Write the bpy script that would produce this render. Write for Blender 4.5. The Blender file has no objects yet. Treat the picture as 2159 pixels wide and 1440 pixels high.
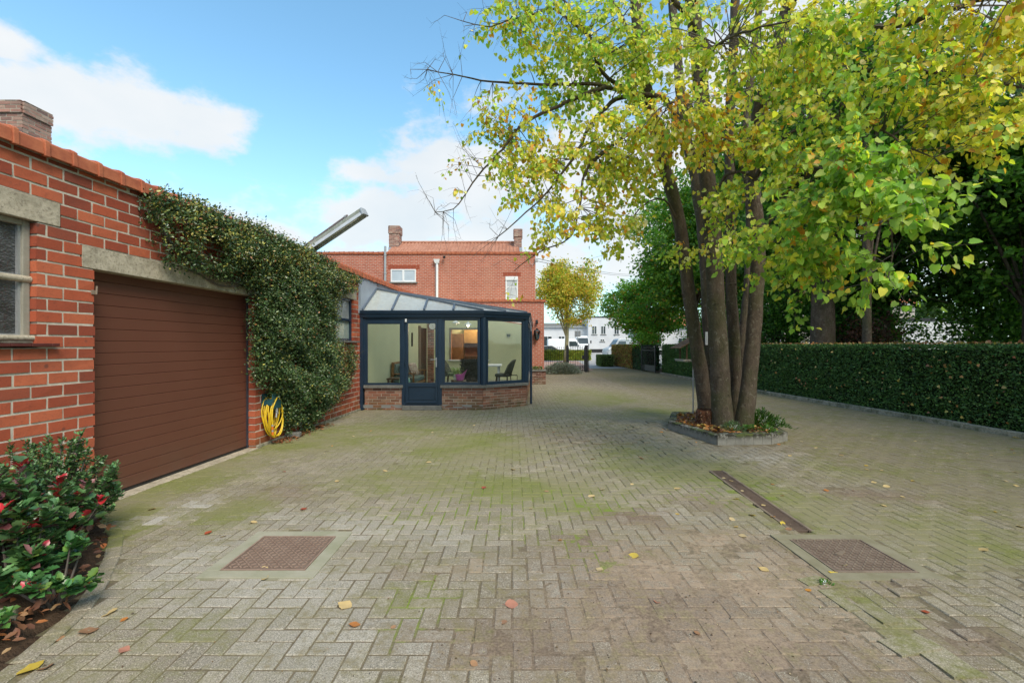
import bpy, math, random
import numpy as np
from mathutils import Vector, Matrix, noise as mnoise

C = bpy.context.scene.collection
sc = bpy.context.scene

# ------------------------------------------------------------------ camera
F, CX, HY, H = 960.0, 1079.5, 727.0, 1.55        # focal length in photo pixels, principal column, horizon row, eye height
cam_data = bpy.data.cameras.new('camera')
cam_data.sensor_width = 36.0
cam_data.lens = 36.0 * F / 2159.0
cam_data.shift_y = 7.0 / 2159.0
cam_data.clip_start = 0.05
cam_data.clip_end = 2000.0
cam = bpy.data.objects.new('camera', cam_data)
cam.location = (0, 0, H)
cam.rotation_euler = (math.radians(90), 0, 0)
C.objects.link(cam)
sc.camera = cam

# ------------------------------------------------------------------ exposure
sc.view_settings.view_transform = 'Standard'
sc.view_settings.look = 'None'
sc.view_settings.gamma = 1.0
sc.view_settings.use_curve_mapping = False
sc.view_settings.exposure = 0.82

# ------------------------------------------------------------------ sun
SUN_EL, SUN_AZ = math.radians(48), math.radians(148)      # azimuth clockwise from +Y (ahead); behind and to the right
sun_data = bpy.data.lights.new('sun', 'SUN')
sun_data.energy = 2.3
sun_data.angle = math.radians(30)
sun_data.color = (1.0, 0.89, 0.74)
sun = bpy.data.objects.new('sun', sun_data)
sd = Vector((math.sin(SUN_AZ) * math.cos(SUN_EL), math.cos(SUN_AZ) * math.cos(SUN_EL), math.sin(SUN_EL)))
sun.rotation_euler = sd.to_track_quat('Z', 'Y').to_euler()
sun.location = sd * 50
C.objects.link(sun)

# ------------------------------------------------------------------ sky
world = bpy.data.worlds.new('World')
sc.world = world
world.use_nodes = True
wn, wl = world.node_tree.nodes, world.node_tree.links
for n_ in list(wn):
    wn.remove(n_)
w_out = wn.new('ShaderNodeOutputWorld')
w_bg = wn.new('ShaderNodeBackground')
w_bg.inputs['Strength'].default_value = 0.116
wl.new(w_bg.outputs[0], w_out.inputs[0])
w_sky = wn.new('ShaderNodeTexSky')
w_sky.sky_type = 'NISHITA'
w_sky.sun_disc = False
w_sky.sun_elevation = SUN_EL
w_sky.sun_rotation = SUN_AZ
w_sky.air_density = 1.0
w_sky.dust_density = 0.6
w_sky.ozone_density = 1.3
w_tc = wn.new('ShaderNodeTexCoord')


def wmath(op, a, b=None, c=None, clamp=False):
    n = wn.new('ShaderNodeMath')
    n.operation = op
    n.use_clamp = clamp
    for i, v in enumerate((a, b, c)):
        if v is None:
            continue
        if isinstance(v, (int, float)):
            n.inputs[i].default_value = v
        else:
            wl.new(v, n.inputs[i])
    return n.outputs[0]


def wvec(op, a, b):
    n = wn.new('ShaderNodeVectorMath')
    n.operation = op
    for i, v in enumerate((a, b)):
        if v is None:
            continue
        if isinstance(v, (tuple, list, Vector)):
            n.inputs[i].default_value = tuple(v)
        else:
            wl.new(v, n.inputs[i])
    return n


w_dir = w_tc.outputs['Generated']
w_n1 = wn.new('ShaderNodeTexNoise')
w_n1.inputs['Scale'].default_value = 6.5
w_n1.inputs['Detail'].default_value = 9
w_n1.inputs['Roughness'].default_value = 0.60
w_map = wn.new('ShaderNodeMapping')
w_map.inputs['Scale'].default_value = (1, 1, 1.7)
w_map.inputs['Location'].default_value = (2.3, 0.4, 1.1)
wl.new(w_dir, w_map.inputs[0])
wl.new(w_map.outputs[0], w_n1.inputs[0])


def cloud_blob(az_t, el_t, rx, rz, gain=1.0):
    # a cloud bank seen in the direction (az_t, 1, el_t), rx wide and rz high (tangents)
    d = Vector((az_t, 1, el_t)).normalized()
    k = d.y
    sub = wvec('SUBTRACT', w_dir, d)
    mul = wvec('MULTIPLY', sub.outputs[0], (1 / (rx * k), 1 / (rx * k), 1 / (rz * k)))
    ln = wvec('LENGTH', mul.outputs[0], None)
    m = wmath('SUBTRACT', 1.0, ln.outputs['Value'])
    return wmath('MULTIPLY', m, gain)


banks = [  # photo-measured cloud banks
    (-1.08, .56, .22, .08, 1.1), (-.92, .53, .20, .085, 1.1), (-.78, .51, .18, .10, 1.2), (-.68, .49, .12, .08, 1.1),
    (-.76, .46, .16, .05, .9), (-1.13, .66, .10, .05, .8),
    (-.70, .30, .15, .06, .85), (-.55, .24, .18, .055, .85),
    (-.33, .38, .15, .045, .7), (-.10, .35, .24, .12, 1.2), (-.28, .28, .30, .085, 1.2), (.25, .36, .40, .22, 1.2),
    (0.05, .20, .60, .12, .9), (.9, .6, .9, .5, 1.3),
    (-2.2, .7, .9, .35, 1.1), (2.5, 1.0, 1.0, .8, 1.1)]
acc = None
for b in banks:
    m = cloud_blob(*b)
    acc = m if acc is None else wmath('MAXIMUM', acc, m)
# broken clouds elsewhere in the sky (behind the camera and overhead)
w_sep = wn.new('ShaderNodeSeparateXYZ')
wl.new(w_dir, w_sep.inputs[0])
back = wmath('MULTIPLY_ADD', w_sep.outputs['Y'], -1.2, -0.1)
acc = wmath('MAXIMUM', acc, wmath('MINIMUM', back, 0.35))
den = wmath('ADD', acc, wmath('MULTIPLY', wmath('SUBTRACT', w_n1.outputs['Fac'], 0.5), 3.1))
mr = wn.new('ShaderNodeMapRange')
mr.interpolation_type = 'SMOOTHSTEP'
mr.inputs['From Min'].default_value = -0.02
mr.inputs['From Max'].default_value = 0.62
wl.new(den, mr.inputs['Value'])
w_n2 = wn.new('ShaderNodeTexNoise')
w_n2.inputs['Scale'].default_value = 4.0
w_n2.inputs['Detail'].default_value = 5
wl.new(w_map.outputs[0], w_n2.inputs[0])
w_cc = wn.new('ShaderNodeMixRGB')
wl.new(wmath('MULTIPLY_ADD', w_n2.outputs['Fac'], 2.4, -0.7, True), w_cc.inputs['Fac'])
w_cc.inputs['Color1'].default_value = (3.9, 4.2, 4.4, 1)
w_cc.inputs['Color2'].default_value = (4.9, 4.85, 4.78, 1)
# thin pale veil low down
w_hz = wmath('POWER', wmath('SUBTRACT', 1.0, wmath('ABSOLUTE', w_sep.outputs['Z']), None, True), 5.0)
w_tint = wn.new('ShaderNodeMixRGB')
w_tint.blend_type = 'MULTIPLY'
w_tint.inputs['Fac'].default_value = 1.0
w_tint.inputs['Color2'].default_value = (1.16, 1.58, 1.50, 1)
wl.new(w_sky.outputs[0], w_tint.inputs['Color1'])
w_veil = wn.new('ShaderNodeMixRGB')
wl.new(wmath('MULTIPLY', w_hz, 0.75), w_veil.inputs['Fac'])
wl.new(w_tint.outputs[0], w_veil.inputs['Color1'])
w_veil.inputs['Color2'].default_value = (3.4, 4.1, 4.35, 1)
w_mix = wn.new('ShaderNodeMixRGB')
wl.new(wmath('MULTIPLY', mr.outputs[0], 0.93), w_mix.inputs['Fac'])
wl.new(w_veil.outputs[0], w_mix.inputs['Color1'])
wl.new(w_cc.outputs[0], w_mix.inputs['Color2'])
wl.new(w_mix.outputs[0], w_bg.inputs['Color'])


# ------------------------------------------------------------------ measuring helpers
def G(px, py, z=0.0):
    Y = F * (H - z) / (py - HY)
    return Vector(((px - CX) / F * Y, Y, z))


def W(px, py, Y):
    return Vector(((px - CX) / F * Y, Y, H + (HY - py) / F * Y))


WK = 0.0574                      # the garage wall runs almost straight ahead, drifting right by this much per metre
WN = math.hypot(1, WK)


def wx(Y):
    return -4.236 + WK * Y


def WP(s, d, z):                 # garage wall frame: s along (equals Y), d out of the wall, z up
    return Vector((wx(s) + d / WN, s - d * WK / WN, z))


def wall_s(px, off=0.0):
    return (4.236 - off) / (WK - (px - CX) / F)


def frame(O, t, n):
    O = Vector((O[0], O[1], 0)); t = Vector((t[0], t[1], 0)).normalized(); n = Vector((n[0], n[1], 0)).normalized()
    return lambda s, d, z: O + t * s + n * d + Vector((0, 0, z))


# ------------------------------------------------------------------ object helpers
OFF = {}


def tag(o, label=None, cat=None, group=None, kind=None):
    if label: o['label'] = label
    if cat: o['category'] = cat
    if group: o['group'] = group
    if kind: o['kind'] = kind
    return o


def empty(name, loc, label, cat, group=None):
    o = bpy.data.objects.new(name, None)
    o.empty_display_size = 0.2
    o.location = loc
    C.objects.link(o)
    OFF[o.name] = Vector(loc)
    return tag(o, label, cat, group)


def link_mesh(name, me, parent=None, origin=None):
    o = bpy.data.objects.new(name, me)
    C.objects.link(o)
    if parent is not None:
        o.parent = parent
        OFF[o.name] = OFF[parent.name]
    else:
        o.location = origin if origin is not None else (0, 0, 0)
        OFF[o.name] = Vector(o.location)
    return o


def copy_tree(o, parent=None):
    c = o.copy()
    C.objects.link(c)
    if parent is not None:
        c.parent = parent
    for ch in list(o.children):
        copy_tree(ch, c)
    return c


class MB:
    def __init__(s):
        s.v, s.f, s.m, s.c, s.sm = [], [], [], [], []
        s.col = (1, 1, 1)
        s.mat = 0
        s.smooth = False

    def add(s, vs, fs):
        b = len(s.v)
        s.v += [tuple(p) for p in vs]
        s.c += [s.col] * len(vs)
        for f in fs:
            s.f.append([b + i for i in f])
            s.m.append(s.mat)
            s.sm.append(s.smooth)

    def pts8(s, p):   # p: 4 bottom ccw, 4 top ccw
        s.add(p, [(3, 2, 1, 0), (4, 5, 6, 7), (0, 1, 5, 4), (1, 2, 6, 5), (2, 3, 7, 6), (3, 0, 4, 7)])

    def box(s, x0, x1, y0, y1, z0, z1):
        s.pts8([(x0, y0, z0), (x1, y0, z0), (x1, y1, z0), (x0, y1, z0), (x0, y0, z1), (x1, y0, z1), (x1, y1, z1), (x0, y1, z1)])

    def fbox(s, fr, s0, s1, d0, d1, z0, z1):   # box in a wall frame
        s.pts8([fr(s0, d1, z0), fr(s1, d1, z0), fr(s1, d0, z0), fr(s0, d0, z0), fr(s0, d1, z1), fr(s1, d1, z1), fr(s1, d0, z1), fr(s0, d0, z1)])

    def rbox(s, c, size, rot=None):
        R_ = rot or Matrix.Identity(3)
        hx, hy, hz = size[0] / 2, size[1] / 2, size[2] / 2
        c = Vector(c)
        s.pts8([c + R_ @ Vector(p) for p in ((-hx, -hy, -hz), (hx, -hy, -hz), (hx, hy, -hz), (-hx, hy, -hz), (-hx, -hy, hz), (hx, -hy, hz), (hx, hy, hz), (-hx, hy, hz))])

    def bar(s, a, b, w, h, up=(0, 0, 1)):   # rectangular bar from a to b
        a, b = Vector(a), Vector(b)
        d = (b - a).normalized()
        u = Vector(up)
        sd_ = d.cross(u)
        if sd_.length < 1e-4:
            sd_ = d.cross(Vector((1, 0, 0)))
        sd_.normalize()
        u = sd_.cross(d).normalized()
        p = []
        for q in (a, b):
            p += [q - sd_ * w / 2 - u * h / 2, q + sd_ * w / 2 - u * h / 2, q + sd_ * w / 2 + u * h / 2, q - sd_ * w / 2 + u * h / 2]
        s.add(p, [(0, 1, 2, 3), (7, 6, 5, 4), (0, 4, 5, 1), (1, 5, 6, 2), (2, 6, 7, 3), (3, 7, 4, 0)])

    def tube(s, path, rad, n=8, caps=True):
        path = [Vector(p) for p in path]
        if isinstance(rad, (int, float)):
            rad = [rad] * len(path)
        b = len(s.v)
        prev = None
        N = len(path)
        vs = []
        for i, p in enumerate(path):
            d = (path[min(i + 1, N - 1)] - path[max(i - 1, 0)])
            if d.length < 1e-7:
                d = Vector((0, 0, 1))
            d.normalize()
            if prev is None:
                a = d.orthogonal().normalized()
            else:
                a = prev - d * prev.dot(d)
                if a.length < 1e-5:
                    a = d.orthogonal()
                a.normalize()
            prev = a
            q = d.cross(a)
            for k in range(n):
                t = 2 * math.pi * k / n
                vs.append(p + (a * math.cos(t) + q * math.sin(t)) * rad[i])
        fs = []
        for i in range(N - 1):
            for k in range(n):
                k2 = (k + 1) % n
                fs.append((i * n + k, i * n + k2, (i + 1) * n + k2, (i + 1) * n + k))
        if caps:
            fs.append(tuple(range(n - 1, -1, -1)))
            fs.append(tuple((N - 1) * n + k for k in range(n)))
        s.add(vs, fs)

    def prism(s, poly, a, b):   # poly: list of (u,v) -> functions a(u,v), b(u,v) give the two ends
        n = len(poly)
        vs = [a(*p) for p in poly] + [b(*p) for p in poly]
        fs = [tuple(range(n - 1, -1, -1)), tuple(range(n, 2 * n))]
        for i in range(n):
            j = (i + 1) % n
            fs.append((i, j, n + j, n + i))
        s.add(vs, fs)

    def lathe(s, c, prof, n=16):
        c = Vector(c)
        vs, fs = [], []
        for (r, z) in prof:
            for k in range(n):
                t = 2 * math.pi * k / n
                vs.append(c + Vector((r * math.cos(t), r * math.sin(t), z)))
        for i in range(len(prof) - 1):
            for k in range(n):
                k2 = (k + 1) % n
                fs.append((i * n + k, i * n + k2, (i + 1) * n + k2, (i + 1) * n + k))
        fs.append(tuple(range(n - 1, -1, -1)))
        fs.append(tuple((len(prof) - 1) * n + k for k in range(n)))
        s.add(vs, fs)

    def build(s, name, mats, parent=None, origin=None, bevel=0.0, label=None, fix=True):
        me = bpy.data.meshes.new(name)
        if parent is not None:
            off = OFF[parent.name]
        else:
            off = Vector(origin) if origin is not None else Vector((0, 0, 0))
        v = np.array(s.v, dtype=np.float64).reshape(-1, 3) - np.array(off)
        me.from_pydata(v.tolist(), [], s.f)
        if not isinstance(mats, (list, tuple)):
            mats = [mats]
        for m in mats:
            me.materials.append(m)
        if any(s.m):
            me.polygons.foreach_set('material_index', s.m)
        if any(s.sm):
            me.polygons.foreach_set('use_smooth', s.sm)
        at = me.color_attributes.new('Col', 'FLOAT_COLOR', 'POINT')
        col = np.ones((len(s.v), 4), dtype=np.float32)
        col[:, :3] = np.array(s.c, dtype=np.float32).reshape(-1, 3)
        at.data.foreach_set('color', col.ravel())
        me.update()
        o = link_mesh(name, me, parent, origin)
        if bevel:
            md = o.modifiers.new('bevel', 'BEVEL')
            md.width = bevel
            md.segments = 2
            md.limit_method = 'ANGLE'
            md.harden_normals = False
        if label:
            o['label'] = label
        return o


# ------------------------------------------------------------------ material helpers
class NT:
    def __init__(s, name):
        s.mat = bpy.data.materials.new(name)
        s.mat.use_nodes = True
        s.n, s.l = s.mat.node_tree.nodes, s.mat.node_tree.links
        s.b = s.n['Principled BSDF']
        s.geo = s.n.new('ShaderNodeNewGeometry')
        s.pos = s.geo.outputs['Position']

    def val(s, x, sock):
        if isinstance(x, bpy.types.NodeSocket):
            s.l.new(x, sock)
        elif isinstance(x, (tuple, list)) and len(x) == 3 and sock.type == 'RGBA':
            sock.default_value = (*x, 1)
        else:
            sock.default_value = x

    def noise(s, scale, detail=4, rough=.55, vec=None, dist=0.0):
        n = s.n.new('ShaderNodeTexNoise')
        n.inputs['Scale'].default_value = scale
        n.inputs['Detail'].default_value = detail
        n.inputs['Roughness'].default_value = rough
        n.inputs['Distortion'].default_value = dist
        s.l.new(vec or s.pos, n.inputs['Vector'])
        return n.outputs['Fac']

    def mapv(s, scale=(1, 1, 1), vec=None, rot=(0, 0, 0), loc=(0, 0, 0)):
        m = s.n.new('ShaderNodeMapping')
        m.inputs['Scale'].default_value = scale
        m.inputs['Rotation'].default_value = rot
        m.inputs['Location'].default_value = loc
        s.l.new(vec or s.pos, m.inputs[0])
        return m.outputs[0]

    def rng(s, x, a, b, c=0.0, d=1.0, smooth=False):
        m = s.n.new('ShaderNodeMapRange')
        if smooth: m.interpolation_type = 'SMOOTHSTEP'
        for k, v in (('From Min', a), ('From Max', b), ('To Min', c), ('To Max', d)):
            m.inputs[k].default_value = v
        s.val(x, m.inputs['Value'])
        return m.outputs[0]

    def mix(s, fac, a, b, mode='MIX'):
        m = s.n.new('ShaderNodeMixRGB')
        m.blend_type = mode
        s.val(fac, m.inputs['Fac']); s.val(a, m.inputs['Color1']); s.val(b, m.inputs['Color2'])
        return m.outputs[0]

    def math(s, op, a, b=0.0, clamp=False):
        m = s.n.new('ShaderNodeMath')
        m.operation = op
        m.use_clamp = clamp
        s.val(a, m.inputs[0]); s.val(b, m.inputs[1])
        return m.outputs[0]

    def col(s):
        a = s.n.new('ShaderNodeAttribute')
        a.attribute_name = 'Col'
        return a.outputs['Color']

    def sep(s, x):
        a = s.n.new('ShaderNodeSeparateXYZ')
        s.l.new(x, a.inputs[0])
        return a.outputs

    def bump(s, h, strength=.4, dist=.004):
        b = s.n.new('ShaderNodeBump')
        b.inputs['Strength'].default_value = strength
        b.inputs['Distance'].default_value = dist
        s.val(h, b.inputs['Height'])
        s.l.new(b.outputs[0], s.b.inputs['Normal'])
        return b

    def done(s, color=None, rough=.7, spec=.4, metal=0.0):
        if color is not None: s.val(color, s.b.inputs['Base Color'])
        s.val(rough, s.b.inputs['Roughness'])
        s.b.inputs['Specular IOR Level'].default_value = spec
        s.b.inputs['Metallic'].default_value = metal
        return s.mat


def speck(name, c1, c2, scale=6, rough=.7, spec=.35, metal=0.0, bump=.3, bdist=.002, bscale=120, detail=6, lo=.35, hi=.68):
    t = NT(name)
    f = t.rng(t.noise(scale, detail, .6), lo, hi)
    c = t.mix(f, c1, c2)
    f2 = t.noise(bscale, 3, .6)
    c = t.mix(t.rng(f2, .3, .7, 0, .22), c, (c1[0] * .45, c1[1] * .45, c1[2] * .45))
    if bump: t.bump(f2, bump, bdist)
    return t.done(c, rough, spec, metal)


def glass_mat(name, tint=(1, 1, 1), rough=0.0, fac=None, refl=1.0):
    # clear pane: transparent with fresnel reflection
    m = bpy.data.materials.new(name)
    m.use_nodes = True
    n, l = m.node_tree.nodes, m.node_tree.links
    n.clear()
    out = n.new('ShaderNodeOutputMaterial')
    tr = n.new('ShaderNodeBsdfTransparent'); tr.inputs[0].default_value = (*tint, 1)
    gl = n.new('ShaderNodeBsdfGlossy'); gl.inputs['Roughness'].default_value = rough
    gl.inputs['Color'].default_value = (.95, .98, 1, 1)
    fr = n.new('ShaderNodeFresnel'); fr.inputs[0].default_value = 1.5
    mu = n.new('ShaderNodeMath'); mu.operation = 'MULTIPLY_ADD'
    mu.inputs[1].default_value = refl; mu.inputs[2].default_value = fac or 0.0
    l.new(fr.outputs[0], mu.inputs[0])
    mx = n.new('ShaderNodeMixShader')
    l.new(mu.outputs[0], mx.inputs[0]); l.new(tr.outputs[0], mx.inputs[1]); l.new(gl.outputs[0], mx.inputs[2])
    l.new(mx.outputs[0], out.inputs[0])
    return m


def leaf_mat(name, rough=.45, spec=.35, trans=.35, tmul=(1.25, 1.3, .6)):
    t = NT(name)
    c = t.col()
    f = t.noise(35, 2, .5)
    c2 = t.mix(t.rng(f, .35, .7, 0, .25), c, t.mix(1.0, c, (.6, .6, .5), 'MULTIPLY'))
    t.done(c2, rough, spec)
    tr = t.n.new('ShaderNodeBsdfTranslucent')
    t.l.new(t.mix(1.0, c2, tmul, 'MULTIPLY'), tr.inputs[0])
    mx = t.n.new('ShaderNodeMixShader')
    mx.inputs[0].default_value = trans
    t.l.new(t.b.outputs[0], mx.inputs[1]); t.l.new(tr.outputs[0], mx.inputs[2])
    t.l.new(mx.outputs[0], t.n['Material Output'].inputs[0])
    return t.mat


def brick_mat(name, dark, mid, light, dirt=(.05, .045, .04), bstr=.5, weather=.5, green=0.0):
    t = NT(name)
    x = t.sep(t.col())
    c = t.mix(x[0], dark, mid)
    c = t.mix(t.rng(x[1], .55, 1.0, 0, 1), c, light)
    c = t.mix(t.rng(x[2], .78, .95, 0, .7), c, (dark[0] * .75, dark[1] * .95, dark[2] * 1.1))
    n1 = t.noise(9, 6, .65)
    n2 = t.noise(55, 5, .7)
    n3 = t.noise(1.3, 4, .6)
    c = t.mix(t.rng(n1, .5, .75, 0, .45), c, dark)
    c = t.mix(t.rng(n2, .52, .8, 0, weather), c, dirt)
    c = t.mix(t.rng(n3, .5, .72, 0, weather * .5), c, dirt)
    # odd dark kiln marks
    v = t.n.new('ShaderNodeTexVoronoi'); v.inputs['Scale'].default_value = 4.2
    t.l.new(t.pos, v.inputs['Vector'])
    c = t.mix(t.rng(v.outputs['Distance'], .05, .1, .55, 0), c, dirt)
    if green:
        z = t.sep(t.pos)[2]
        g = t.math('MULTIPLY', t.rng(z, .42, .02, 0, 1), t.rng(t.noise(4, 5, .7), .35, .6))
        c = t.mix(t.math('MULTIPLY', g, green), c, (.06, .075, .025))
    t.bump(t.math('ADD', t.math('MULTIPLY', n1, .5), n2), bstr, .004)
    return t.done(c, .82, .25)


def brick_tex_mat(name, c1, c2, mortar, bw, bh, ms, axis='XZ', weather=.3):
    t = NT(name)
    s3 = t.sep(t.pos)
    cb = t.n.new('ShaderNodeCombineXYZ')
    t.l.new(s3[0] if axis[0] == 'X' else s3[1], cb.inputs[0]); t.l.new(s3[2], cb.inputs[1])
    b = t.n.new('ShaderNodeTexBrick')
    b.inputs['Scale'].default_value = 1.0
    b.inputs['Brick Width'].default_value = bw
    b.inputs['Row Height'].default_value = bh
    b.inputs['Mortar Size'].default_value = ms
    b.inputs['Mortar Smooth'].default_value = .2
    b.inputs['Bias'].default_value = -.1
    for k, v in (('Color1', c1), ('Color2', c2), ('Mortar', mortar)):
        b.inputs[k].default_value = (*v, 1)
    t.l.new(cb.outputs[0], b.inputs['Vector'])
    n1 = t.noise(1.2, 5, .6); n2 = t.noise(18, 3, .6); n3 = t.noise(.8, 5, .7, t.mapv((1.6, 1.6, .35)))
    c = t.mix(t.rng(n1, .4, .75, 0, weather), b.outputs['Color'], (.17, .05, .03))
    c = t.mix(t.rng(n3, .5, .75, 0, .35), c, (.50, .27, .19))
    c = t.mix(t.rng(n2, .45, .8, 0, .35), c, (.16, .045, .025))
    t.bump(t.math('MULTIPLY', b.outputs['Fac'], -1.0), .5, .006)
    return t.done(c, .85, .2)


M = {}
M['brick'] = brick_mat('garage_brick', (.27, .058, .032), (.43, .098, .046), (.50, .135, .065), weather=.5, green=.55)
M['brick_low'] = brick_mat('dwarf_wall_brick', (.20, .085, .06), (.38, .155, .10), (.42, .25, .18), weather=.6, green=.8)
M['brick_old'] = brick_mat('chimney_brick', (.22, .13, .11), (.42, .22, .17), (.46, .34, .27), weather=.6)
M['brick_planter'] = brick_mat('planter_brick', (.12, .05, .04), (.25, .09, .06), (.3, .2, .16), weather=.7, green=.6)
M['brick_house'] = brick_tex_mat('house_brick', (.47, .135, .08), (.36, .09, .052), (.46, .31, .25), .22, .078, .013)
M['brick_house_side'] = brick_tex_mat('house_side_brick', (.47, .135, .08), (.36, .09, .052), (.46, .31, .25), .22, .078, .013, 'YZ')
M['mortar'] = speck('mortar', (.60, .55, .46), (.44, .40, .33), 14, .9, .2, bump=.6, bdist=.003)
M['mortar_low'] = speck('mortar_grey', (.48, .43, .36), (.32, .28, .22), 8, .9, .2, bump=.6, bdist=.003)
M['clay'] = speck('orange_clay_tile', (.48, .155, .075), (.33, .09, .048), 9, .75, .3, bump=.4)
M['clay_far'] = speck('pale_clay_tile', (.46, .23, .155), (.36, .16, .10), 2, .8, .3, bump=.3)


def concrete_mat(name, a, b, dark, moss=0.0):
    t = NT(name)
    n1 = t.noise(7, 8, .72); n2 = t.noise(38, 5, .7); n3 = t.noise(2.6, 5, .65)
    c = t.mix(t.rng(n1, .40, .60), a, b)
    c = t.mix(t.rng(n2, .50, .66, 0, .75), c, dark)
    c = t.mix(t.rng(n3, .5, .7, 0, .5), c, dark)
    if moss:
        c = t.mix(t.math('MULTIPLY', t.rng(t.noise(7, 6, .7), .45, .62), moss), c, (.07, .085, .03))
    t.bump(t.math('ADD', n1, n2), .7, .005)
    return t.done(c, .88, .25)


M['concrete'] = concrete_mat('weathered_concrete', (.50, .44, .34), (.34, .30, .225), (.16, .13, .095))
M['concrete_moss'] = concrete_mat('mossy_concrete', (.36, .33, .26), (.25, .235, .18), (.09, .085, .06), .6)
M['stone_sill'] = concrete_mat('bluestone', (.21, .205, .19), (.15, .148, .135), (.08, .08, .07))
M['zinc'] = speck('zinc_sheet', (.40, .45, .52), (.33, .38, .45), 3, .45, .5, .3, bump=.1)
M['navy'] = speck('navy_aluminium', (.012, .030, .058), (.016, .038, .070), 3, .34, .5, bump=.08, bdist=.0005)
M['white_paint'] = speck('white_paint', (.78, .79, .80), (.70, .71, .72), 4, .45, .4, bump=.05)
M['galv'] = speck('galvanised_pipe', (.48, .49, .50), (.38, .39, .40), 5, .45, .5, .5, bump=.1)
M['iron'] = speck('black_iron', (.018, .019, .022), (.03, .03, .032), 8, .5, .4, .2, bump=.2)
M['black'] = speck('black_plastic', (.015, .015, .016), (.025, .025, .025), 8, .45, .4, bump=.1)
M['glass'] = glass_mat('clear_glass', (.97, .99, .97), refl=.55, fac=.0)
M['plaster'] = speck('sage_green_plaster', (.66, .67, .45), (.62, .63, .42), 2.2, .9, .2, bump=.3, bdist=.002, bscale=60)
M['soil'] = speck('dark_soil', (.055, .035, .022), (.095, .062, .04), 9, .95, .15, bump=1.0, bdist=.02, bscale=40)


def translucent_roof(name):
    m = glass_mat(name, (.93, .96, .96), refl=1.3, fac=.06)
    n, l = m.node_tree.nodes, m.node_tree.links
    out = [x for x in n if x.type == 'OUTPUT_MATERIAL'][0]
    src = out.inputs[0].links[0].from_socket
    df = n.new('ShaderNodeBsdfDiffuse'); df.inputs[0].default_value = (.80, .84, .86, 1)
    tl = n.new('ShaderNodeBsdfTranslucent'); tl.inputs[0].default_value = (.97, .98, .96, 1)
    a = n.new('ShaderNodeMixShader'); a.inputs[0].default_value = .82
    l.new(df.outputs[0], a.inputs[1]); l.new(tl.outputs[0], a.inputs[2])
    nz = n.new('ShaderNodeTexNoise'); nz.inputs['Scale'].default_value = 2.0; nz.inputs['Detail'].default_value = 5
    g = n.new('ShaderNodeNewGeometry'); l.new(g.outputs['Position'], nz.inputs['Vector'])
    mr_ = n.new('ShaderNodeMapRange'); mr_.inputs['From Min'].default_value = .35; mr_.inputs['From Max'].default_value = .65
    mr_.inputs['To Min'].default_value = .45; mr_.inputs['To Max'].default_value = .75
    l.new(nz.outputs['Fac'], mr_.inputs['Value'])
    b = n.new('ShaderNodeMixShader'); l.new(mr_.outputs[0], b.inputs[0])
    l.new(src, b.inputs[1]); l.new(a.outputs[0], b.inputs[2])
    l.new(b.outputs[0], out.inputs[0])
    return m
# ------------------------------------------------------------------ foliage helpers
rngN = np.random.default_rng(7)

T_HEART = (np.array([[0, 0, 0], [.30, -.10, .05], [.50, .22, .10], [.34, .68, .06], [0, 1.08, -.08],
                     [-.34, .68, .06], [-.50, .22, .10], [-.30, -.10, .05]], dtype=np.float64),
           [(0, 1, 2, 3, 4), (0, 4, 5, 6, 7)])
T_OVAL = (np.array([[0, 0, 0], [.28, .35, .07], [.2, .8, .05], [0, 1.05, -.05], [-.2, .8, .05], [-.28, .35, .07]], dtype=np.float64),
          [(0, 1, 2, 3), (0, 3, 4, 5)])
T_DIAM = (np.array([[0, 0, 0], [.36, .5, .08], [0, 1.0, -.05], [-.36, .5, .08]], dtype=np.float64), [(0, 1, 2), (0, 2, 3)])
T_NEEDLE = (np.array([[0, 0, 0], [.14, .5, .0], [0, 1.0, 0], [-.14, .5, .0]], dtype=np.float64), [(0, 1, 2, 3)])


def unit(a):
    return a / np.maximum(np.linalg.norm(a, axis=1, keepdims=True), 1e-9)


def leaves_mesh(name, tmpl, pos, tip, nrm, size, col, mat, parent=None, origin=None, curl=None):
    tv, tf = tmpl
    N, K = len(pos), len(tv)
    tip = unit(tip)
    nrm = unit(nrm - tip * np.sum(nrm * tip, axis=1, keepdims=True))
    side = np.cross(tip, nrm)
    size = np.asarray(size).reshape(-1, 1)
    cz = 1.0 if curl is None else np.asarray(curl).reshape(-1, 1)
    V = np.empty((N, K, 3))
    for k in range(K):
        V[:, k] = pos + size * (side * tv[k, 0] + tip * tv[k, 1] + nrm * tv[k, 2] * cz)
    off = OFF[parent.name] if parent is not None else (Vector(origin) if origin is not None else Vector((0, 0, 0)))
    V = V.reshape(-1, 3) - np.array(off)
    me = bpy.data.meshes.new(name)
    loops = np.concatenate([np.array(f) for f in tf])
    ls = np.array([len(f) for f in tf])
    L = len(loops)
    allL = (loops[None, :] + (np.arange(N) * K)[:, None]).ravel()
    starts = (np.concatenate([[0], np.cumsum(ls)[:-1]])[None, :] + (np.arange(N) * L)[:, None]).ravel()
    me.vertices.add(N * K)
    me.vertices.foreach_set('co', V.ravel())
    me.loops.add(N * L)
    me.loops.foreach_set('vertex_index', allL.astype(np.int32))
    me.polygons.add(N * len(tf))
    me.polygons.foreach_set('loop_start', starts.astype(np.int32))
    at = me.color_attributes.new('Col', 'FLOAT_COLOR', 'POINT')
    cc = np.ones((N * K, 4), dtype=np.float32)
    cc[:, :3] = np.repeat(col, K, axis=0)
    at.data.foreach_set('color', cc.ravel())
    me.update(calc_edges=True)
    me.validate()
    me.materials.append(mat)
    return link_mesh(name, me, parent, origin)


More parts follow.
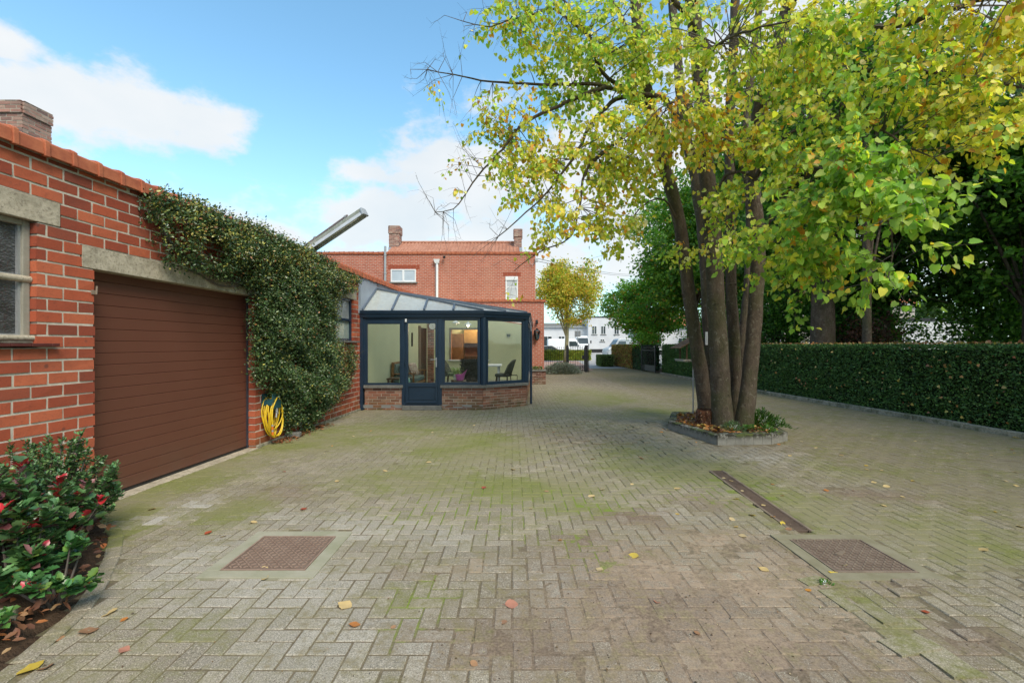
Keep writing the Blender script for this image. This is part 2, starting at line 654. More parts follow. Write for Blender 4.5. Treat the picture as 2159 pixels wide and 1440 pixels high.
def pal(n, cols, w, jit=.15, rg=None):
    rg = rg or rngN
    cols = np.array(cols)
    w = np.array(w, dtype=float); w /= w.sum()
    c = cols[rg.choice(len(cols), n, p=w)]
    c = c * (1 + jit * rg.standard_normal((n, 1))) * (1 + .06 * rg.standard_normal((n, 3)))
    return np.clip(c, .003, .95)


def vnoise(P, scale, seed=0.0):
    return np.array([mnoise.noise(Vector((p[0] * scale + seed, p[1] * scale - seed, p[2] * scale + 2 * seed))) for p in P])


def cluster_crown(rg, center, radii, n_clusters, per, spread, cut=-.05, nscale=.45, shell=.55, seed=3.0, bottom=None):
    # leaf positions in clumps through an uneven ellipsoid
    out = []
    c = np.array(center); r = np.array(radii)
    cand = []
    while len(cand) < n_clusters:
        d = unit(rg.standard_normal((n_clusters * 3, 3)))
        rad = rg.random((len(d), 1)) ** (1 - shell * .6)
        P = c + d * rad * r * (0.85 + .25 * vnoise(d, 1.6, seed)[:, None])
        nv = vnoise(P, nscale, seed)
        P = P[nv > cut]
        if bottom is not None: P = P[P[:, 2] > bottom]
        cand += list(P)
    cand = np.array(cand[:n_clusters])
    k = rg.poisson(per, n_clusters).clip(2)
    idx = np.repeat(np.arange(n_clusters), k)
    sp = spread * (.6 + .8 * rg.random(n_clusters))[idx][:, None]
    P = cand[idx] + rg.standard_normal((len(idx), 3)) * sp * np.array([1, 1, .45])
    return P, cand, idx


def branchy_trunk(mb, rg, base, top, r0, tips, n=7, wob=.15, r1=None):
    base, top = Vector(base), Vector(top)
    path = []
    for i in range(9):
        t = i / 8
        p = base.lerp(top, t)
        p.x += wob * (mnoise.noise(Vector((t * 2.3, base.x, 0)))) * t * 2
        p.y += wob * (mnoise.noise(Vector((t * 2.3, base.y, 5)))) * t * 2
        path.append(p)
    rads = [r0 * (1.35 if i == 0 else 1) * (1 - .75 * i / 8) for i in range(9)]
    mb.tube(path, rads, n + 3)
    for tp in tips:
        tp = Vector(tp)
        # leave the trunk well below the tip
        k = min(7, max(2, int(rg.integers(2, 8))))
        while k > 2 and path[k].z > tp.z - .3: k -= 1
        a = path[k]
        mid = a.lerp(tp, .5) + Vector((0, 0, .12 * (tp - a).length))
        r = rads[k] * .42
        mb.tube([a, a.lerp(mid, .5) + Vector((0, 0, .1)), mid, mid.lerp(tp, .6), tp], [r, r * .75, r * .5, r * .3, r * .1], 5, False)
    return path


M['leaf'] = leaf_mat('linden_leaf', trans=.5)
M['leaf_dark'] = leaf_mat('wood_leaf', trans=.45, tmul=(1.15, 1.4, .5))
M['leaf_gloss'] = leaf_mat('glossy_leaf', rough=.28, spec=.5, trans=.12)
M['leaf_hedge'] = leaf_mat('hedge_leaf', rough=.5, trans=.12)
M['bark'] = None
t = NT('linden_bark')
b1 = t.noise(8, 7, .7, t.mapv((1, 1, .45)), .6)
b2 = t.noise(36, 5, .75, t.mapv((1, 1, .5)))
b3 = t.noise(1.7, 4, .6)
c_ = t.mix(t.rng(b1, .35, .65), (.075, .055, .040), (.145, .112, .082))
c_ = t.mix(t.rng(b3, .45, .65, 0, .75), c_, (.075, .075, .032))
c_ = t.mix(t.rng(b2, .5, .7, 0, .7), c_, (.05, .04, .03))
c_ = t.mix(t.rng(t.noise(14, 5, .7), .57, .66, 0, .55), c_, (.24, .22, .17))
t.bump(t.math('ADD', b1, b2), 1.0, .03)
M['bark'] = t.done(c_, .9, .2)
# ------------------------------------------------------------------ ground
def inside(poly, x, y):
    r = False
    n = len(poly)
    j = n - 1
    for i in range(n):
        xi, yi = poly[i]; xj, yj = poly[j]
        if (yi > y) != (yj > y) and x < (xj - xi) * (y - yi) / (yj - yi) + xi:
            r = not r
        j = i
    return r


BED = [(-4.6, 4.18), (-3.93, 4.12), (-3.55, 3.93), (-3.22, 3.62), (-2.96, 3.28), (-2.74, 2.95), (-2.56, 2.62), (-2.44, 2.2), (-2.36, 1.7), (-2.34, -.5), (-4.6, -.5)]
ISLE = [(2.87, 8.38), (3.17, 7.03), (4.05, 7.10), (4.46, 7.36), (4.72, 8.5), (4.35, 9.45), (3.35, 9.55)]
COVERS = [(-2.0, -1.42, 3.12, 3.67), (2.20, 2.76, 3.09, 3.61)]
DRAIN = (2.52, 5.62, 2.42, 3.80)      # far x,y, near x,y


def blob(px, py, rx, ry, gain=1.0):
    Yc = F * H / (py - HY)
    Y0, Y1 = F * H / (py + ry - HY), F * H / (max(py - ry, HY + 6) - HY)
    return ((px - CX) / F * Yc, Yc, rx / F * Yc, max(Yc - Y0, .02), max(Y1 - Yc, .02), gain)


def fld(blobs, x, y):
    m = 0.0
    for (cx_, cy_, rx, r0, r1, g) in blobs:
        dx = (x - cx_) / rx
        dy = (y - cy_) / (r0 if y < cy_ else r1)
        d = dx * dx + dy * dy
        if d < 4: m = max(m, g * math.exp(-d * 1.4))
    return m


B_MOSS = [blob(330, 1010, 190, 70, 1.0), blob(240, 1090, 110, 60, .9), blob(480, 1080, 120, 50, .85), blob(650, 930, 240, 45, .75),
          blob(850, 905, 200, 35, .7), blob(1000, 945, 190, 45, .95), blob(900, 1010, 300, 50, .65), blob(1100, 1030, 260, 40, .8),
          blob(1270, 840, 150, 28, .75), blob(1400, 870, 130, 22, .8), blob(1230, 1070, 200, 30, .6), blob(1480, 1000, 200, 45, .8),
          blob(1700, 1080, 200, 80, .75), blob(1900, 1000, 280, 50, .6), blob(2050, 1150, 260, 110, .7), blob(1380, 980, 200, 60, .6),
          blob(860, 1290, 90, 80, .5), blob(220, 1140, 70, 40, .9), blob(420, 1330, 160, 60, .45), blob(1290, 790, 160, 14, .45),
          blob(1850, 1280, 90, 90, .7), blob(1230, 905, 260, 30, .35), blob(160, 1110, 60, 30, .6)]
B_JM = [blob(960, 1080, 260, 60, 1.0), blob(1250, 1060, 160, 40, 1.0), blob(1130, 1130, 260, 60, .6), blob(880, 1290, 120, 110, .8), blob(1240, 1170, 90, 60, .8), blob(1500, 1040, 200, 40, .8)]
B_SAND = [blob(1500, 1140, 170, 50, .9), blob(1400, 1210, 220, 70, .85), blob(1600, 1230, 230, 80, .9), blob(1560, 1360, 340, 110, .8),
          blob(1250, 1290, 200, 80, .6), blob(1300, 1400, 260, 70, .5), blob(990, 1200, 90, 26, .7), blob(1750, 1330, 200, 110, .7), blob(1000, 1370, 140, 60, .4), blob(1380, 1120, 60, 16, .6)]
B_BROWN = [blob(1330, 1090, 120, 28, .9), blob(1240, 1140, 80, 24, .9), blob(1520, 1060, 170, 24, .6), blob(1840, 1045, 180, 26, .8), blob(600, 1040, 110, 22, .6),
           blob(1200, 920, 260, 36, .45), blob(2050, 1360, 200, 80, .7), blob(1400, 1290, 460, 150, .75), blob(880, 1215, 120, 24, .5), blob(1350, 860, 100, 10, .4),
           blob(1100, 1350, 330, 120, .75), blob(1750, 1200, 260, 120, .6), blob(1600, 1400, 460, 110, .85), blob(1250, 1180, 240, 60, .6), blob(1660, 945, 140, 14, .5), blob(1470, 905, 120, 20, .5), blob(1680, 1120, 40, 14, .8)]
B_CLEAN = [blob(430, 1056, 52, 15, 1.0), blob(310, 1102, 66, 18, 1.0), blob(640, 1090, 140, 24, .45), blob(760, 1110, 160, 26, .6), blob(560, 1250, 320, 90, .6), blob(400, 1180, 120, 60, .6),
           blob(700, 1380, 350, 90, .55), blob(1600, 965, 90, 16, .7), blob(620, 890, 90, 14, .5), blob(1180, 1230, 120, 60, .3), blob(1400, 1085, 90, 10, .5), blob(900, 1130, 150, 26, .5)]


def masks(x, y):
    w = .18 * mnoise.noise(Vector((x * 2.1, y * 2.1, 3)))
    x2, y2 = x + w, y + .25 * mnoise.noise(Vector((x * 1.9, y * 1.9, 9)))
    moss = fld(B_MOSS, x2, y2)
    moss = max(moss, .16)
    sand, brown, clean = fld(B_SAND, x2, y2), fld(B_BROWN, x2, y2), fld(B_CLEAN, x2, y2)
    if y > 9.5: moss = max(moss, .26 - (y - 11) * .01) if y < 13 else max(moss * .8, .16)
    if x > 4.2: moss = max(moss, .45); brown = max(brown, .55)  # right side: moss, and the wood's shade put in as brown
    elif x > 3.0: brown = max(brown, .30)
    return moss * (1 - .75 * clean) * (1 - .6 * sand) * (1 - .5 * brown), sand, brown, clean


def heave(x, y):   # the yard is not flat
    h = .006 * mnoise.noise(Vector((x * .8, y * .8, 0))) + .004 * mnoise.noise(Vector((x * 2.5, y * 2.5, 7)))
    h += .02 * math.exp(-((x - 1.6) ** 2 / .5 + (y - 7.6) ** 2 / .8))
    if x > 2.45 and y < 3.2:   # sunken strip: the slabs right of the drain line stand a little proud
        h += .012 * min(1, (x - 2.45) / .05) * min(1, (3.2 - y) / .3)
    return h


def blocked(x, y):
    if inside(BED, x - .07, y) or inside(BED, x, y) : return True
    if x < wx(y) - .16 or (x < wx(y) + .02 and not (4.36 < y < 6.81)): return True
    if y > 10.9 and x < -.684 and y > 10.86: return True
    if y > 10.86 and x < .40 and (x + .684) * .80 - (y - 10.86) * 1.079 < 0: return True
    if y > 11.65 and x < .40 + .0574 * (y - 11.65): return True
    if y > 17.95 and x < 1.34: return True
    if x > 8.62 - .075 * (y - 7.63) and y < 15: return True
    if x > 8.05 + (15 - min(y, 15)) * .08 and y >= 15: return True
    for (x0, x1, y0, y1) in COVERS:
        if x0 - .055 < x < x1 + .055 and y0 - .055 < y < y1 + .055: return True
    fx, fy, nx_, ny = DRAIN
    if ny - .05 < y < fy + .05:
        xc = nx_ + (fx - nx_) * (y - ny) / (fy - ny)
        if abs(x - xc) < .10: return True
    if inside([(3.55 + (a - 3.75) * 1.0, b) for a, b in []] or ISLE, x, y): return True
    return False


def pavers():
    rg = random.Random(5)
    p = .1035
    verts, faces, cols = [], [], []

    def cmp_(cx_, cy_, hx, hy, yaw=0.0, zl=0.0):
        ex, ey = hx - .0032, hy - .0032
        jx, jy = rg.gauss(0, .0012), rg.gauss(0, .0012)
        a = rg.gauss(0, .008) + yaw
        ca, sa = math.cos(a), math.sin(a)
        dz = rg.gauss(0, .0010) + zl
        tx, ty = rg.gauss(0, .005), rg.gauss(0, .005)
        if 6.3 < cy_ < 9.3 and .4 < cx_ < 2.9 and rg.random() < .30:
            dz += rg.uniform(.004, .016); tx += rg.gauss(0, .05); ty += rg.gauss(0, .04)
        if rg.random() < .015: tx += rg.gauss(0, .04)
        b = len(verts)
        z0 = heave(cx_, cy_) + dz
        r = rg.random(); q = rg.random()
        mo, sa_, br, cl = masks(cx_, cy_)
        ch = .006
        for (mx, my, zz) in ((ex - ch, ey - ch, 0), (ex, ey, -.006), (ex, ey, -.035)):
            for (sx, sy) in ((-1, -1), (1, -1), (1, 1), (-1, 1)):
                lx, ly = sx * mx, sy * my
                verts.append((cx_ + jx + lx * ca - ly * sa, cy_ + jy + lx * sa + ly * ca, z0 + zz + lx * tx + ly * ty))
                cols.append((mo, min(1, sa_ + .0), br if zz > -.01 else min(1, br + .5), r if cl < .5 else 1 + r * .0))
        faces.extend([(b, b + 1, b + 2, b + 3), (b, b + 4, b + 5, b + 1), (b + 1, b + 5, b + 6, b + 2), (b + 2, b + 6, b + 7, b + 3), (b + 3, b + 7, b + 4, b),
                      (b + 4, b + 8, b + 9, b + 5), (b + 5, b + 9, b + 10, b + 6), (b + 6, b + 10, b + 11, b + 7), (b + 7, b + 11, b + 8, b + 4)])
        rnd.extend([cl] * 12)
    rnd = []
    nx0, nx1 = int(-4.6 / p), int(9.0 / p)
    ny0, ny1 = int(.3 / p), int(30 / p)
    for iy in range(ny0, ny1):
        for ix in range(nx0, nx1):
            k = (ix - iy) % 4
            if k == 0: hx, hy = p, p / 2; cx_, cy_ = (ix + 1) * p, (iy + .5) * p
            elif k == 3: hx, hy = p / 2, p; cx_, cy_ = (ix + .5) * p, (iy + 1) * p
            else: continue
            q_ = .05 if (cx_ < -2.2 and cy_ < 4.3) or any(a - .3 < cx_ < b + .3 and c - .3 < cy_ < d + .3 for a, b, c, d in COVERS) else .6
            if blocked(cx_ - hx * q_, cy_ - hy * q_) or blocked(cx_ + hx * q_, cy_ + hy * q_): continue
            cmp_(cx_, cy_, hx, hy)
    # curved soldier course round the bed
    for i in range(1, 9):
        a, b = Vector(BED[i]), Vector(BED[i + 1])
        L = (b - a).length
        n = max(1, int(round(L / .22)))
        d = (b - a) / n
        for j in range(n):
            c = a + d * (j + .5)
            nrm = Vector((-d.y, d.x)).normalized()
            if nrm.x < 0: nrm = -nrm
            cc = c + nrm * .055
            if cc.y < .3: continue
            cmp_(cc.x, cc.y, d.length / 2, p / 2, math.atan2(d.y, d.x), .009)
    me = bpy.data.meshes.new('paving')
    me.from_pydata(verts, [], faces)
    at = me.color_attributes.new('Col', 'FLOAT_COLOR', 'POINT')
    at.data.foreach_set('color', np.array(cols, dtype=np.float32).ravel())
    at2 = me.attributes.new('clean', 'FLOAT', 'POINT')
    at2.data.foreach_set('value', np.array(rnd, dtype=np.float32))
    me.update()
    return me


def ground_shader(name, joint=False):
    t = NT(name)
    a = t.n.new('ShaderNodeAttribute'); a.attribute_name = 'Col'
    s3 = t.n.new('ShaderNodeSeparateColor')
    t.l.new(a.outputs['Color'], s3.inputs[0])
    moss, sand, brown, rnd = s3.outputs[0], s3.outputs[1], s3.outputs[2], a.outputs['Alpha']
    cl = t.n.new('ShaderNodeAttribute'); cl.attribute_name = 'clean'; clean = cl.outputs['Fac']
    nf = t.noise(70, 4, .65)
    ng = t.noise(150, 3, .6)
    nm = t.noise(5.5, 6, .62)
    nm2 = t.noise(24, 5, .68)
    nb = t.noise(1.1, 5, .6)
    if not joint:
        base = t.mix(rnd, (.20, .168, .122), (.315, .27, .20))
        base = t.mix(t.rng(nb, .38, .66, 0, .6), base, (.20, .18, .135))
        base = t.mix(t.math('MULTIPLY', clean, .8), base, (.42, .41, .375))
        base = t.mix(t.rng(ng, .53, .66, 0, .8), base, (.53, .475, .39))      # pale aggregate grains
        base = t.mix(t.rng(ng, .46, .34, 0, .75), base, (.085, .075, .06))
        dark = (.12, .095, .07)
        base = t.mix(t.rng(nm2, .56, .72, 0, .4), base, (.17, .145, .11))
    else:
        base = t.mix(t.rng(nf, .3, .7), (.10, .08, .052), (.19, .155, .105))
    # brown grime, and the wood's shade painted in at the right
    g = t.math('ADD', t.math('MULTIPLY', brown, 1.0), t.math('MULTIPLY', t.math('SUBTRACT', nm, .5), 1.5))
    base = t.mix(t.rng(t.math('ADD', g, t.math('MULTIPLY', t.math('SUBTRACT', nm2, .5), 1.6)), .10, .8, 0, .85), base, t.mix(t.rng(nf, .3, .7), (.10, .068, .052), (.27, .195, .15)))
    # sand and dry dirt
    s_ = t.math('ADD', t.math('ADD', sand, t.math('MULTIPLY', t.math('SUBTRACT', nm, .5), 1.3)), t.math('MULTIPLY', t.math('SUBTRACT', nm2, .5), 2.6))
    base = t.mix(t.rng(s_, .25, 1.1, 0, .85), base, t.mix(t.rng(nm, .35, .65), (.42, .315, .22), t.mix(t.rng(nf, .3, .7), (.17, .118, .085), (.38, .285, .21))))
    # moss film
    m_ = t.math('ADD', t.math('ADD', moss, t.math('MULTIPLY', t.math('SUBTRACT', nm, .5), 1.1)), t.math('MULTIPLY', t.math('SUBTRACT', nm2, .5), .9))
    mc = t.mix(t.rng(nf, .3, .7), (.105, .12, .026), (.21, .225, .062))
    mc = t.mix(t.rng(nb, .4, .6), mc, (.21, .195, .10))
    base = t.mix(t.rng(m_, -.05, .72, 0, .86, True), base, mc)
    if joint:
        jm = t.n.new('ShaderNodeAttribute'); jm.attribute_name = 'jm'
        q = t.math('ADD', t.math('ADD', jm.outputs['Fac'], t.math('MULTIPLY', moss, .45)), t.math('MULTIPLY', t.math('SUBTRACT', nm, .5), 2.2))
        base = t.mix(t.rng(q, .45, 1.0, 0, .9), base, t.mix(t.rng(nf, .3, .7), (.12, .16, .025), (.21, .28, .045)))
    t.bump(t.math('ADD', t.math('MULTIPLY', nf, .6), t.math('MULTIPLY', ng, .5)), .7, .003)
    return t.done(base, .92, .22)


M['paver'] = ground_shader('weathered_paver')
M['joint'] = ground_shader('joint_soil', True)
pv = link_mesh('paving', pavers())
pv.data.materials.append(M['paver'])
tag(pv, kind='structure')


def joint_sheet():
    xs = np.concatenate([np.arange(-4.5, -2, .06), np.arange(-2, 3.2, .035), np.arange(3.2, 9.0, .09)])
    ys = np.concatenate([np.arange(.3, 4.5, .035), np.arange(4.5, 9, .07), np.arange(9, 30.2, .25)])
    v, col, jm = [], [], []
    for y in ys:
        for x in xs:
            mo, sa, br, cl = masks(x, y)
            n = mnoise.noise(Vector((x * 7, y * 7, 2))) + .6 * mnoise.noise(Vector((x * 22, y * 22, 4)))
            q = max(sa, br * .8)
            z = heave(x, y) - .0040 + .0036 * min(1.0, q * 1.1) + .005 * n * (.3 + q)
            hole = -.03 if (x < wx(y) - .1) else 0
            for (x0, x1, y0, y1) in COVERS:
                if x0 - .1 < x < x1 + .1 and y0 - .1 < y < y1 + .1: hole = -.012
            fx, fy, nx_, ny = DRAIN
            if ny - .03 < y < fy + .03 and abs(x - (nx_ + (fx - nx_) * (y - ny) / (fy - ny))) < .085: hole = -.06
            v.append((x, y, z + hole)); col.append((mo, sa, br, .5)); jm.append(fld(B_JM, x, y))
    nx_ = len(xs)
    f = []
    for j in range(len(ys) - 1):
        for i in range(nx_ - 1):
            f.append((j * nx_ + i, j * nx_ + i + 1, (j + 1) * nx_ + i + 1, (j + 1) * nx_ + i))
    me = bpy.data.meshes.new('joint_soil')
    me.from_pydata(v, [], f)
    at = me.color_attributes.new('Col', 'FLOAT_COLOR', 'POINT')
    at.data.foreach_set('color', np.array(col, dtype=np.float32).ravel())
    a2 = me.attributes.new('jm', 'FLOAT', 'POINT')
    a2.data.foreach_set('value', np.array(jm, dtype=np.float32))
    me.polygons.foreach_set('use_smooth', [True] * len(f))
    me.update()
    o = link_mesh('joint_soil', me)
    me.materials.append(M['joint'])
    tag(o, kind='structure')


joint_sheet()

# soil sheet under everything, out to the horizon
mb = MB()
mb.add([(-900, -300, -.12), (900, -300, -.12), (900, 1500, -.12), (-900, 1500, -.12)], [(0, 1, 2, 3)])
M['field'] = speck('rough_ground', (.09, .085, .05), (.07, .085, .035), .8, .95, .1, bump=.5, bdist=.02, bscale=12)
tag(mb.build('ground', M['field']), kind='structure')

# street beyond the gate: pale concrete road and pinkish pavement
M['road'] = speck('pale_road', (.42, .41, .40), (.36, .35, .34), .6, .9, .2, bump=.2, bscale=30)
M['pink_pave'] = speck('pink_pavement', (.42, .27, .22), (.36, .24, .2), 1.5, .9, .2, bump=.2, bscale=20)
mb = MB(); mb.add([(-60, 36, -.012), (70, 36, -.012), (70, 130, -.012), (-60, 130, -.012)], [(0, 1, 2, 3)])
tag(mb.build('road', M['road']), kind='structure')
mb = MB(); mb.add([(-20, 30.1, -.016), (9.0, 30.1, -.016), (9.0, 36.1, -.016), (-20, 36.1, -.016)], [(0, 1, 2, 3)])
tag(mb.build('driveway', M['road']), kind='structure')
mb = MB(); mb.add([(1.4, 27.5, .0), (4.9, 27.5, .0), (6.2, 43, .0), (-6, 43, .0)], [(0, 1, 2, 3)])
mb.v = [(x, y, .02) for x, y, z in mb.v]
tag(mb.build('pavement', M['pink_pave']), kind='structure')

# planting bed soil
mb = MB()
bed_pts = [p for p in BED]
ctr = (-3.6, 1.8)
vs = [(ctr[0], ctr[1], .10)] + [(x, y, -.01) for x, y in bed_pts]
ring = []
rg = random.Random(2)
gx = np.arange(-4.4, -2.3, .07); gy = np.arange(-.4, 4.15, .07)
vid = {}
vs, fs = [], []
for j, y in enumerate(gy):
    for i, x in enumerate(gx):
        e = 1.0 if inside(BED, x + .12, y + .1) else 0.0
        z = (.02 + .07 * e) + .02 * mnoise.noise(Vector((x * 9, y * 9, 0))) if inside(BED, x, y) else -.03
        vid[(i, j)] = len(vs); vs.append((x, y, z))
for j in range(len(gy) - 1):
    for i in range(len(gx) - 1):
        q = [vid[(i, j)], vid[(i + 1, j)], vid[(i + 1, j + 1)], vid[(i, j + 1)]]
        if sum(vs[k][2] > -.02 for k in q) >= 1: fs.append(tuple(q))
mb.smooth = True
mb.add(vs, fs)
tag(mb.build('soil', M['soil']), kind='structure')

# ------------------------------------------------------------------ manhole covers, drain, loose slabs
M['rust'] = speck('rusty_cast_iron', (.25, .165, .125), (.33, .235, .18), 7, .8, .3, .1, bump=.6)
M['rust_dark'] = speck('dark_cast_iron', (.19, .145, .105), (.28, .22, .165), 9, .75, .35, .1, bump=.6)


def manhole(rect, label, mat, handle):
    x0, x1, y0, y1 = rect
    cx_, cy_ = (x0 + x1) / 2, (y0 + y1) / 2
    zb = heave(cx_, cy_) + .005
    r = empty('manhole_cover', (cx_, cy_, zb), label, 'manhole cover', 'square manhole covers in the yard')
    m = MB()
    w = .10
    q = .004
    for (a, b, c_, d_) in ((x0 - w, x1 + w, y0 - w, y0 - q), (x0 - w, x1 + w, y1 + q, y1 + w), (x0 - w, x0 - q, y0 - q, y1 + q), (x1 + q, x1 + w, y0 - q, y1 + q)):
        m.box(a, b, c_, d_, zb - .05, zb + .002)
    m.build('surround', M['surround1'] if not handle else M['surround2'], r, bevel=.003)
    m = MB()
    # rounded-corner rim
    for (a, b, c_, d_) in ((x0, x1, y0, y0 + .012), (x0, x1, y1 - .012, y1), (x0, x0 + .012, y0 + .012, y1 - .012), (x1 - .012, x1, y0 + .012, y1 - .012)):
        m.box(a, b, c_, d_, zb - .03, zb + .005)
    m.build('rim', mat, r, bevel=.002)
    m = MB()
    m.box(x0 + .017, x1 - .017, y0 + .017, y1 - .017, zb - .03, zb + .001)
    n = 15
    m.mat = 1
    st = (x1 - x0 - .05) / n
    for i in range(n):
        for j in range(n):
            px_, py_ = x0 + .025 + (i + .5) * st, y0 + .025 + (j + .5) * st
            rot = Matrix.Rotation(math.radians(45 if (i + j) % 2 else -45), 3, 'Z')
            m.rbox((px_, py_, zb + .0028), (st * .80, st * .30, .006), rot)
    if handle:
        m.rbox((cx_ - .05, cy_ + .02, zb + .004), (.10, .03, .008), Matrix.Rotation(.5, 3, 'Z'))
    m.build('lid', [M['lid_dark'], mat], r)


M['surround1'] = speck('pale_mossy_surround', (.36, .34, .26), (.27, .27, .18), 5, .9, .2, bump=.5)
M['lid_dark'] = speck('lid_recess', (.15, .105, .08), (.21, .155, .12), 9, .9, .2, bump=.5)  # shade between the treads put into a darker base colour
M['surround2'] = speck('dusty_concrete', (.27, .245, .17), (.20, .18, .11), 6, .9, .2, bump=.5)
manhole(COVERS[0], 'rust red chequered manhole cover in a pale concrete surround in front of the garage door', M['rust'], False)
manhole(COVERS[1], 'dull brown manhole cover half covered in dirt at the near end of the drain grating', M['rust_dark'], True)

M['drain_iron'] = speck('drain_iron', (.10, .07, .055), (.16, .115, .085), 9, .8, .3, .1, bump=.5)
fx, fy, nx_, ny = DRAIN
dr = empty('drain_channel', (fx, fy, 0), 'narrow slotted iron drain grating set in the paving right of the middle of the yard', 'drain')
T_ = Vector((nx_ - fx, ny - fy, 0)); Ld = T_.length; T_.normalize(); Nn = Vector((-T_.y, T_.x, 0))
dfr = lambda s, d, z: Vector((fx, fy, 0)) + T_ * s + Nn * d + Vector((0, 0, z))
m = MB()
for sgn in (-1, 1):
    m.fbox(dfr, 0, Ld, sgn * .082 - .010, sgn * .082 + .010, -.06, .003)
m.build('frame', M['rust_dark'], dr)
for (a, b) in ((0, Ld * .42), (Ld * .42 + .012, Ld)):
    m = MB()
    for sgn in (-1, 1):
        m.fbox(dfr, a, b, sgn * .064 - .006, sgn * .064 + .006, -.03, .001)
    k = a
    while k < b:
        m.fbox(dfr, k, min(b, k + .013), -.058, .058, -.03, .0)
        k += .030
    m.build('grating', M['drain_iron'], dr)
m = MB(); m.mat = 0
m.fbox(dfr, -.02, Ld, -.09, .09, -.075, -.07)
m.build('channel', M['soil'], dr)

# raised loose slabs to the right of the drain line (bottom right of the yard)
def slab(pa, pb, width, lift, tilt, label, th=.05):
    a, b = G(*pa), G(*pb)
    d = (b - a); L = d.length; d.normalize(); n = Vector((-d.y, d.x, 0))
    if n.x < 0: n = -n
    m = MB()
    m.col = (.35, .1, .25)
    hv = heave((a.x + b.x) / 2, (a.y + b.y) / 2)
    P = lambda s, w, z: a + d * s + n * w + Vector((0, 0, z + hv + lift * .6 * s / L + tilt * w))
    k = 10
    jit = [random.Random(int(pa[0])).uniform(-.004, .004) for _ in range(k + 1)]
    for i in range(k):
        s0, s1 = L * i / k, L * (i + 1) / k
        m.pts8([P(s0, 0, -th), P(s1, 0, -th), P(s1, width, -th), P(s0, width, -th), P(s0, jit[i] + .003, .005), P(s1, jit[i + 1] + .003, .005), P(s1, width, .004), P(s0, width, .004)])
    o = m.build('paving_slab', M['paver'], origin=((a.x + b.x) / 2, (a.y + b.y) / 2, 0), bevel=.0)
    tag(o, label, 'paving slab', 'raised slabs along the broken edge of the paving')


slab((1722, 1245), (1785, 1290), .10, .004, 0, 'narrow raised edging slab nearest the right manhole cover')
slab((1800, 1275), (1862, 1318), .12, .012, 0, 'raised edging slab with a dark gap along it, second from the right manhole cover')
slab((1848, 1350), (1930, 1338), .13, .012, .02, 'short mossy slab lying askew across the broken paving edge')
slab((1900, 1350), (2012, 1432), .16, .010, 0, 'longest raised slab with an exposed side face near the bottom right of the yard')
slab((1680, 1222), (1722, 1216), .09, .008, .03, 'small tilted slab corner just below the right manhole cover')
# ------------------------------------------------------------------ bricks
def brickwork(mb, fr, s0, s1, z0, z1, holes, course, L, depth, joint, seed, ragged=.0, front=0.0):
    rg = random.Random(seed)
    k = 0
    z = z0
    while z < z1 - .02:
        h = min(course, z1 - z)
        zc = z + h / 2
        ints = [(s0, s1)]
        for (a, b, c_, d_) in holes:
            if c_ < zc < d_:
                nw = []
                for (p, q) in ints:
                    if b <= p or a >= q: nw.append((p, q)); continue
                    if a > p: nw.append((p, a))
                    if b < q: nw.append((b, q))
                ints = nw
        mb.mat = 1
        mb.smooth = False
        for (p, q) in ints:
            mb.fbox(fr, p + .014, q - .014, front - depth + .01, front - .0045, z, z + h)
        mb.mat = 0
        ph = (k % 2) * L / 2 + rg.uniform(-.006, .006)
        for (p, q) in ints:
            n0 = math.floor((p - ph) / L)
            s = ph + n0 * L
            segs = []
            while s < q:
                segs.append([max(s + joint / 2, p), min(s + L - joint / 2 + rg.uniform(-.003, .003), q)])
                s += L
            if len(segs) > 1 and segs[0][1] - segs[0][0] < .055: segs[1][0] = segs[0][0] if segs[0][1] > segs[0][0] else p; segs.pop(0)
            if len(segs) > 1 and segs[-1][1] - segs[-1][0] < .055: segs[-2][1] = q; segs.pop()
            for a, b in segs:
                if a == p: a += rg.uniform(0, ragged) * .8
                if b == q: b -= rg.uniform(0, ragged)
                if b - a > .012:
                    mb.col = (rg.random(), rg.random(), rg.random())
                    j = lambda: rg.uniform(-.002, .002)
                    zz0, zz1 = z + joint / 2 + j(), z + h - joint / 2 + j()
                    dd = front + rg.uniform(-.003, .003)
                    d0 = front - depth
                    mb.pts8([fr(a + j(), dd + j(), zz0 + j()), fr(b + j(), dd + j(), zz0 + j()), fr(b, d0, zz0), fr(a, d0, zz0),
                             fr(a + j(), dd + j(), zz1 + j()), fr(b + j(), dd + j(), zz1 + j()), fr(b, d0, zz1), fr(a, d0, zz1)])
        z += course
        k += 1
    mb.col = (1, 1, 1)


def rect_frame(mb, fr, s0, s1, z0, z1, w, d0, d1, wt=None, wb=None):
    wt = w if wt is None else wt; wb = w if wb is None else wb
    mb.fbox(fr, s0, s0 + w, d0, d1, z0, z1)
    mb.fbox(fr, s1 - w, s1, d0, d1, z0, z1)
    mb.fbox(fr, s0 + w, s1 - w, d0, d1, z1 - wt, z1)
    mb.fbox(fr, s0 + w, s1 - w, d0, d1, z0, z0 + wb)


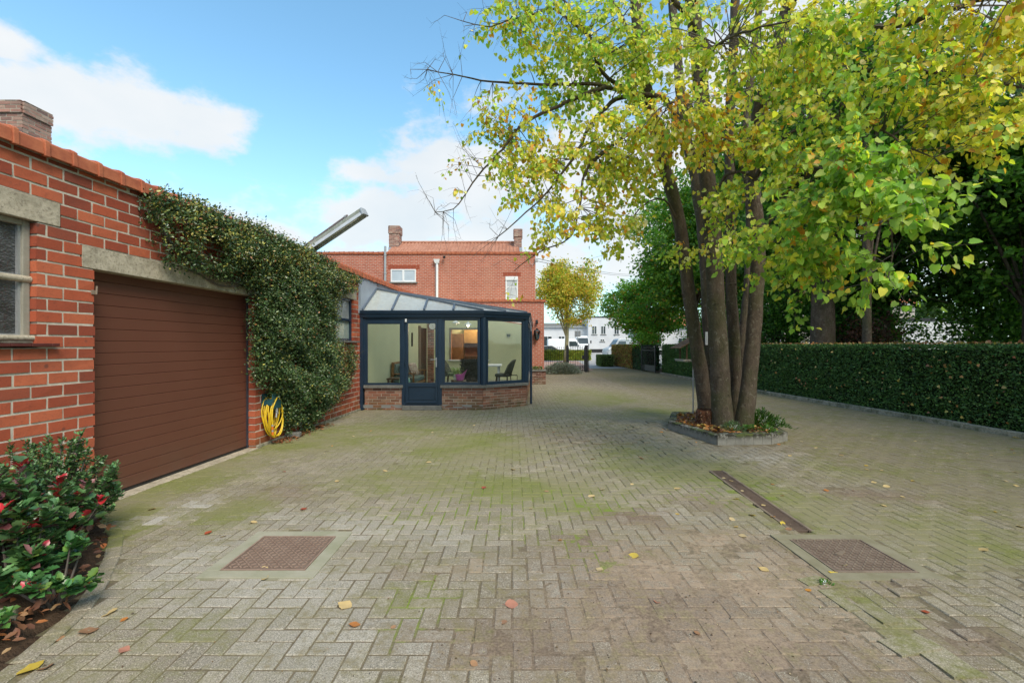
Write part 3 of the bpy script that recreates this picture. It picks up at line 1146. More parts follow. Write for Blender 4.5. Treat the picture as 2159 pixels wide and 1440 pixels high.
GW_TOP = 3.17
gar = empty('garage_building', WP(5.6, -.5, 0), 'long red brick garage with a brown sectional door and an orange tiled wall top', 'garage')
DOOR = (4.351, 6.815, -.1, 2.270)
WIN1 = (2.70, 3.842, 1.55, 2.589)
WIN2 = (9.45, 10.46, 1.62, 2.589)
LINT = [(4.228, 6.93, 2.270, 2.478), (2.55, 4.036, 2.589, 2.796), (9.25, 10.62, 2.589, 2.796)]
CRS = (GW_TOP + .02) / 30
m = MB()
brickwork(m, WP, -1.5, 18.6, -.072, GW_TOP, [DOOR, WIN1, WIN2] + LINT, .10633, .262, .17, .019, 11, ragged=.008)
m.mat = 1; m.fbox(WP, -1.5, 18.6, -.18, -.006, GW_TOP + .001, GW_TOP + .086)
m.build('brick_wall', [M['brick'], M['mortar']], gar)
# reveal walls behind, and the flat roof and back of the garage
m = MB()
m.fbox(WP, -1.5, 2.6, -.20, -.175, 0, GW_TOP)
m.fbox(WP, 3.95, 4.25, -.20, -.175, 0, GW_TOP)
m.fbox(WP, 6.9, 9.3, -.20, -.175, 0, GW_TOP)
m.fbox(WP, 10.55, 18.6, -.20, -.175, 0, GW_TOP)
m.fbox(WP, -1.5, 18.6, -6.2, -6.0, 0, 3.0)
m.fbox(WP, -1.5, -1.35, -6.0, -.2, 0, 3.0)
m.fbox(WP, -1.35, 18.6, -6.0, -.20, 0.0, .02)
m.build('back_wall', M['mortar'], gar)
m = MB(); m.fbox(WP, -1.5, 18.6, -6.0, -.19, 3.0, 3.10)
m.build('flat_roof', speck('bitumen', (.06, .06, .06), (.09, .09, .085), 3, .9, .2), gar)
for q, (a, b, c_, d_) in enumerate(LINT):
    m = MB()
    n = 14
    rg = random.Random(q)
    for i in range(1):
        m.fbox(WP, a, b, -.16, .004, c_ + .001, d_ - .001)
    m.build('lintel', M['concrete'], gar, bevel=.006)

# coping tiles
m = MB(); m2 = MB()
prof = [(.035, 3.160), (.062, 3.160), (.056, 3.268), (.030, 3.285), (-.20, 3.325), (-.20, 3.300), (.030, 3.258)]
prof2 = [(.030, 3.150), (.074, 3.150), (.069, 3.280), (.036, 3.300), (-.21, 3.340), (-.21, 3.305), (.030, 3.262)]
s = -1.5; k = 0
rg = random.Random(4)
while s < 18.5:
    dz = rg.uniform(-.004, .004); dd = rg.uniform(-.004, .004)
    m.prism(prof, lambda d, z: WP(s + .004, d + dd, z + dz), lambda d, z: WP(s + .198, d + dd, z + dz))
    m.prism(prof2, lambda d, z: WP(s + .196, d + dd, z + dz), lambda d, z: WP(s + .237, d + dd, z + dz))
    s += .2345
m.build('coping', M['clay'], gar, bevel=.005)

# sectional door
DP = lambda s, d, z: WP(s, d - .135, z)
gd = MB()
rg = random.Random(1)
H0, H1 = .035, 2.30
n = 19
ph = (H1 - H0) / n
pts = []
for i in range(n):
    z0, z1 = H0 + i * ph, H0 + (i + 1) * ph
    gd.prism([(.004, z0), (.0045, z0 + .003), (.011, z0 + .007), (.012, z1 - .004), (.007, z1), (-.03, z1), (-.03, z0)],
             lambda d, z: DP(4.30, d, z), lambda d, z: DP(6.83, d, z))
t = NT('brown_door_paint')
nb = t.noise(1.5, 3, .5); nz = t.sep(t.pos)
f3 = t.noise(500, 2, .5)
c_ = t.mix(nb, (.118, .044, .028), (.145, .056, .036))
c_ = t.mix(t.math('MULTIPLY', t.rng(nz[2], .45, .0, 0, .6), t.rng(t.noise(3, 5, .6), .3, .6)), c_, (.11, .065, .045))
c_ = t.mix(t.rng(t.noise(22, 3, .6, t.mapv((1, 1, .2))), .6, .8, 0, .25), c_, (.13, .07, .05))
t.bump(f3, .25, .001)
M['door_brown'] = t.done(c_, .42, .45)
gdo = gd.build('garage_door', M['door_brown'], gar)
m = MB(); m.fbox(DP, 4.30, 6.83, .0, .016, .004, .033)
m.build('rubber_seal', M['black'], gdo)
m = MB(); m.fbox(DP, 6.795, 6.83, .013, .03, .0, 2.285)
m.build('guide_strip', speck('slate_blue_paint', (.03, .038, .055), (.04, .05, .07), 5, .4, .5), gdo)
m = MB(); m.fbox(WP, 4.33, 6.83, -.15, .045, -.03, .006)
m.build('threshold', M['concrete'], gar, bevel=.004)
for (a, b, c_) in ((6.83, 10.8, .045), (3.2, 4.33, .03)):
    m = MB(); m.fbox(WP, a, b, .0, .03, -.03, c_)
    m.build('plinth', M['concrete_moss'], gar, bevel=.006)
# old hinge pins left in the brickwork
for (s_, z_) in ((4.342, 2.05), (4.342, .235), (6.825, 2.02)):
    m = MB()
    m.fbox(WP, s_ - .03, s_ + .012, .0, .012, z_ - .02, z_ + .02)
    m.tube([WP(s_ + .008, .016, z_ - .02), WP(s_ + .010, .02, z_ + .06)], .008, 6)
    m.build('hinge_pin', M['rust_dark'], gar)

# near window: concrete frame with two textured panes, concrete sill and dark tile ledge
fr_o = MB()
w0, w1 = WIN1[0], WIN1[1]
fr_o.fbox(WP, w0, w0 + .05, -.13, -.055, 1.56, 2.588)
fr_o.fbox(WP, w1 - .055, w1 + .001, -.13, -.055, 1.56, 2.588)
fr_o.fbox(WP, w0 + .05, w1 - .055, -.13, -.055, 2.545, 2.588)
win = fr_o.build('window', speck('cement_frame', (.33, .31, .255), (.25, .235, .19), 8, .85, .2, bump=.6), gar, bevel=.006)
m = MB(); m.smooth = False
def halfround(mb_, s0, s1, zc, r, dbase, n=8):
    poly = [(dbase, zc - r)] + [(dbase + math.cos(a) * r * .9, zc + math.sin(a) * r) for a in [(-.5 + i / n) * math.pi for i in range(n + 1)]] + [(dbase, zc + r)]
    mb_.prism(poly, lambda d, z: WP(s0, d, z), lambda d, z: WP(s1, d, z))
halfround(m, w0 - .02, w1 + .002, 2.10, .028, -.06)
m.build('transom', M['concrete'], win)
m = MB(); m.fbox(WP, w0 - .02, w1 + .015, -.13, -.03, 1.565, 1.63); halfround(m, w0 - .02, w1 + .018, 1.607, .022, -.03)
m.build('sill', M['concrete'], win, bevel=.004)
M['frosted'] = None
t = NT('ribbed_glass')
v = t.n.new('ShaderNodeTexVoronoi'); v.inputs['Scale'].default_value = 42; t.l.new(t.mapv((1, 1, 1.6)), v.inputs['Vector'])
t.bump(v.outputs['Distance'], 1.0, .006)
M['rib'] = t.done(t.mix(t.rng(t.noise(4), .35, .65), (.035, .036, .038), (.10, .105, .11)), .12, .6)
m = MB()
for (z0, z1) in ((1.63, 2.075), (2.125, 2.555)):
    m.fbox(WP, w0 + .05, w1 - .075, -.105, -.097, z0 + .012, z1)
m.build('pane', M['rib'], win)
m = MB()
for (z0, z1) in ((1.63, 2.072), (2.128, 2.555)):
    m.fbox(WP, w1 - .075, w1 - .055, -.11, -.075, z0, z1)
    m.fbox(WP, w0 + .05, w1 - .075, -.11, -.085, z0, z0 + .012)
m.build('sash', M['galv'], win)
m = MB()
s_ = w0 - .15
rg = random.Random(3)
while s_ < 4.0:
    m.fbox(WP, s_, min(s_ + .148, 3.985), -.05, .055, 1.536 + rg.uniform(-.001, .001), 1.562)
    s_ += .152
m.build('tile_ledge', speck('dark_red_tile', (.085, .022, .02), (.12, .035, .03), 8, .35, .5), gar, bevel=.003)

# far window behind the climber
M['frost'] = speck('frosted_pane', (.30, .37, .33), (.24, .31, .28), 3, .25, .5, bump=.2)
M['grey_pane'] = speck('grey_pane', (.33, .35, .35), (.42, .44, .45), 4, .2, .5, bump=.1)
w0, w1 = WIN2[0], WIN2[1]
fr_o = MB()
rect_frame(fr_o, WP, w0, w1, 1.638, 2.588, .05, -.12, -.05)
fr_o.fbox(WP, w0 + .05, w1 - .05, -.12, -.045, 2.085, 2.135)
win = fr_o.build('window', M['navy'], gar, bevel=.004)
m = MB(); m.fbox(WP, w0 + .05, w1 - .05, -.10, -.092, 1.69, 2.085)
m.build('pane', M['frost'], win)
m = MB(); m.fbox(WP, w0 + .05, w1 - .05, -.10, -.092, 2.135, 2.575)
m.fbox(WP, 10.02, 10.05, -.10, -.07, 2.135, 2.575)
m.build('vent_pane', M['grey_pane'], win)
m = MB(); m.fbox(WP, w0 - .12, w1 + .16, -.06, .075, 1.600, 1.637)
m.build('sill', M['stone_sill'], win, bevel=.004)

# zinc sheets over the wall where the conservatory leans on it
m = MB()
m.add([WP(10.75, .004, 2.36), WP(18.6, .004, 2.36), WP(18.6, .004, 3.165), WP(10.75, .004, 3.165)], [(0, 1, 2, 3)])
m.fbox(WP, 10.72, 10.76, .0, .02, 2.30, 3.165)
m.build('zinc_flashing', M['zinc'], gar)

# big chimney rising from the garage roof
m = MB()
cfr = frame((-9.40, 8.0), (1, 0), (0, -1))
cs = frame((-8.6, 8.0), (0, 1), (1, 0))
for f_, L_, sd in ((cfr, .80, 21), (cs, .51, 22)):
    brickwork(m, f_, 0, L_, 3.0, 5.62, [], .0655, .205, .10, .015, sd)
    brickwork(m, f_, -.0, L_ + .0, 5.62, 5.84, [], .0655, .205, .13, .015, sd + 3, front=.03)
m.mat = 1
m.box(-9.38, -8.62, 8.02, 8.49, 3.0, 5.82)
m.build('chimney', [M['brick_old'], M['mortar_low']], gar)
# ------------------------------------------------------------------ conservatory
YF = 10.85
con = empty('conservatory', (-1.6, YF + .5, 0), 'navy framed glass conservatory with a glazed lean-to roof on a low brick wall', 'conservatory')
A_ = Vector((-.684, YF, 0)); B_ = Vector((.395, 11.65, 0)); E_ = Vector((.78, 18.58, 0))
F1 = frame((0, YF), (1, 0), (0, -1))
F2 = frame(A_, B_ - A_, ((B_ - A_).y, -(B_ - A_).x))
F3 = frame(B_, E_ - B_, ((E_ - B_).y, -(E_ - B_).x))
L2, L3 = (B_ - A_).length, (E_ - B_).length
# dwarf brick walls
m = MB()
brickwork(m, F1, -3.52, -2.60, -.02, .520, [], .0675, .215, .2, .011, 31, front=-.03)
brickwork(m, F1, -1.69, -.684 - .012, -.02, .520, [], .0675, .215, .2, .011, 32, front=-.03)
brickwork(m, F2, .012, L2 - .012, -.02, .520, [], .0675, .215, .2, .011, 33, front=-.03)
brickwork(m, F3, .012, L3 - .6, -.02, .520, [], .0675, .215, .2, .011, 34, front=-.03)
m.build('dwarf_wall', [M['brick_low'], M['mortar_low']], con)
m = MB()
m.fbox(F1, -3.53, -2.597, -.20, .035, .521, .590)
m.fbox(F1, -1.705, -.684 + .01, -.20, .035, .521, .590)
m.pts8([F2(-.006, .035, .521), F2(L2, .035, .521), F2(L2, -.2, .521), F2(.02, -.2, .521), F2(-.006, .035, .590), F2(L2, .035, .590), F2(L2, -.2, .590), F2(.02, -.2, .590)])
m.pts8([F3(.0, .035, .521), F3(L3, .035, .521), F3(L3, -.2, .521), F3(.0, -.2, .521), F3(.0, .035, .590), F3(L3, .035, .590), F3(L3, -.2, .590), F3(.0, -.2, .590)])
m.build('sill', M['stone_sill'], con, bevel=.005)
m = MB(); m.fbox(F1, -2.61, -1.675, -.2, .06, .0, .105)
m.build('doorstep', M['stone_sill'], con, bevel=.006)

TOP = 2.195
# posts
for (fr_, a, b, z0) in ((F1, -3.625, -3.55, -.02), (F1, -3.549, -3.50, .591), (F1, -2.628, -2.566, .12), (F1, -1.74, -1.672, .12), (F3, .03, .10, .591)):
    m = MB(); m.fbox(fr_, a, b, -.09, .0, z0, TOP)
    if fr_ is F1 and a < -3.6:
        m.fbox(fr_, a, b, -.16, .03, z0, TOP)
        m.v = m.v[8:]; m.c = m.c[8:]; m.f = m.f[6:]; m.m = m.m[6:]; m.sm = m.sm[6:]
        m.f = [[i - 8 for i in f] for f in m.f]
    m.build('post', M['navy'], con, bevel=.004)
for (P0, dirs) in ((A_, ((-1, 0, 0), (B_ - A_).normalized())), (B_, ((A_ - B_).normalized(), (E_ - B_).normalized()))):
    m = MB()
    c0 = P0 + Vector((0, .05, 0)) if P0 is A_ else P0 + Vector((-.05, .03, 0))
    m.tube([c0 + Vector((0, 0, .591)), c0 + Vector((0, 0, TOP))], .082, 8)
    m.build('corner_post', M['navy'], con, bevel=.004)


def pane_window(fr_, s0, s1, z0, z1, w=.045, wt=None, top_deep=False):
    m = MB()
    rect_frame(m, fr_, s0, s1, z0, z1, w, -.075, -.012, wt=wt)
    rect_frame(m, fr_, s0 + w + .0, s1 - w, z0 + w, z1 - (wt or w), .016, -.055, -.022)
    o = m.build('window', M['navy'], con, bevel=.003)
    g = MB(); g.fbox(fr_, s0 + w + .016, s1 - w - .016, -.044, -.038, z0 + w + .016, z1 - (wt or w) - .016)
    g.build('pane', M['glass'], o)
    return o


pane_window(F1, -3.499, -2.629, .591, TOP, .035, wt=.135)
pane_window(F1, -1.671, -.76, .591, TOP, .05)
pane_window(F2, .085, L2 - .085, .591, TOP, .055)
seg = (L3 - .75) / 3
for i in range(3):
    pane_window(F3, .101 + i * seg, .101 + (i + 1) * seg - .01, .591, TOP, .05)
pane_window(F3, .101 + 3 * seg, L3 - .05, .591, TOP, .05)
# door
m = MB()
rect_frame(m, F1, -2.565, -1.741, .106, TOP, .032, -.08, -.008, wt=.055, wb=.03)
dfm = m.build('door_frame', M['navy'], con, bevel=.003)
m = MB()
d0, d1, dz0, dz1 = -2.530, -1.776, .140, 2.136
m.fbox(F1, d0, d0 + .052, -.07, .006, dz0, dz1)
m.fbox(F1, d1 - .052, d1, -.07, .006, dz0, dz1)
m.fbox(F1, d0 + .052, d1 - .052, -.07, .006, 2.06, dz1)
m.fbox(F1, d0 + .052, d1 - .052, -.07, .006, .545, .645)
m.fbox(F1, d0 + .052, d1 - .052, -.07, .006, dz0, .215)
m.fbox(F1, d0 + .052, d1 - .052, -.05, -.018, .215, .545)
m.fbox(F1, d0 + .02, d1 - .02, .006, .022, dz0 + .028, dz0 + .042)
m.fbox(F1, d0 + .075, d1 - .075, -.018, -.008, .240, .52)
dlf = m.build('door', M['navy'], con, bevel=.004)
m = MB(); m.fbox(F1, d0 + .052, d1 - .052, -.042, -.036, .645, 2.06)
m.build('pane', M['glass'], dlf)
m = MB()
hx = d1 - .028
m.fbox(F1, hx - .014, hx + .014, .006, .014, 1.02, 1.25)
m.tube([F1(hx, .01, 1.20), F1(hx, .055, 1.20), F1(hx - .02, .06, 1.20), F1(hx - .13, .06, 1.198)], .009, 8)
m.tube([F1(hx, .014, 1.07), F1(hx, .024, 1.07)], .012, 8)
m.build('handle', M['galv'], dlf)
for z_ in (.30, 1.12, 1.98):
    m = MB(); m.tube([F1(d0 - .012, .015, z_ - .05), F1(d0 - .012, .015, z_ + .05)], .011, 8)
    m.build('hinge', M['navy'], dlf)
m = MB(); m.fbox(F1, -2.545, -2.50, .008, .05, 2.085, 2.165)
m.build('sensor', M['white_paint'], con, bevel=.012)

# gutter / fascia profile along the three eaves
gp = [(-.10, 2.196), (.035, 2.196), (.045, 2.225), (.060, 2.285), (.075, 2.292), (.078, 2.330), (.088, 2.336), (.088, 2.362), (.07, 2.366), (.06, 2.350), (-.10, 2.350)]
mit = lambda fr_, s, sgn, d, ang: fr_(s + sgn * d * math.tan(ang / 2), d, 0)
ang12 = math.acos(max(-1, min(1, Vector((1, 0, 0)).dot((B_ - A_).normalized()))))
ang23 = math.acos(max(-1, min(1, (B_ - A_).normalized().dot((E_ - B_).normalized()))))
m = MB()
zz = lambda v, z: Vector((v.x, v.y, z))
m.prism(gp, lambda d, z: F1(-3.635, d, z), lambda d, z: zz(mit(F1, -.684, 1, d, ang12), z))
m.prism(gp, lambda d, z: zz(mit(F2, 0, -1, d, ang12), z), lambda d, z: zz(mit(F2, L2, 1, d, ang23), z))
m.prism(gp, lambda d, z: zz(mit(F3, 0, -1, d, ang23), z), lambda d, z: F3(L3, d, z))
m.build('gutter', M['navy'], con)
m = MB()
m.tube([F3(.35, .03, 2.2), F3(.30, .08, 2.05), F3(.22, .09, 1.9), F3(.2, .09, .02)], .03, 10)
m.build('downpipe', M['navy'], con)

# glazed roof
AP = Vector((wx(11.83) + .03, 11.83, 2.985))
A3 = Vector((A_.x, A_.y + .02, 2.365)); B3 = Vector((B_.x, B_.y + .02, 2.365)); E3 = Vector((E_.x, E_.y, 2.365))
L0 = Vector((wx(10.87) + .03, 10.87, 2.365)); R3 = Vector((wx(18.58) + .03, 18.58, 2.985))
M['roof_glass'] = translucent_roof('roof_glass')
for poly in ((L0, A3, AP), (A3, B3, AP), (B3, E3, R3, AP)):
    nrm = (poly[1] - poly[0]).cross(poly[2] - poly[0]).normalized() * .006
    m = MB()
    n = len(poly)
    m.add([p + nrm for p in poly] + [p - nrm for p in poly], [tuple(range(n)), tuple(range(2 * n - 1, n - 1, -1))] + [(i, n + i, n + (i + 1) % n, (i + 1) % n) for i in range(n)])
    m.build('roof_pane', M['roof_glass'], con)
M['bar'] = speck('roof_bar_grey', (.085, .11, .145), (.11, .14, .18), 4, .4, .5, bump=.05)
up = Vector((0, 0, .03))
bars = [(L0, AP, .07), (AP, A3, .06), (AP, B3, .065), (AP, R3, .08)]
for X in (-2.865, -2.10, -1.40):
    tt = (X - AP.x) / (A3.x - AP.x)
    bars.append((Vector((X, 10.87, 2.365)), AP.lerp(A3, tt), .05))
for k in range(1, 8):
    q = k / 8
    bars.append((B3.lerp(E3, q), AP.lerp(R3, q), .05))
bars.append((A3.lerp(B3, .5), AP, .04))
for a, b, w in bars:
    m = MB(); m.bar(a + up * .7, b + up * .7, w, .04)
    m.build('rafter', M['bar'], con, bevel=.004)
# zinc cheek
m = MB()
ck = [Vector((wx(10.80) + .012, 10.80, 2.366)), L0 + Vector((-.012, .0, 0)), AP + Vector((-.012, 0, 0)), Vector((wx(11.9) + .012, 11.9, 3.16)), Vector((wx(10.80) + .012, 10.80, 3.16))]
m.add(ck + [p + Vector((.010, 0, 0)) for p in ck], [(0, 1, 2, 3, 4), (9, 8, 7, 6, 5)] + [(i, i + 5, (i + 1) % 5 + 5, (i + 1) % 5) for i in range(5)])
m.build('cheek', M['zinc'], con)
# interior surfaces
m = MB()
m.add([WP(10.95, .03, .1), WP(18.56, .03, .1), WP(18.56, .03, 2.97), WP(12.0, .03, 2.97), WP(10.95, .03, 2.36)], [(0, 1, 2, 3, 4)])
BX0, BX1 = -3.3, .86
ox0, ox1, oz0, oz1 = -2.49, -1.02, .95, 2.17
YB = 18.56
tz = lambda x: min(2.97, 2.93 - (x + 3.15) * .158)
for (a, b, c_, d_) in ((BX0, ox0, .1, None), (ox1, .80, .1, None), (ox0, ox1, .1, oz0), (ox0, ox1, oz1, None)):
    ta, tb_ = (tz(a), tz(b)) if d_ is None else (d_, d_)
    m.pts8([(a, YB, c_), (b, YB, c_), (b, YB + .03, c_), (a, YB + .03, c_), (a, YB, ta), (b, YB, tb_), (b, YB + .03, tb_), (a, YB + .03, ta)])
m.build('plaster', M['plaster'], con)
M['floor'] = speck('grey_floor_tile', (.22, .22, .21), (.28, .28, .27), 2, .4, .4, bump=.05)
m = MB(); m.box(-3.9, -.69, YF + .03, YB, .04, .115); m.box(-.689, .38, 11.68, YB, .04, .115)
m.build('floor', M['floor'], con)
m = MB()
for (a, b, c_, d_) in ((ox0 - .06, ox1 + .06, oz1, oz1 + .07), (ox0 - .06, ox0, oz0, oz1), (ox1, ox1 + .06, oz0, oz1)):
    m.box(a, b, YB - .03, YB - .002, c_, d_)
m.build('opening_trim', speck('brown_grey_trim', (.20, .17, .14), (.25, .21, .17), 4, .6), con)
m = MB(); m.box(ox0 - .10, ox1 + .10, YB - .12, YB - .004, oz0 - .05, oz0 - .002)
m.build('inner_ledge', M['white_paint'], con)
# dark panel as the shaded doorway opening in the left inner wall, a brick pier and a tall panel at the far corner
m = MB(); m.fbox(WP, 16.2, 17.05, .032, .06, .116, 2.16)
m.build('doorway', speck('doorway_shade', (.03, .02, .018), (.05, .035, .03), 3, .5), con)
m = MB(); m.fbox(WP, 15.98, 16.2, .032, .075, .116, 2.22)
m.build('doorway_trim', speck('taupe_trim', (.17, .13, .10), (.2, .16, .12), 3, .6), con)
m = MB(); m.fbox(WP, 15.1, 15.2, .032, .06, 1.5, 1.95)
m.build('key_rack', M['black'], con)
m = MB()
pf = frame((wx(17.3) + .03, 17.3), (1, 0), (0, -1))
brickwork(m, pf, 0, .20, .115, 2.95, [], .0675, .215, .30, .011, 51)
m.build('brick_pier', [M['brick_low'], M['mortar_low']], con)

# ------------------------------------------------------------------ things inside the conservatory
wood = speck('warm_wood', (.22, .11, .045), (.30, .16, .07), 6, .45, .4, bump=.1)
wood_d = speck('dark_wood', (.07, .042, .028), (.11, .065, .04), 6, .45, .4, bump=.1)
fab = speck('sage_cushion_fabric', (.13, .17, .15), (.17, .21, .185), 9, .9, .1, bump=.3)
floral = speck('floral_fabric', (.50, .42, .33), (.35, .22, .18), 22, .9, .1, bump=.2, detail=3, lo=.48, hi=.56)
FZ = .115


def sofa():
    o = Vector((-3.02, 13.75, FZ))
    r = empty('sofa', o, 'low wooden sofa with a grey green seat behind the left pane and glass door', 'sofa')
    m = MB()
    for y in (12.95, 14.55):
        m.bar((-3.42, y, FZ), (-3.38, y, FZ + .92), .05, .07)
        m.bar((-2.80, y, FZ), (-2.80, y, FZ + .60), .05, .05)
        m.bar((-3.40, y, FZ + .60), (-2.72, y, FZ + .63), .07, .035)
    m.bar((-2.80, 12.95, FZ + .30), (-2.80, 14.55, FZ + .30), .04, .07)
    m.bar((-3.40, 12.95, FZ + .90), (-3.40, 14.55, FZ + .90), .05, .07)
    m.build('frame', wood, r, bevel=.006)
    m = MB(); m.box(-3.40, -2.78, 12.99, 14.51, FZ + .34, FZ + .48)
    m.build('seat', fab, r, bevel=.04)
    m = MB()
    m.pts8([(-3.34, 12.98, FZ + .40), (-3.20, 12.98, FZ + .44), (-3.20, 14.52, FZ + .44), (-3.34, 14.52, FZ + .40), (-3.42, 12.98, FZ + .88), (-3.32, 12.98, FZ + .88), (-3.32, 14.52, FZ + .88), (-3.42, 14.52, FZ + .88)])
    m.build('backrest', fab, r, bevel=.03)


sofa()
for (y, x, rot, lab) in ((13.25, -3.14, .3, 'striped pale cushion leaning at the near end of the sofa'), (14.1, -3.05, -.3, 'flowery pink and cream cushion at the far end of the sofa')):
    m = MB(); m.smooth = True
    R_ = Matrix.Rotation(math.radians(90) + rot, 3, 'Z') @ Matrix.Rotation(math.radians(70), 3, 'X')
    n = 8
    vs = []
    for sgn in (1, -1):
        for i in range(n + 1):
            for j in range(n + 1):
                u, v = i / n * 2 - 1, j / n * 2 - 1
                th = .075 * max(0, (1 - u ** 4) * (1 - v ** 4)) ** .5
                vs.append(Vector((x, y, FZ + .68)) + R_ @ Vector((u * .21, v * .21, sgn * th)))
    fs = []
    for k in range(2):
        for i in range(n):
            for j in range(n):
                q = [k * (n + 1) ** 2 + i * (n + 1) + j, k * (n + 1) ** 2 + (i + 1) * (n + 1) + j, k * (n + 1) ** 2 + (i + 1) * (n + 1) + j + 1, k * (n + 1) ** 2 + i * (n + 1) + j + 1]
                fs.append(tuple(q if k == 0 else q[::-1]))
    m.add(vs, fs)
    tag(m.build('cushion', floral, origin=(x, y, FZ + .5)), lab, 'cushion', 'cushions on the sofa')

st = empty('side_table', (-3.0, 12.1, FZ), 'low dark wooden side table behind the left pane', 'table')
m = MB(); m.box(-3.27, -2.72, 11.85, 12.35, FZ + .52, FZ + .56); m.build('tabletop', wood_d, st, bevel=.004)
for (x, y) in ((-3.23, 11.89), (-2.76, 11.89), (-3.23, 12.31), (-2.76, 12.31)):
    m = MB(); m.box(x - .02, x + .02, y - .02, y + .02, FZ, FZ + .52); m.build('leg', wood_d, st)
dj = empty('demijohn', (-2.70, 11.45, FZ), 'pale green glass demijohn bottle by the door frame', 'bottle')
m = MB(); m.smooth = True
m.lathe((-2.70, 11.45, FZ + .42), [(.06, 0), (.13, .02), (.145, .08), (.13, .17), (.07, .235), (.03, .27), (.028, .33), (.035, .335)], 20)
m.build('body', speck('green_bottle_glass', (.22, .42, .36), (.28, .48, .42), 3, .1, .6, bump=.0), dj)
m = MB(); m.box(-2.84, -2.56, 11.32, 11.60, FZ, FZ + .42); m.build('stand', wood_d, dj, bevel=.004)

tb = empty('dining_table', (-.95, 15.4, FZ), 'white topped dining table behind the middle pane', 'table')
m = MB(); m.box(-1.65, -.35, 14.9, 16.3, FZ + .72, FZ + .76); m.build('tabletop', M['white_paint'], tb, bevel=.006)
for (x, y) in ((-1.55, 15.0), (-.45, 15.0), (-1.55, 16.2), (-.45, 16.2)):
    m = MB(); m.bar((x, y, FZ), (x, y, FZ + .72), .06, .06); m.build('leg', M['white_paint'], tb)

chair_fab = speck('olive_grey_upholstery', (.09, .095, .08), (.13, .135, .115), 8, .8, .2, bump=.3)


def chair(x, y, rz, label, mat_=None, throw=False):
    r = empty('dining_chair', (x, y, FZ), label, 'chair', 'chairs round the dining table')
    R_ = Matrix.Rotation(rz, 3, 'Z')
    P = lambda a, b, c: Vector((x, y, FZ)) + R_ @ Vector((a, b, c))
    mt = mat_ or chair_fab
    m = MB()
    m.rbox(P(0, 0, .45), (.48, .46, .10), R_)
    m.build('seat', mt, r, bevel=.03)
    # bucket back wrapping round, leaning back
    m = MB(); m.smooth = True
    rows, colsn = 7, 9
    vs = []
    for lay in (0, 1):
        for i in range(rows):
            t_ = i / (rows - 1)
            for j in range(colsn):
                u = j / (colsn - 1) * 2 - 1
                top = 1 - .35 * abs(u) ** 3
                h = .46 + t_ * .50 * top
                wd = .25 + .03 * t_
                bk = -.22 - .16 * t_ + .16 * u * u
                vs.append(P(u * wd, bk - lay * .045, h))
    fs = []
    nn = rows * colsn
    for i in range(rows - 1):
        for j in range(colsn - 1):
            q = [i * colsn + j, i * colsn + j + 1, (i + 1) * colsn + j + 1, (i + 1) * colsn + j]
            fs += [tuple(q), tuple(nn + k for k in q[::-1])]
    for j in range(colsn - 1):
        a = (rows - 1) * colsn + j
        fs.append((a, a + 1, nn + a + 1, nn + a)); fs.append((j + 1, j, nn + j, nn + j + 1))
    for i in range(rows - 1):
        a, b = i * colsn, (i + 1) * colsn
        fs.append((a, b, nn + b, nn + a)); a += colsn - 1; b += colsn - 1; fs.append((b, a, nn + a, nn + b))
    m.add(vs, fs)
    m.build('backrest', mt, r)
    for (a, b) in ((-.19, -.18), (.19, -.18), (-.19, .18), (.19, .18)):
        m = MB(); m.tube([P(a, b, .42), P(a * 1.25, b * 1.25, 0)], [.018, .011], 6); m.build('leg', wood_d, r)
    if throw:
        mbt = MB(); mbt.smooth = True
        vs, fs = [], []
        for i in range(9):
            for j in range(9):
                u = j / 8 * 2 - 1
                z = .99 - i * .09
                vs.append(P(u * (.30 - .02 * abs(4 - i)), -.46 + .015 * math.sin(i * 2 + j), z) if i else P(u * .28, -.36, 1.0))
        for i in range(8):
            for j in range(8): fs.append((i * 9 + j, i * 9 + j + 1, (i + 1) * 9 + j + 1, (i + 1) * 9 + j))
        mbt.add(vs, fs)
        mbt.build('sheepskin', M['fur'], r)
        # fur tufts
        N = 2500
        P0 = np.array([P(rngN.uniform(-.3, .3), -.47, rngN.uniform(.28, 1.0)) for _ in range(N)])
        leaves_mesh('fur', T_NEEDLE, P0, rngN.standard_normal((N, 3)) * .5 + np.array([0, 0, -1.0]), np.tile([0, -1.0, 0], (N, 1)) + .5 * rngN.standard_normal((N, 3)), rngN.uniform(.03, .06, N),
                    pal(N, [(.03, .03, .028), (.07, .07, .06)], [2, 1]), M['fur'], r)
    return r


M['fur'] = speck('dark_sheepskin', (.035, .035, .032), (.065, .062, .055), 20, .95, .1, bump=.5)
chair(-1.35, 14.55, math.radians(5), 'chair with a dark sheepskin over its back, facing the middle pane', throw=True)
chair(-2.0, 15.2, math.radians(-100), 'olive armchair on the left of the dining table, nearest the window')
chair(-2.05, 15.95, math.radians(-85), 'olive armchair on the left of the dining table, farther in')
chair(-.28, 14.9, math.radians(75), 'dark upholstered chair leaning back on the right of the dining table')

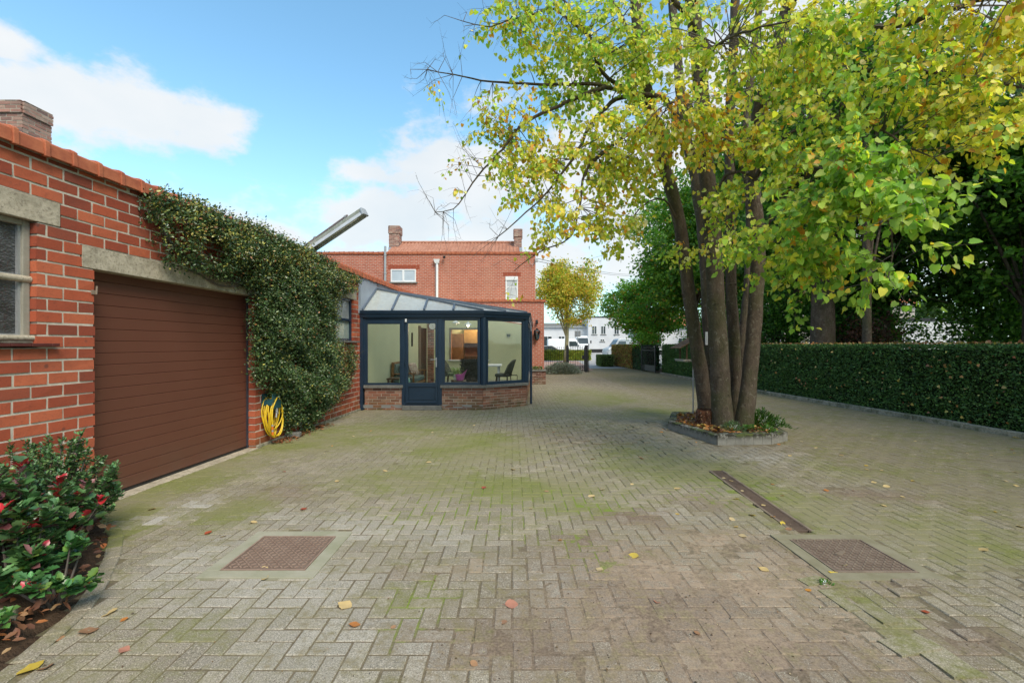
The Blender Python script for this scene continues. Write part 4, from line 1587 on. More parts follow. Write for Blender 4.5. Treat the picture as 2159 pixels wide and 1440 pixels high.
pp = empty('potted_plant', (-1.47, 11.95, FZ), 'spider plant with long arching leaves in a white pot on a low stand', 'plant')
m = MB(); m.smooth = False; m.lathe((-1.47, 11.95, FZ + .52), [(.06, 0), (.085, .13), (.09, .135)], 16); m.build('pot', M['white_paint'], pp)
m = MB(); m.lathe((-1.47, 11.95, FZ), [(.13, 0), (.13, .5), (.14, .52)], 12); m.build('stand', wood_d, pp)
m = MB()
rg = random.Random(9)
for k in range(90):
    a = rg.uniform(0, 6.28); l = rg.uniform(.14, .32); dr_ = rg.uniform(.0, 1.0)
    m.col = (.22, .34, .10) if rg.random() < .6 else (.45, .52, .28)
    c0 = Vector((-1.47, 11.95, FZ + .655))
    pts_ = []
    for i in range(6):
        q = i / 5
        pts_.append(c0 + Vector((math.cos(a) * l * q, math.sin(a) * l * q, .20 * math.sin(q * 2.4) * (1 - .3 * dr_) - .26 * q * q * dr_)))
    for i in range(5):
        w_ = .010 * (1 - i / 5.5)
        sd_ = Vector((-math.sin(a), math.cos(a), 0)) * w_
        w2 = .010 * (1 - (i + 1) / 5.5); s2 = Vector((-math.sin(a), math.cos(a), 0)) * w2
        m.add([pts_[i] - sd_, pts_[i] + sd_, pts_[i + 1] + s2, pts_[i + 1] - s2], [(0, 1, 2, 3)])
m.build('foliage', M['leaf'], pp)
wc = empty('watering_can', (-1.32, 11.55, FZ), 'bright pink watering can with a tall slanted lip in front of the spider plant', 'watering can')
pk = speck('pink_plastic', (.62, .13, .42), (.68, .17, .47), 3, .35, .5, bump=.0)
m = MB(); m.smooth = True
c0 = Vector((-1.32, 11.55, FZ + .53))
n = 20; vs = []; fs = []
for i, (r_, z) in enumerate(((.085, 0), (.10, .04), (.115, .12), (.125, .15))):
    for k in range(n):
        a = 2 * math.pi * k / n
        up_ = .14 * max(0, math.cos(a)) ** 2 * (1 if i == 3 else .5 if i == 2 else 0)
        vs.append(c0 + Vector((math.cos(a) * (r_ + up_ * .45), math.sin(a) * r_, z + up_)))
for i in range(3):
    for k in range(n): fs.append((i * n + k, i * n + (k + 1) % n, (i + 1) * n + (k + 1) % n, (i + 1) * n + k))
fs.append(tuple(range(n - 1, -1, -1)))
m.add(vs, fs)
m.build('body', pk, wc)
m = MB(); m.box(-1.47, -1.17, 11.42, 11.68, FZ, FZ + .53); m.build('stand', wood_d, wc, bevel=.004)

for (x, y, lab) in ((-.28, 12.9, 'black wire side table on the left, behind the angled pane'), (.0, 13.2, 'black wire side table on the right, behind the angled pane')):
    r = empty('wire_table', (x, y, FZ), lab, 'side table', 'wire side tables')
    for sx in (-.15, .15):
        for sy in (-.15, .15):
            m = MB(); m.tube([(x + sx, y + sy, FZ), (x + sx, y + sy, FZ + .55)], .008, 6); m.build('leg', M['black'], r)
    m = MB()
    for k in range(7):
        q = -.15 + k * .05
        m.bar((x + q, y - .15, FZ + .55), (x + q, y + .15, FZ + .55), .006, .006); m.bar((x - .15, y + q, FZ + .556), (x + .15, y + q, FZ + .556), .006, .006)
    m.bar((x - .15, y - .15, FZ + .45), (x + .15, y - .15, FZ + .45), .006, .006)
    m.build('tabletop', M['black'], r)

# pendants, clock, wall lamp
t = NT('lamp_bulb'); t.b.inputs['Emission Color'].default_value = (1, .78, .45, 1); t.b.inputs['Emission Strength'].default_value = 9; M['bulb'] = t.done((1, .8, .5), .4)
for (px, py, lit, lab) in ((987, 683, True, 'white cone pendant lamp with its bulb glowing, right of the pair'), (961, 679, False, 'white cone pendant lamp left of the glowing one')):
    p = W(px, py, 15.6)
    r = empty('pendant_lamp', p, lab, 'lamp', 'pendant lamps over the dining table')
    m = MB(); m.smooth = True; m.lathe(p, [(.14, -.04), (.13, -.025), (.05, .03), (.025, .05), (.02, .08)], 20); m.build('lamp_shade', M['white_paint'], r)
    m = MB(); m.tube([p + Vector((0, 0, .08)), Vector((p.x, p.y, 2.70))], .004, 5); m.build('cord', M['black'], r)
    m = MB(); m.smooth = True; m.lathe(p, [(.01, -.095), (.03, -.085), (.036, -.06), (.03, -.035), (.012, -.01)], 12); m.build('bulb', M['bulb'] if lit else M['white_paint'], r)
    if lit:
        ld = bpy.data.lights.new('lamp_light', 'POINT'); ld.energy = 9; ld.color = (1, .78, .5); ld.shadow_soft_size = .05
        lo = bpy.data.objects.new('lamp_light', ld); lo.location = Vector((0, 0, -.16)); lo.parent = r; C.objects.link(lo)
ck_ = Vector((wx(17.3) + .03 + .22, 17.15, 2.25))
r = empty('wall_clock', ck_, 'round white wall clock at the top of the brick pier inside', 'clock')
m = MB(); m.tube([ck_, ck_ - Vector((0, .03, 0))], .13, 24); m.build('face', M['white_paint'], r)
m = MB()
for k in range(24):
    a, b = 2 * math.pi * k / 24, 2 * math.pi * (k + 1) / 24
    m.bar(ck_ + Vector((math.cos(a) * .135, -.02, math.sin(a) * .135)), ck_ + Vector((math.cos(b) * .135, -.02, math.sin(b) * .135)), .03, .014)
m.build('rim', M['iron'], r)
m = MB(); m.bar(ck_ - Vector((0, .034, 0)), ck_ + Vector((.05, -.034, .05)), .008, .003); m.bar(ck_ - Vector((0, .034, 0)), ck_ + Vector((-.02, -.034, .09)), .006, .003)
m.build('hand', M['black'], r)
p = W(1072, 707, YB)
r = empty('indoor_wall_lamp', p, 'small black cube lamp on the green wall inside, right of the kitchen opening', 'wall lamp')
m = MB(); m.box(p.x - .07, p.x + .07, p.y - .10, p.y - .002, p.z - .05, p.z + .05); m.build('body', M['black'], r, bevel=.004)
m = MB(); m.box(p.x - .02, p.x + .02, p.y - .07, p.y - .03, p.z - .10, p.z - .051); m.build('lens', M['white_paint'], r)

# kitchen seen through the opening
kz = empty('kitchen_cabinets', (-1.7, 21.0, 0), 'wooden slatted kitchen cabinets seen through the opening behind the middle pane', 'cabinets')
kw = speck('honey_wood', (.42, .25, .09), (.50, .31, .12), 5, .45, .4, bump=.1)
for (a, b, c_, d_, mt) in ((-2.95, -2.2, .1, 2.05, wood), (-2.18, -1.3, 1.62, 2.3, kw), (-1.28, -.8, 1.62, 2.3, kw), (-2.18, -.8, .1, .98, wood)):
    m = MB()
    k = a
    m.box(a, b, 20.66, 21.0, c_, d_)
    while k < b - .02:
        m.box(k + .006, min(k + .045, b), 20.64, 20.659, c_ + .01, d_ - .01)
        k += .05
    m.build('cabinet', mt, kz)
m = MB(); m.box(-2.18, -.8, 20.98, 21.0, .98, 1.62); m.build('backsplash', speck('brown_tile', (.16, .07, .05), (.2, .1, .07), 3, .3), kz)
m = MB(); m.box(-2.18, -.8, 20.6, 21.02, .981, 1.02); m.build('worktop', wood_d, kz)
cl2 = empty('kitchen_lamp', (-1.6, 19.9, 2.95), 'warm ceiling lamp lighting the kitchen behind the opening', 'lamp')
m = MB(); m.smooth = True; m.lathe((-1.6, 19.9, 2.93), [(.14, 0), (.16, .04), (.15, .12), (.03, .15)], 16); m.build('lamp_shade', M['bulb'], cl2)
ld = bpy.data.lights.new('lamp_light', 'POINT'); ld.energy = 45; ld.color = (1, .80, .52); ld.shadow_soft_size = .12
lo = bpy.data.objects.new('lamp_light', ld); lo.location = (0, 0, -.25); lo.parent = cl2; C.objects.link(lo)
# ------------------------------------------------------------------ brick house with its one-storey annex
house = empty('brick_house', (-1.5, 22, 0), 'two storey red brick house with a tiled roof and two chimneys rising behind the conservatory', 'house')
AX1 = 1.31
m = MB()
# annex: hollow box with the kitchen opening
for (a, b, c_, d_) in ((-3.35, -2.49, 0, 3.30), (-1.02, AX1 - .0, 0, 3.30), (-2.49, -1.02, 0, .95), (-2.49, -1.02, 2.17, 3.30)):
    m.box(a, b, 18.6, 18.85, c_, d_)
m.mat = 0
m.build('annex_wall', M['brick_house'], house)
m = MB()
m.box(AX1 - .25, AX1 + .002, 18.852, 22.0, 0, 3.30)
m.build('annex_side_wall', M['brick_house_side'], house)
m = MB(); m.box(-4.9, AX1 - .26, 18.86, 21.99, 3.12, 3.2)
m.build('annex_roof', M['plaster'], house)
m = MB(); m.box(-4.9, AX1 - .26, 18.86, 21.99, .05, .1)
m.build('annex_floor', M['floor'], house)
m = MB(); m.box(-4.9, -3.0, 21.05, 21.1, 0, 3.1); m.box(-3.0, AX1 - .26, 21.05, 21.1, 0, 3.1)
m.build('kitchen_wall', M['plaster'], house)


def coping_x(mb_, x0, x1, y, z, step=.235, hh=.095, th=.30):
    s_ = x0
    rg = random.Random(int(x0 * 7) + 3)
    while s_ < x1:
        dz = rg.uniform(-.006, .006)
        mb_.box(s_ + .004, min(s_ + .198, x1), y - .05, y + th, z + dz, z + hh + dz)
        if s_ + .197 < x1: mb_.box(s_ + .199, min(s_ + .233, x1), y - .06, y + th, z + dz - .008, z + hh + dz + .014)
        s_ += step


m = MB(); coping_x(m, -5.2, AX1 + .06, 18.6, 3.302)
m.build('annex_coping', M['clay'], house, bevel=.004)
HX0, HX1, HZ = -10.2, 1.135, 5.92
m = MB()
m.box(HX0, HX1, 22.0, 22.3, 0, HZ)
m.build('wall', M['brick_house'], house)
m = MB(); m.box(HX1 - .3, HX1 + .002, 22.302, 30, 0, HZ); m.box(HX0, HX0 + .3, 22.302, 30, 0, HZ); 
m.build('side_wall', M['brick_house_side'], house)
m = MB(); coping_x(m, HX0, HX1 + .05, 22.0, HZ + .002, hh=.11)
m.build('coping', M['clay'], house, bevel=.004)
m = MB(); m.box(HX0 + .31, HX1 - .31, 22.4, 30, HZ - .2, HZ - .1); m.build('flat_roof', M['iron'], house)
# pitched tiled roof of the front part
tr = MB()
yE, yR, zE, zR = 24.6, 27.6, 6.30, 7.72
xl, xr = -7.0, .42
nrow, pitch = 12, .21
for (xa, xb) in ((xl, xr),):
    for r_ in range(nrow):
        a, b = r_ / nrow, (r_ + 1.15) / nrow
        ya, za = yE + (yR - yE) * a, zE + (zR - zE) * a
        yb, zb = yE + (yR - yE) * min(b, 1), zE + (zR - zE) * min(b, 1)
        x = xa
        while x < xb:
            # S-shaped pan tile as three facets
            w_ = min(pitch, xb - x)
            P = []
            for (u, h) in ((0, .0), (.25, -.025), (.6, -.02), (.8, .035), (1.0, .0)):
                P.append((x + u * w_, h))
            vs = [(px_, ya, za + h_ + .03) for px_, h_ in P] + [(px_, yb, zb + h_ + .005) for px_, h_ in P] + [(px_, ya, za + h_ + .0) for px_, h_ in P]
            tr.add(vs, [(i, i + 1, i + 6, i + 5) for i in range(4)] + [(i + 10, i + 11, i + 1, i) for i in range(4)])
            x += pitch
tr.box(xl, xr, yE + .02, yR, zE - .25, zE - .06)
rf = tr.build('roof', M['clay_far'], house)
m = MB(); m.add([(xl, yR, zR), (xr, yR, zR), (xr, yR + 3, zE), (xl, yR + 3, zE), (xl, yE, zE), (xr, yE, zE)], [(0, 1, 2, 3), (1, 0, 4, 5)][:1])
m.add([(xr, yE, zE - .1), (xr, yR, zR - .02), (xr, yR + 3, zE - .1)], [(0, 1, 2)]); m.add([(xl, yE, zE - .1), (xl, yR, zR - .02), (xl, yR + 3, zE - .1)], [(0, 2, 1)])
m.build('rear_slope', M['clay_far'], rf)
m = MB()
x = xl
while x < xr:
    m.tube([(x, yR, zR + .03), (min(x + .34, xr), yR, zR + .03)], .085, 8); x += .345
m.build('ridge', M['clay_far'], rf)
for (pa, pb, yb) in ((820, 841, 26.6), (1084, 1100, 26.6)):
    x0, x1 = (pa - CX) / F * yb, (pb - CX) / F * yb
    m = MB()
    zt = H + (HY - (476 if pa < 900 else 483)) / F * yb
    for (f_, L_, sd) in ((frame((x0, yb), (1, 0), (0, -1)), x1 - x0, 61), (frame((x1, yb), (0, 1), (1, 0)), .7, 62), (frame((x0, yb + .7), (0, -1), (-1, 0)), .7, 63)):
        brickwork(m, f_, 0, L_, 6.9, zt - .45, [], .075, .21, .08, .012, sd)
        brickwork(m, f_, -.0, L_, zt - .45, zt, [], .075, .21, .10, .012, sd + 3, front=.045)
    m.mat = 1; m.box(x0 + .03, x1 - .03, yb + .03, yb + .67, 6.5, zt - .02)
    ch = m.build('chimney', [M['brick_old'], M['mortar_low']], rf)
    m = MB(); m.box(x0 - .03, x1 + .03, yb - .03, yb + .74, 6.55, 7.22)
    m.build('lead_flashing', M['zinc'], ch)
# the long left chimney collar
M['white_frame'] = M['white_paint']
M['curtain'] = speck('curtained_pane', (.42, .45, .48), (.55, .57, .60), 2, .25, .5, bump=.05)
M['pale_pane'] = speck('painted_sky_pane', (.40, .46, .52), (.50, .56, .62), 1.5, .12, .6, bump=.0)  # sky reflection put into the pane colour
HF = frame((0, 22.0), (1, 0), (0, -1))


def hx(px, Y=22.0): return (px - CX) / F * Y
def hz(py, Y=22.0): return H + (HY - py) / F * Y


def house_window(pa, pb, ya, yb, split, curtain=False):
    a, b, c_, d_ = hx(pa), hx(pb), hz(yb), hz(ya)
    m = MB(); rect_frame(m, HF, a, b, c_, d_, .06, .002, .035)
    if split: m.fbox(HF, (a + b) / 2 - .05, (a + b) / 2 + .05, .002, .036, c_ + .06, d_ - .06)
    o = m.build('window', M['white_frame'], house, bevel=.004)
    m = MB(); m.fbox(HF, a + .06, b - .06, .002, .012, c_ + .06, d_ - .06)
    m.build('pane', M['curtain'] if curtain else M['pale_pane'], o)
    m = MB()
    k = a - .12
    while k < b + .12:
        m.fbox(HF, k, k + .062, .001, .008, d_ + .005, d_ + .20); k += .072
    m.build('soldier_lintel', speck('lintel_brick', (.33, .085, .045), (.26, .06, .035), 9, .85, .2), o)
    if curtain:
        m = MB()
        k = a + .09
        while k < b - .09:
            m.tube([HF(k, .013, c_ + .08), HF(k, .013, d_ - .08)], .012, 6); k += .055
        m.build('curtain', speck('net_curtain', (.60, .62, .64), (.5, .52, .55), 3, .8), o)
    return o, a, b, c_


o, a, b, c_ = house_window(824, 877, 568, 595, True)
m = MB(); m.fbox(HF, a - .08, b + .08, .0, .08, c_ - .06, c_ - .004); m.build('sill', M['stone_sill'], o)
m = MB(); m.fbox(HF, (a + b) / 2 - .0 + .05, b - .06, .0125, .014, c_ + .06, c_ + .08); m.build('bead', M['white_frame'], o)
o, a, b, c_ = house_window(1066, 1092, 583, 632, False, True)
m = MB(); m.fbox(HF, a, b, .036, .06, hz(591), hz(586)); m.build('shutter_box', M['white_frame'], o)
m = MB(); m.fbox(HF, a + .06, b - .06, .0125, .02, hz(607), hz(605)); m.build('glazing_bar', M['white_frame'], o)
# pipes on the facade
m = MB(); x = hx(813); m.tube([(x, 21.93, hz(520)), (x, 21.93, hz(598))], .055, 10)
for z_ in (hz(539), hz(577)): m.tube([(x, 21.93, z_ - .03), (x, 21.93, z_ + .03)], .07, 10)
m.build('vent_pipe', M['galv'], house)
m = MB(); x = hx(922); m.tube([(x, 21.92, hz(556)), (x, 21.92, 2.9)], .062, 10); m.build('downpipe', M['white_paint'], house)
m = MB(); m.pts8([(x - .10, 21.84, hz(556)), (x + .09, 21.84, hz(556)), (x + .09, 21.995, hz(556)), (x - .10, 21.995, hz(556)), (x - .16, 21.8, hz(548)), (x + .14, 21.8, hz(548)), (x + .14, 21.995, hz(548)), (x - .16, 21.995, hz(548))])
m.build('rain_hopper', M['white_paint'], house)
m = MB(); p = W(937, 542, 21.9); m.tube([p, p + Vector((0, -.14, -.04))], .06, 10); m.build('floodlight', M['iron'], house)
# cable loops at the corner
m = MB(); a_ = Vector((HX1 - .05, 21.95, hz(546)))
m.tube([a_ + Vector((-.22, 0, .1)), a_ + Vector((-.25, 0, -.15)), a_ + Vector((-.1, 0, -.32)), a_ + Vector((.04, 0, -.15)), a_ + Vector((.05, 0, .02))], .01, 5)
m.box(HX1 - .02, HX1 + .12, 21.9, 22.1, hz(552), hz(545))
m.build('cable_bracket', M['galv'], house)
m = MB()
a_ = Vector((HX1 + .1, 21.95, hz(546))); b_ = Vector((22, 62, 12.6))
for dz in (0, -.12):
    m.tube([a_.lerp(b_, i / 10) + Vector((0, 0, dz - 1.1 * math.sin(math.pi * i / 10))) for i in range(11)], .014, 4, False)
tag(m.build('overhead_cable', M['iron'], origin=a_), 'thin overhead cables running from the house corner towards the street', 'cable')

# lantern and lamp on the annex corner
p = W(1132, 706, 18.5)
r = empty('wall_lantern', (p.x, 18.6, p.z), 'black hexagonal coach lantern on the brick corner right of the conservatory', 'lantern')
m = MB(); m.lathe((p.x, 18.43, p.z - .20), [(.03, -.03), (.05, 0), (.075, .02)], 6); m.lathe((p.x, 18.43, p.z + .13), [(.14, 0), (.10, .06), (.04, .09), (.045, .12), (.02, .14)], 6)
for k in range(6):
    a = 2 * math.pi * k / 6
    m.tube([(p.x + math.cos(a) * .072, 18.43 + math.sin(a) * .072, p.z - .18), (p.x + math.cos(a) * .125, 18.43 + math.sin(a) * .125, p.z + .13)], .009, 5)
m.bar((p.x, 18.6, p.z - .1), (p.x, 18.5, p.z - .16), .03, .03); m.box(p.x - .05, p.x + .05, 18.57, 18.598, p.z - .2, p.z + .02)
m.build('frame', M['iron'], r)
m = MB(); m.lathe((p.x, 18.43, p.z - .18), [(.065, 0), (.115, .31)], 6); m.build('lantern_glass', glass_mat('lantern_glass', (.8, .85, .85)), r)
m = MB(); m.lathe((p.x, 18.43, p.z - .18), [(.02, 0), (.022, .14), (.035, .17), (.03, .24), (.005, .26)], 8); m.build('bulb', M['white_paint'], r)
p = W(1132, 679, 18.55)
r = empty('motion_sensor', (p.x, 18.6, p.z), 'small dark motion sensor above the coach lantern', 'sensor')
m = MB(); m.box(p.x - .045, p.x + .045, 18.56, 18.598, p.z + .0, p.z + .09); m.build('bracket', M['iron'], r, bevel=.008)
m = MB(); m.smooth = True; m.lathe((p.x, 18.52, p.z - .08), [(.01, -.01), (.04, .01), (.055, .05), (.05, .09)], 12); m.build('head', M['iron'], r)

# brick planter at the annex foot
pl = empty('brick_planter', (1.1, 18.2, 0), 'low brick planter with a stone rim at the foot of the house corner', 'planter')
m = MB()
px0, px1, py0 = .62, 1.33, 17.98
brickwork(m, frame((px0, py0), (1, 0), (0, -1)), 0, px1 - px0, -.02, .50, [], .0675, .215, .12, .011, 71)
brickwork(m, frame((px1, py0), (0, 1), (1, 0)), 0, .6, -.02, .50, [], .0675, .215, .12, .011, 72)
m.build('brick_wall', [M['brick_planter'], M['mortar_low']], pl)
m = MB(); m.box(px0 - .03, px1 + .04, py0 - .04, py0 + .16, .501, .555); m.box(px1 - .13, px1 + .04, py0 + .161, 18.59, .501, .555)
m.build('rim', M['stone_sill'], pl, bevel=.006)
m = MB(); m.box(px0, px1 - .14, py0 + .165, 18.59, .3, .50); m.build('soil', M['soil'], pl)
N = 260
P_ = np.stack([rngN.uniform(px0 + .1, px1 - .1, N), rngN.uniform(18.15, 18.5, N), rngN.uniform(.50, .66, N)], 1)
r = empty('planter_herb', (.95, 18.3, .5), 'low green herb growing in the brick planter', 'plant')
leaves_mesh('foliage', T_OVAL, P_, rngN.standard_normal((N, 3)) + [0, 0, .6], rngN.standard_normal((N, 3)) + [0, 0, 1], rngN.uniform(.04, .08, N), pal(N, [(.07, .15, .03), (.12, .2, .05)], [1, 1]), M['leaf'], r)
m = MB()
for i in range(12):
    x_, y_ = px0 + .1 + i * .045, 18.3 + .08 * math.sin(i * 3); m.tube([(x_, y_, .49), (x_ + .02, y_, .62)], .004, 4)
m.build('stem', M['leaf_gloss'], r)
# ------------------------------------------------------------------ raised tree planter
isl = empty('tree_planter', (3.8, 8.2, 0), 'angular low concrete kerb planter round the foot of the big linden', 'planter')
m = MB()
cxm = sum(p[0] for p in ISLE) / len(ISLE); cym = sum(p[1] for p in ISLE) / len(ISLE)
inn = [(cxm + (x - cxm) * .86, cym + (y - cym) * .86) for x, y in ISLE]
n = len(ISLE)
rg = random.Random(8)
hts = [.15, .165, .15, .14, .14, .15, .15]
for i in range(n):
    j = (i + 1) % n
    a, b, c_, d_ = ISLE[i], ISLE[j], inn[j], inn[i]
    k = 6
    for q in range(k):
        t0, t1 = q / k + (.004 if q == 0 else 0), (q + 1) / k - (.004 if q == k - 1 else 0)
        L = lambda p, r, t: (p[0] + (r[0] - p[0]) * t, p[1] + (r[1] - p[1]) * t)
        h0, h1 = hts[i] + rg.uniform(-.004, .004), hts[i] + rg.uniform(-.004, .004)
        A0, A1, D0, D1 = L(a, b, t0), L(a, b, t1), L(d_, c_, t0), L(d_, c_, t1)
        m.pts8([(*A0, -.03), (*A1, -.03), (*D1, -.03), (*D0, -.03), (*A0, h0), (*A1, h1), (*D1, h1), (*D0, h0)])
t = NT('lichen_kerb')
nn = t.noise(7, 7, .7); n5 = t.noise(45, 4, .65); zz_ = t.sep(t.pos)[2]
c_ = t.mix(t.rng(nn, .35, .65), (.30, .285, .25), (.21, .2, .175))
c_ = t.mix(t.math('MULTIPLY', t.rng(zz_, .06, .14), t.rng(t.noise(11, 5, .7), .42, .5)), c_, (.045, .042, .03))
c_ = t.mix(t.math('MULTIPLY', t.rng(zz_, .10, .15), t.rng(t.noise(5, 5, .7), .48, .56)), c_, (.10, .12, .04))
t.bump(t.math('ADD', nn, n5), .8, .006)
m.build('kerb', t.done(c_, .9, .2), isl, bevel=.006)
m = MB(); m.smooth = True
vs, fs = [], []
K = 26
for i in range(K + 1):
    for j in range(K + 1):
        x = 2.8 + 2.0 * i / K; y = 6.9 + 2.8 * j / K
        z = .10 + .05 * mnoise.noise(Vector((x * 4, y * 4, 1))) + .05 * math.exp(-((x - cxm) ** 2 + (y - cym) ** 2)) if inside(inn, cxm + (x - cxm) * .97, cym + (y - cym) * .97) else -.2
        vs.append((x, y, z))
for i in range(K):
    for j in range(K):
        q = (i * (K + 1) + j, (i + 1) * (K + 1) + j, (i + 1) * (K + 1) + j + 1, i * (K + 1) + j + 1)
        if max(vs[k][2] for k in q) > -.1: fs.append(q)
vs = [(x, y, max(z, .06)) for x, y, z in vs]
m.add(vs, fs)
m.build('soil', M['soil'], isl)

# ------------------------------------------------------------------ the linden
lin = empty('linden_tree', (3.85, 8.1, .08), 'large multi-stemmed linden with yellow and green autumn leaves growing in the kerbed planter', 'tree')


def PX(*pts):
    return [W(px, py, Y) for px, py, Y in pts]


def resample(path, step=.12):
    out = [path[0]]
    # catmull-rom
    for i in range(len(path) - 1):
        p0, p1, p2, p3 = path[max(i - 1, 0)], path[i], path[i + 1], path[min(i + 2, len(path) - 1)]
        k = max(2, int((p2 - p1).length / step))
        for j in range(1, k + 1):
            t_ = j / k
            out.append(.5 * ((2 * p1) + (p2 - p0) * t_ + (2 * p0 - 5 * p1 + 4 * p2 - p3) * t_ * t_ + (3 * p1 - p0 - 3 * p2 + p3) * t_ ** 3))
    return out


stems = [  # path, base radius, top radius
    (PX((1492, 905, 8.55), (1480, 800, 8.5), (1455, 640, 8.4), (1434, 480, 8.2), (1404, 360, 8.0), (1375, 250, 7.9), (1352, 120, 7.8), (1330, -80, 7.8), (1300, -300, 7.8)), .132, .04),
    (PX((1525, 912, 7.85), (1521, 830, 7.9), (1512, 680, 7.95), (1503, 500, 8.0), (1487, 330, 8.0), (1478, 180, 8.0), (1460, 20, 8.0), (1440, -200, 8.1), (1430, -420, 8.1)), .162, .05),
    (PX((1568, 908, 7.9), (1580, 800, 7.95), (1592, 660, 8.0), (1598, 520, 8.0), (1590, 380, 8.0), (1600, 240, 7.8), (1632, 130, 7.5), (1660, 10, 7.3), (1690, -160, 7.1), (1720, -350, 7.0)), .134, .04),
    (PX((1553, 890, 8.5), (1550, 760, 8.5), (1541, 600, 8.5), (1540, 450, 8.5), (1538, 300, 8.5), (1545, 100, 8.5), (1560, -150, 8.5), (1570, -350, 8.5)), .108, .035),
    (PX((1560, 880, 8.8), (1566, 740, 8.8), (1578, 600, 8.9), (1582, 450, 9.0), (1572, 300, 9.1), (1590, 100, 9.2), (1620, -120, 9.3)), .105, .03),
    (PX((1506, 880, 8.9), (1500, 760, 8.9), (1492, 660, 8.9), (1488, 560, 8.9), (1470, 400, 9.0), (1440, 250, 9.1), (1425, 80, 9.2), (1400, -150, 9.3)), .128, .035),
]
limbs = [
    (PX((1475, 346, 8.0), (1433, 275, 7.9), (1406, 212, 7.7), (1335, 195, 7.4), (1270, 154, 7.2), (1243, 79, 7.0), (1202, 25, 6.9), (1150, -60, 6.8)), .065, .012),
    (PX((1404, 300, 7.9), (1360, 217, 7.6), (1276, 183, 7.2), (1152, 177, 6.9), (1039, 173, 6.7), (956, 156, 6.6), (902, 150, 6.5)), .05, .006),
    (PX((1375, 250, 7.9), (1335, 204, 7.5), (1289, 217, 7.2), (1243, 267, 7.0), (1206, 338, 6.9), (1143, 417, 6.8), (1093, 462, 6.7), (1050, 500, 6.7)), .05, .007),
    (PX((1276, 183, 7.2), (1193, 217, 7.0), (1110, 258, 6.9), (1060, 312, 6.8), (997, 387, 6.7), (956, 442, 6.6), (918, 446, 6.6)), .04, .005),
    (PX((1414, 375, 8.05), (1356, 279, 7.4), (1277, 317, 7.1), (1235, 362, 7.0), (1222, 437, 6.9), (1202, 500, 6.9), (1135, 533, 6.8), (1085, 571, 6.8)), .045, .005),
    (PX((1243, 79, 7.0), (1170, 20, 6.7), (1110, 33, 6.5), (1035, 54, 6.3), (977, 46, 6.2)), .025, .005),
    (PX((1500, 115, 8.0), (1443, 25, 7.6), (1410, -10, 7.4), (1330, -120, 7.1), (1230, -200, 6.9)), .07, .015),
    (PX((1633, 142, 7.5), (1646, 112, 7.2), (1717, 79, 6.6), (1817, 67, 5.9), (1921, 46, 5.3), (2025, 12, 4.8), (2075, -5, 4.5), (2200, -60, 4.0)), .07, .02),
    (PX((1600, 217, 7.8), (1680, 190, 6.9), (1790, 150, 6.0), (1930, 150, 5.2), (2080, 170, 4.7), (2180, 190, 4.4)), .045, .010),
    (PX((1592, 380, 8.0), (1640, 300, 7.0), (1733, 255, 5.9), (1820, 262, 5.2), (1900, 300, 4.7), (1990, 350, 4.4)), .045, .006),
    (PX((1598, 520, 8.0), (1640, 430, 6.8), (1700, 370, 5.6), (1780, 360, 4.8), (1850, 420, 4.3), (1878, 500, 4.1), (1880, 570, 4.0), (1868, 620, 4.0)), .04, .004),
    (PX((1508, 417, 7.95), (1530, 370, 7.0), (1580, 370, 6.2), (1640, 430, 5.6), (1680, 520, 5.3), (1690, 580, 5.2)), .035, .004),
    (PX((1487, 330, 7.95), (1470, 250, 7.0), (1440, 215, 6.2), (1390, 230, 5.8), (1350, 280, 5.6)), .035, .005),
    (PX((1478, 180, 7.95), (1500, 110, 7.0), (1540, 80, 6.2), (1600, 60, 5.6), (1680, 40, 5.2)), .04, .008),
    (PX((1434, 480, 8.2), (1400, 420, 7.9), (1350, 440, 7.7), (1310, 510, 7.6)), .025, .004),
    (PX((1660, 10, 7.3), (1760, -60, 6.4), (1880, -120, 5.6), (2040, -180, 5.0)), .045, .012),
    (PX((1540, 450, 8.5), (1600, 400, 8.6), (1680, 350, 8.6), (1750, 330, 8.4)), .03, .005),
    (PX((1352, 120, 7.8), (1300, 20, 7.5), (1240, -60, 7.3), (1150, -140, 7.1)), .04, .01),
    (PX((1460, 20, 8.0), (1480, -120, 7.0), (1500, -200, 6.0), (1550, -260, 5.0)), .05, .015),
]
rgl = random.Random(12)
skel = []
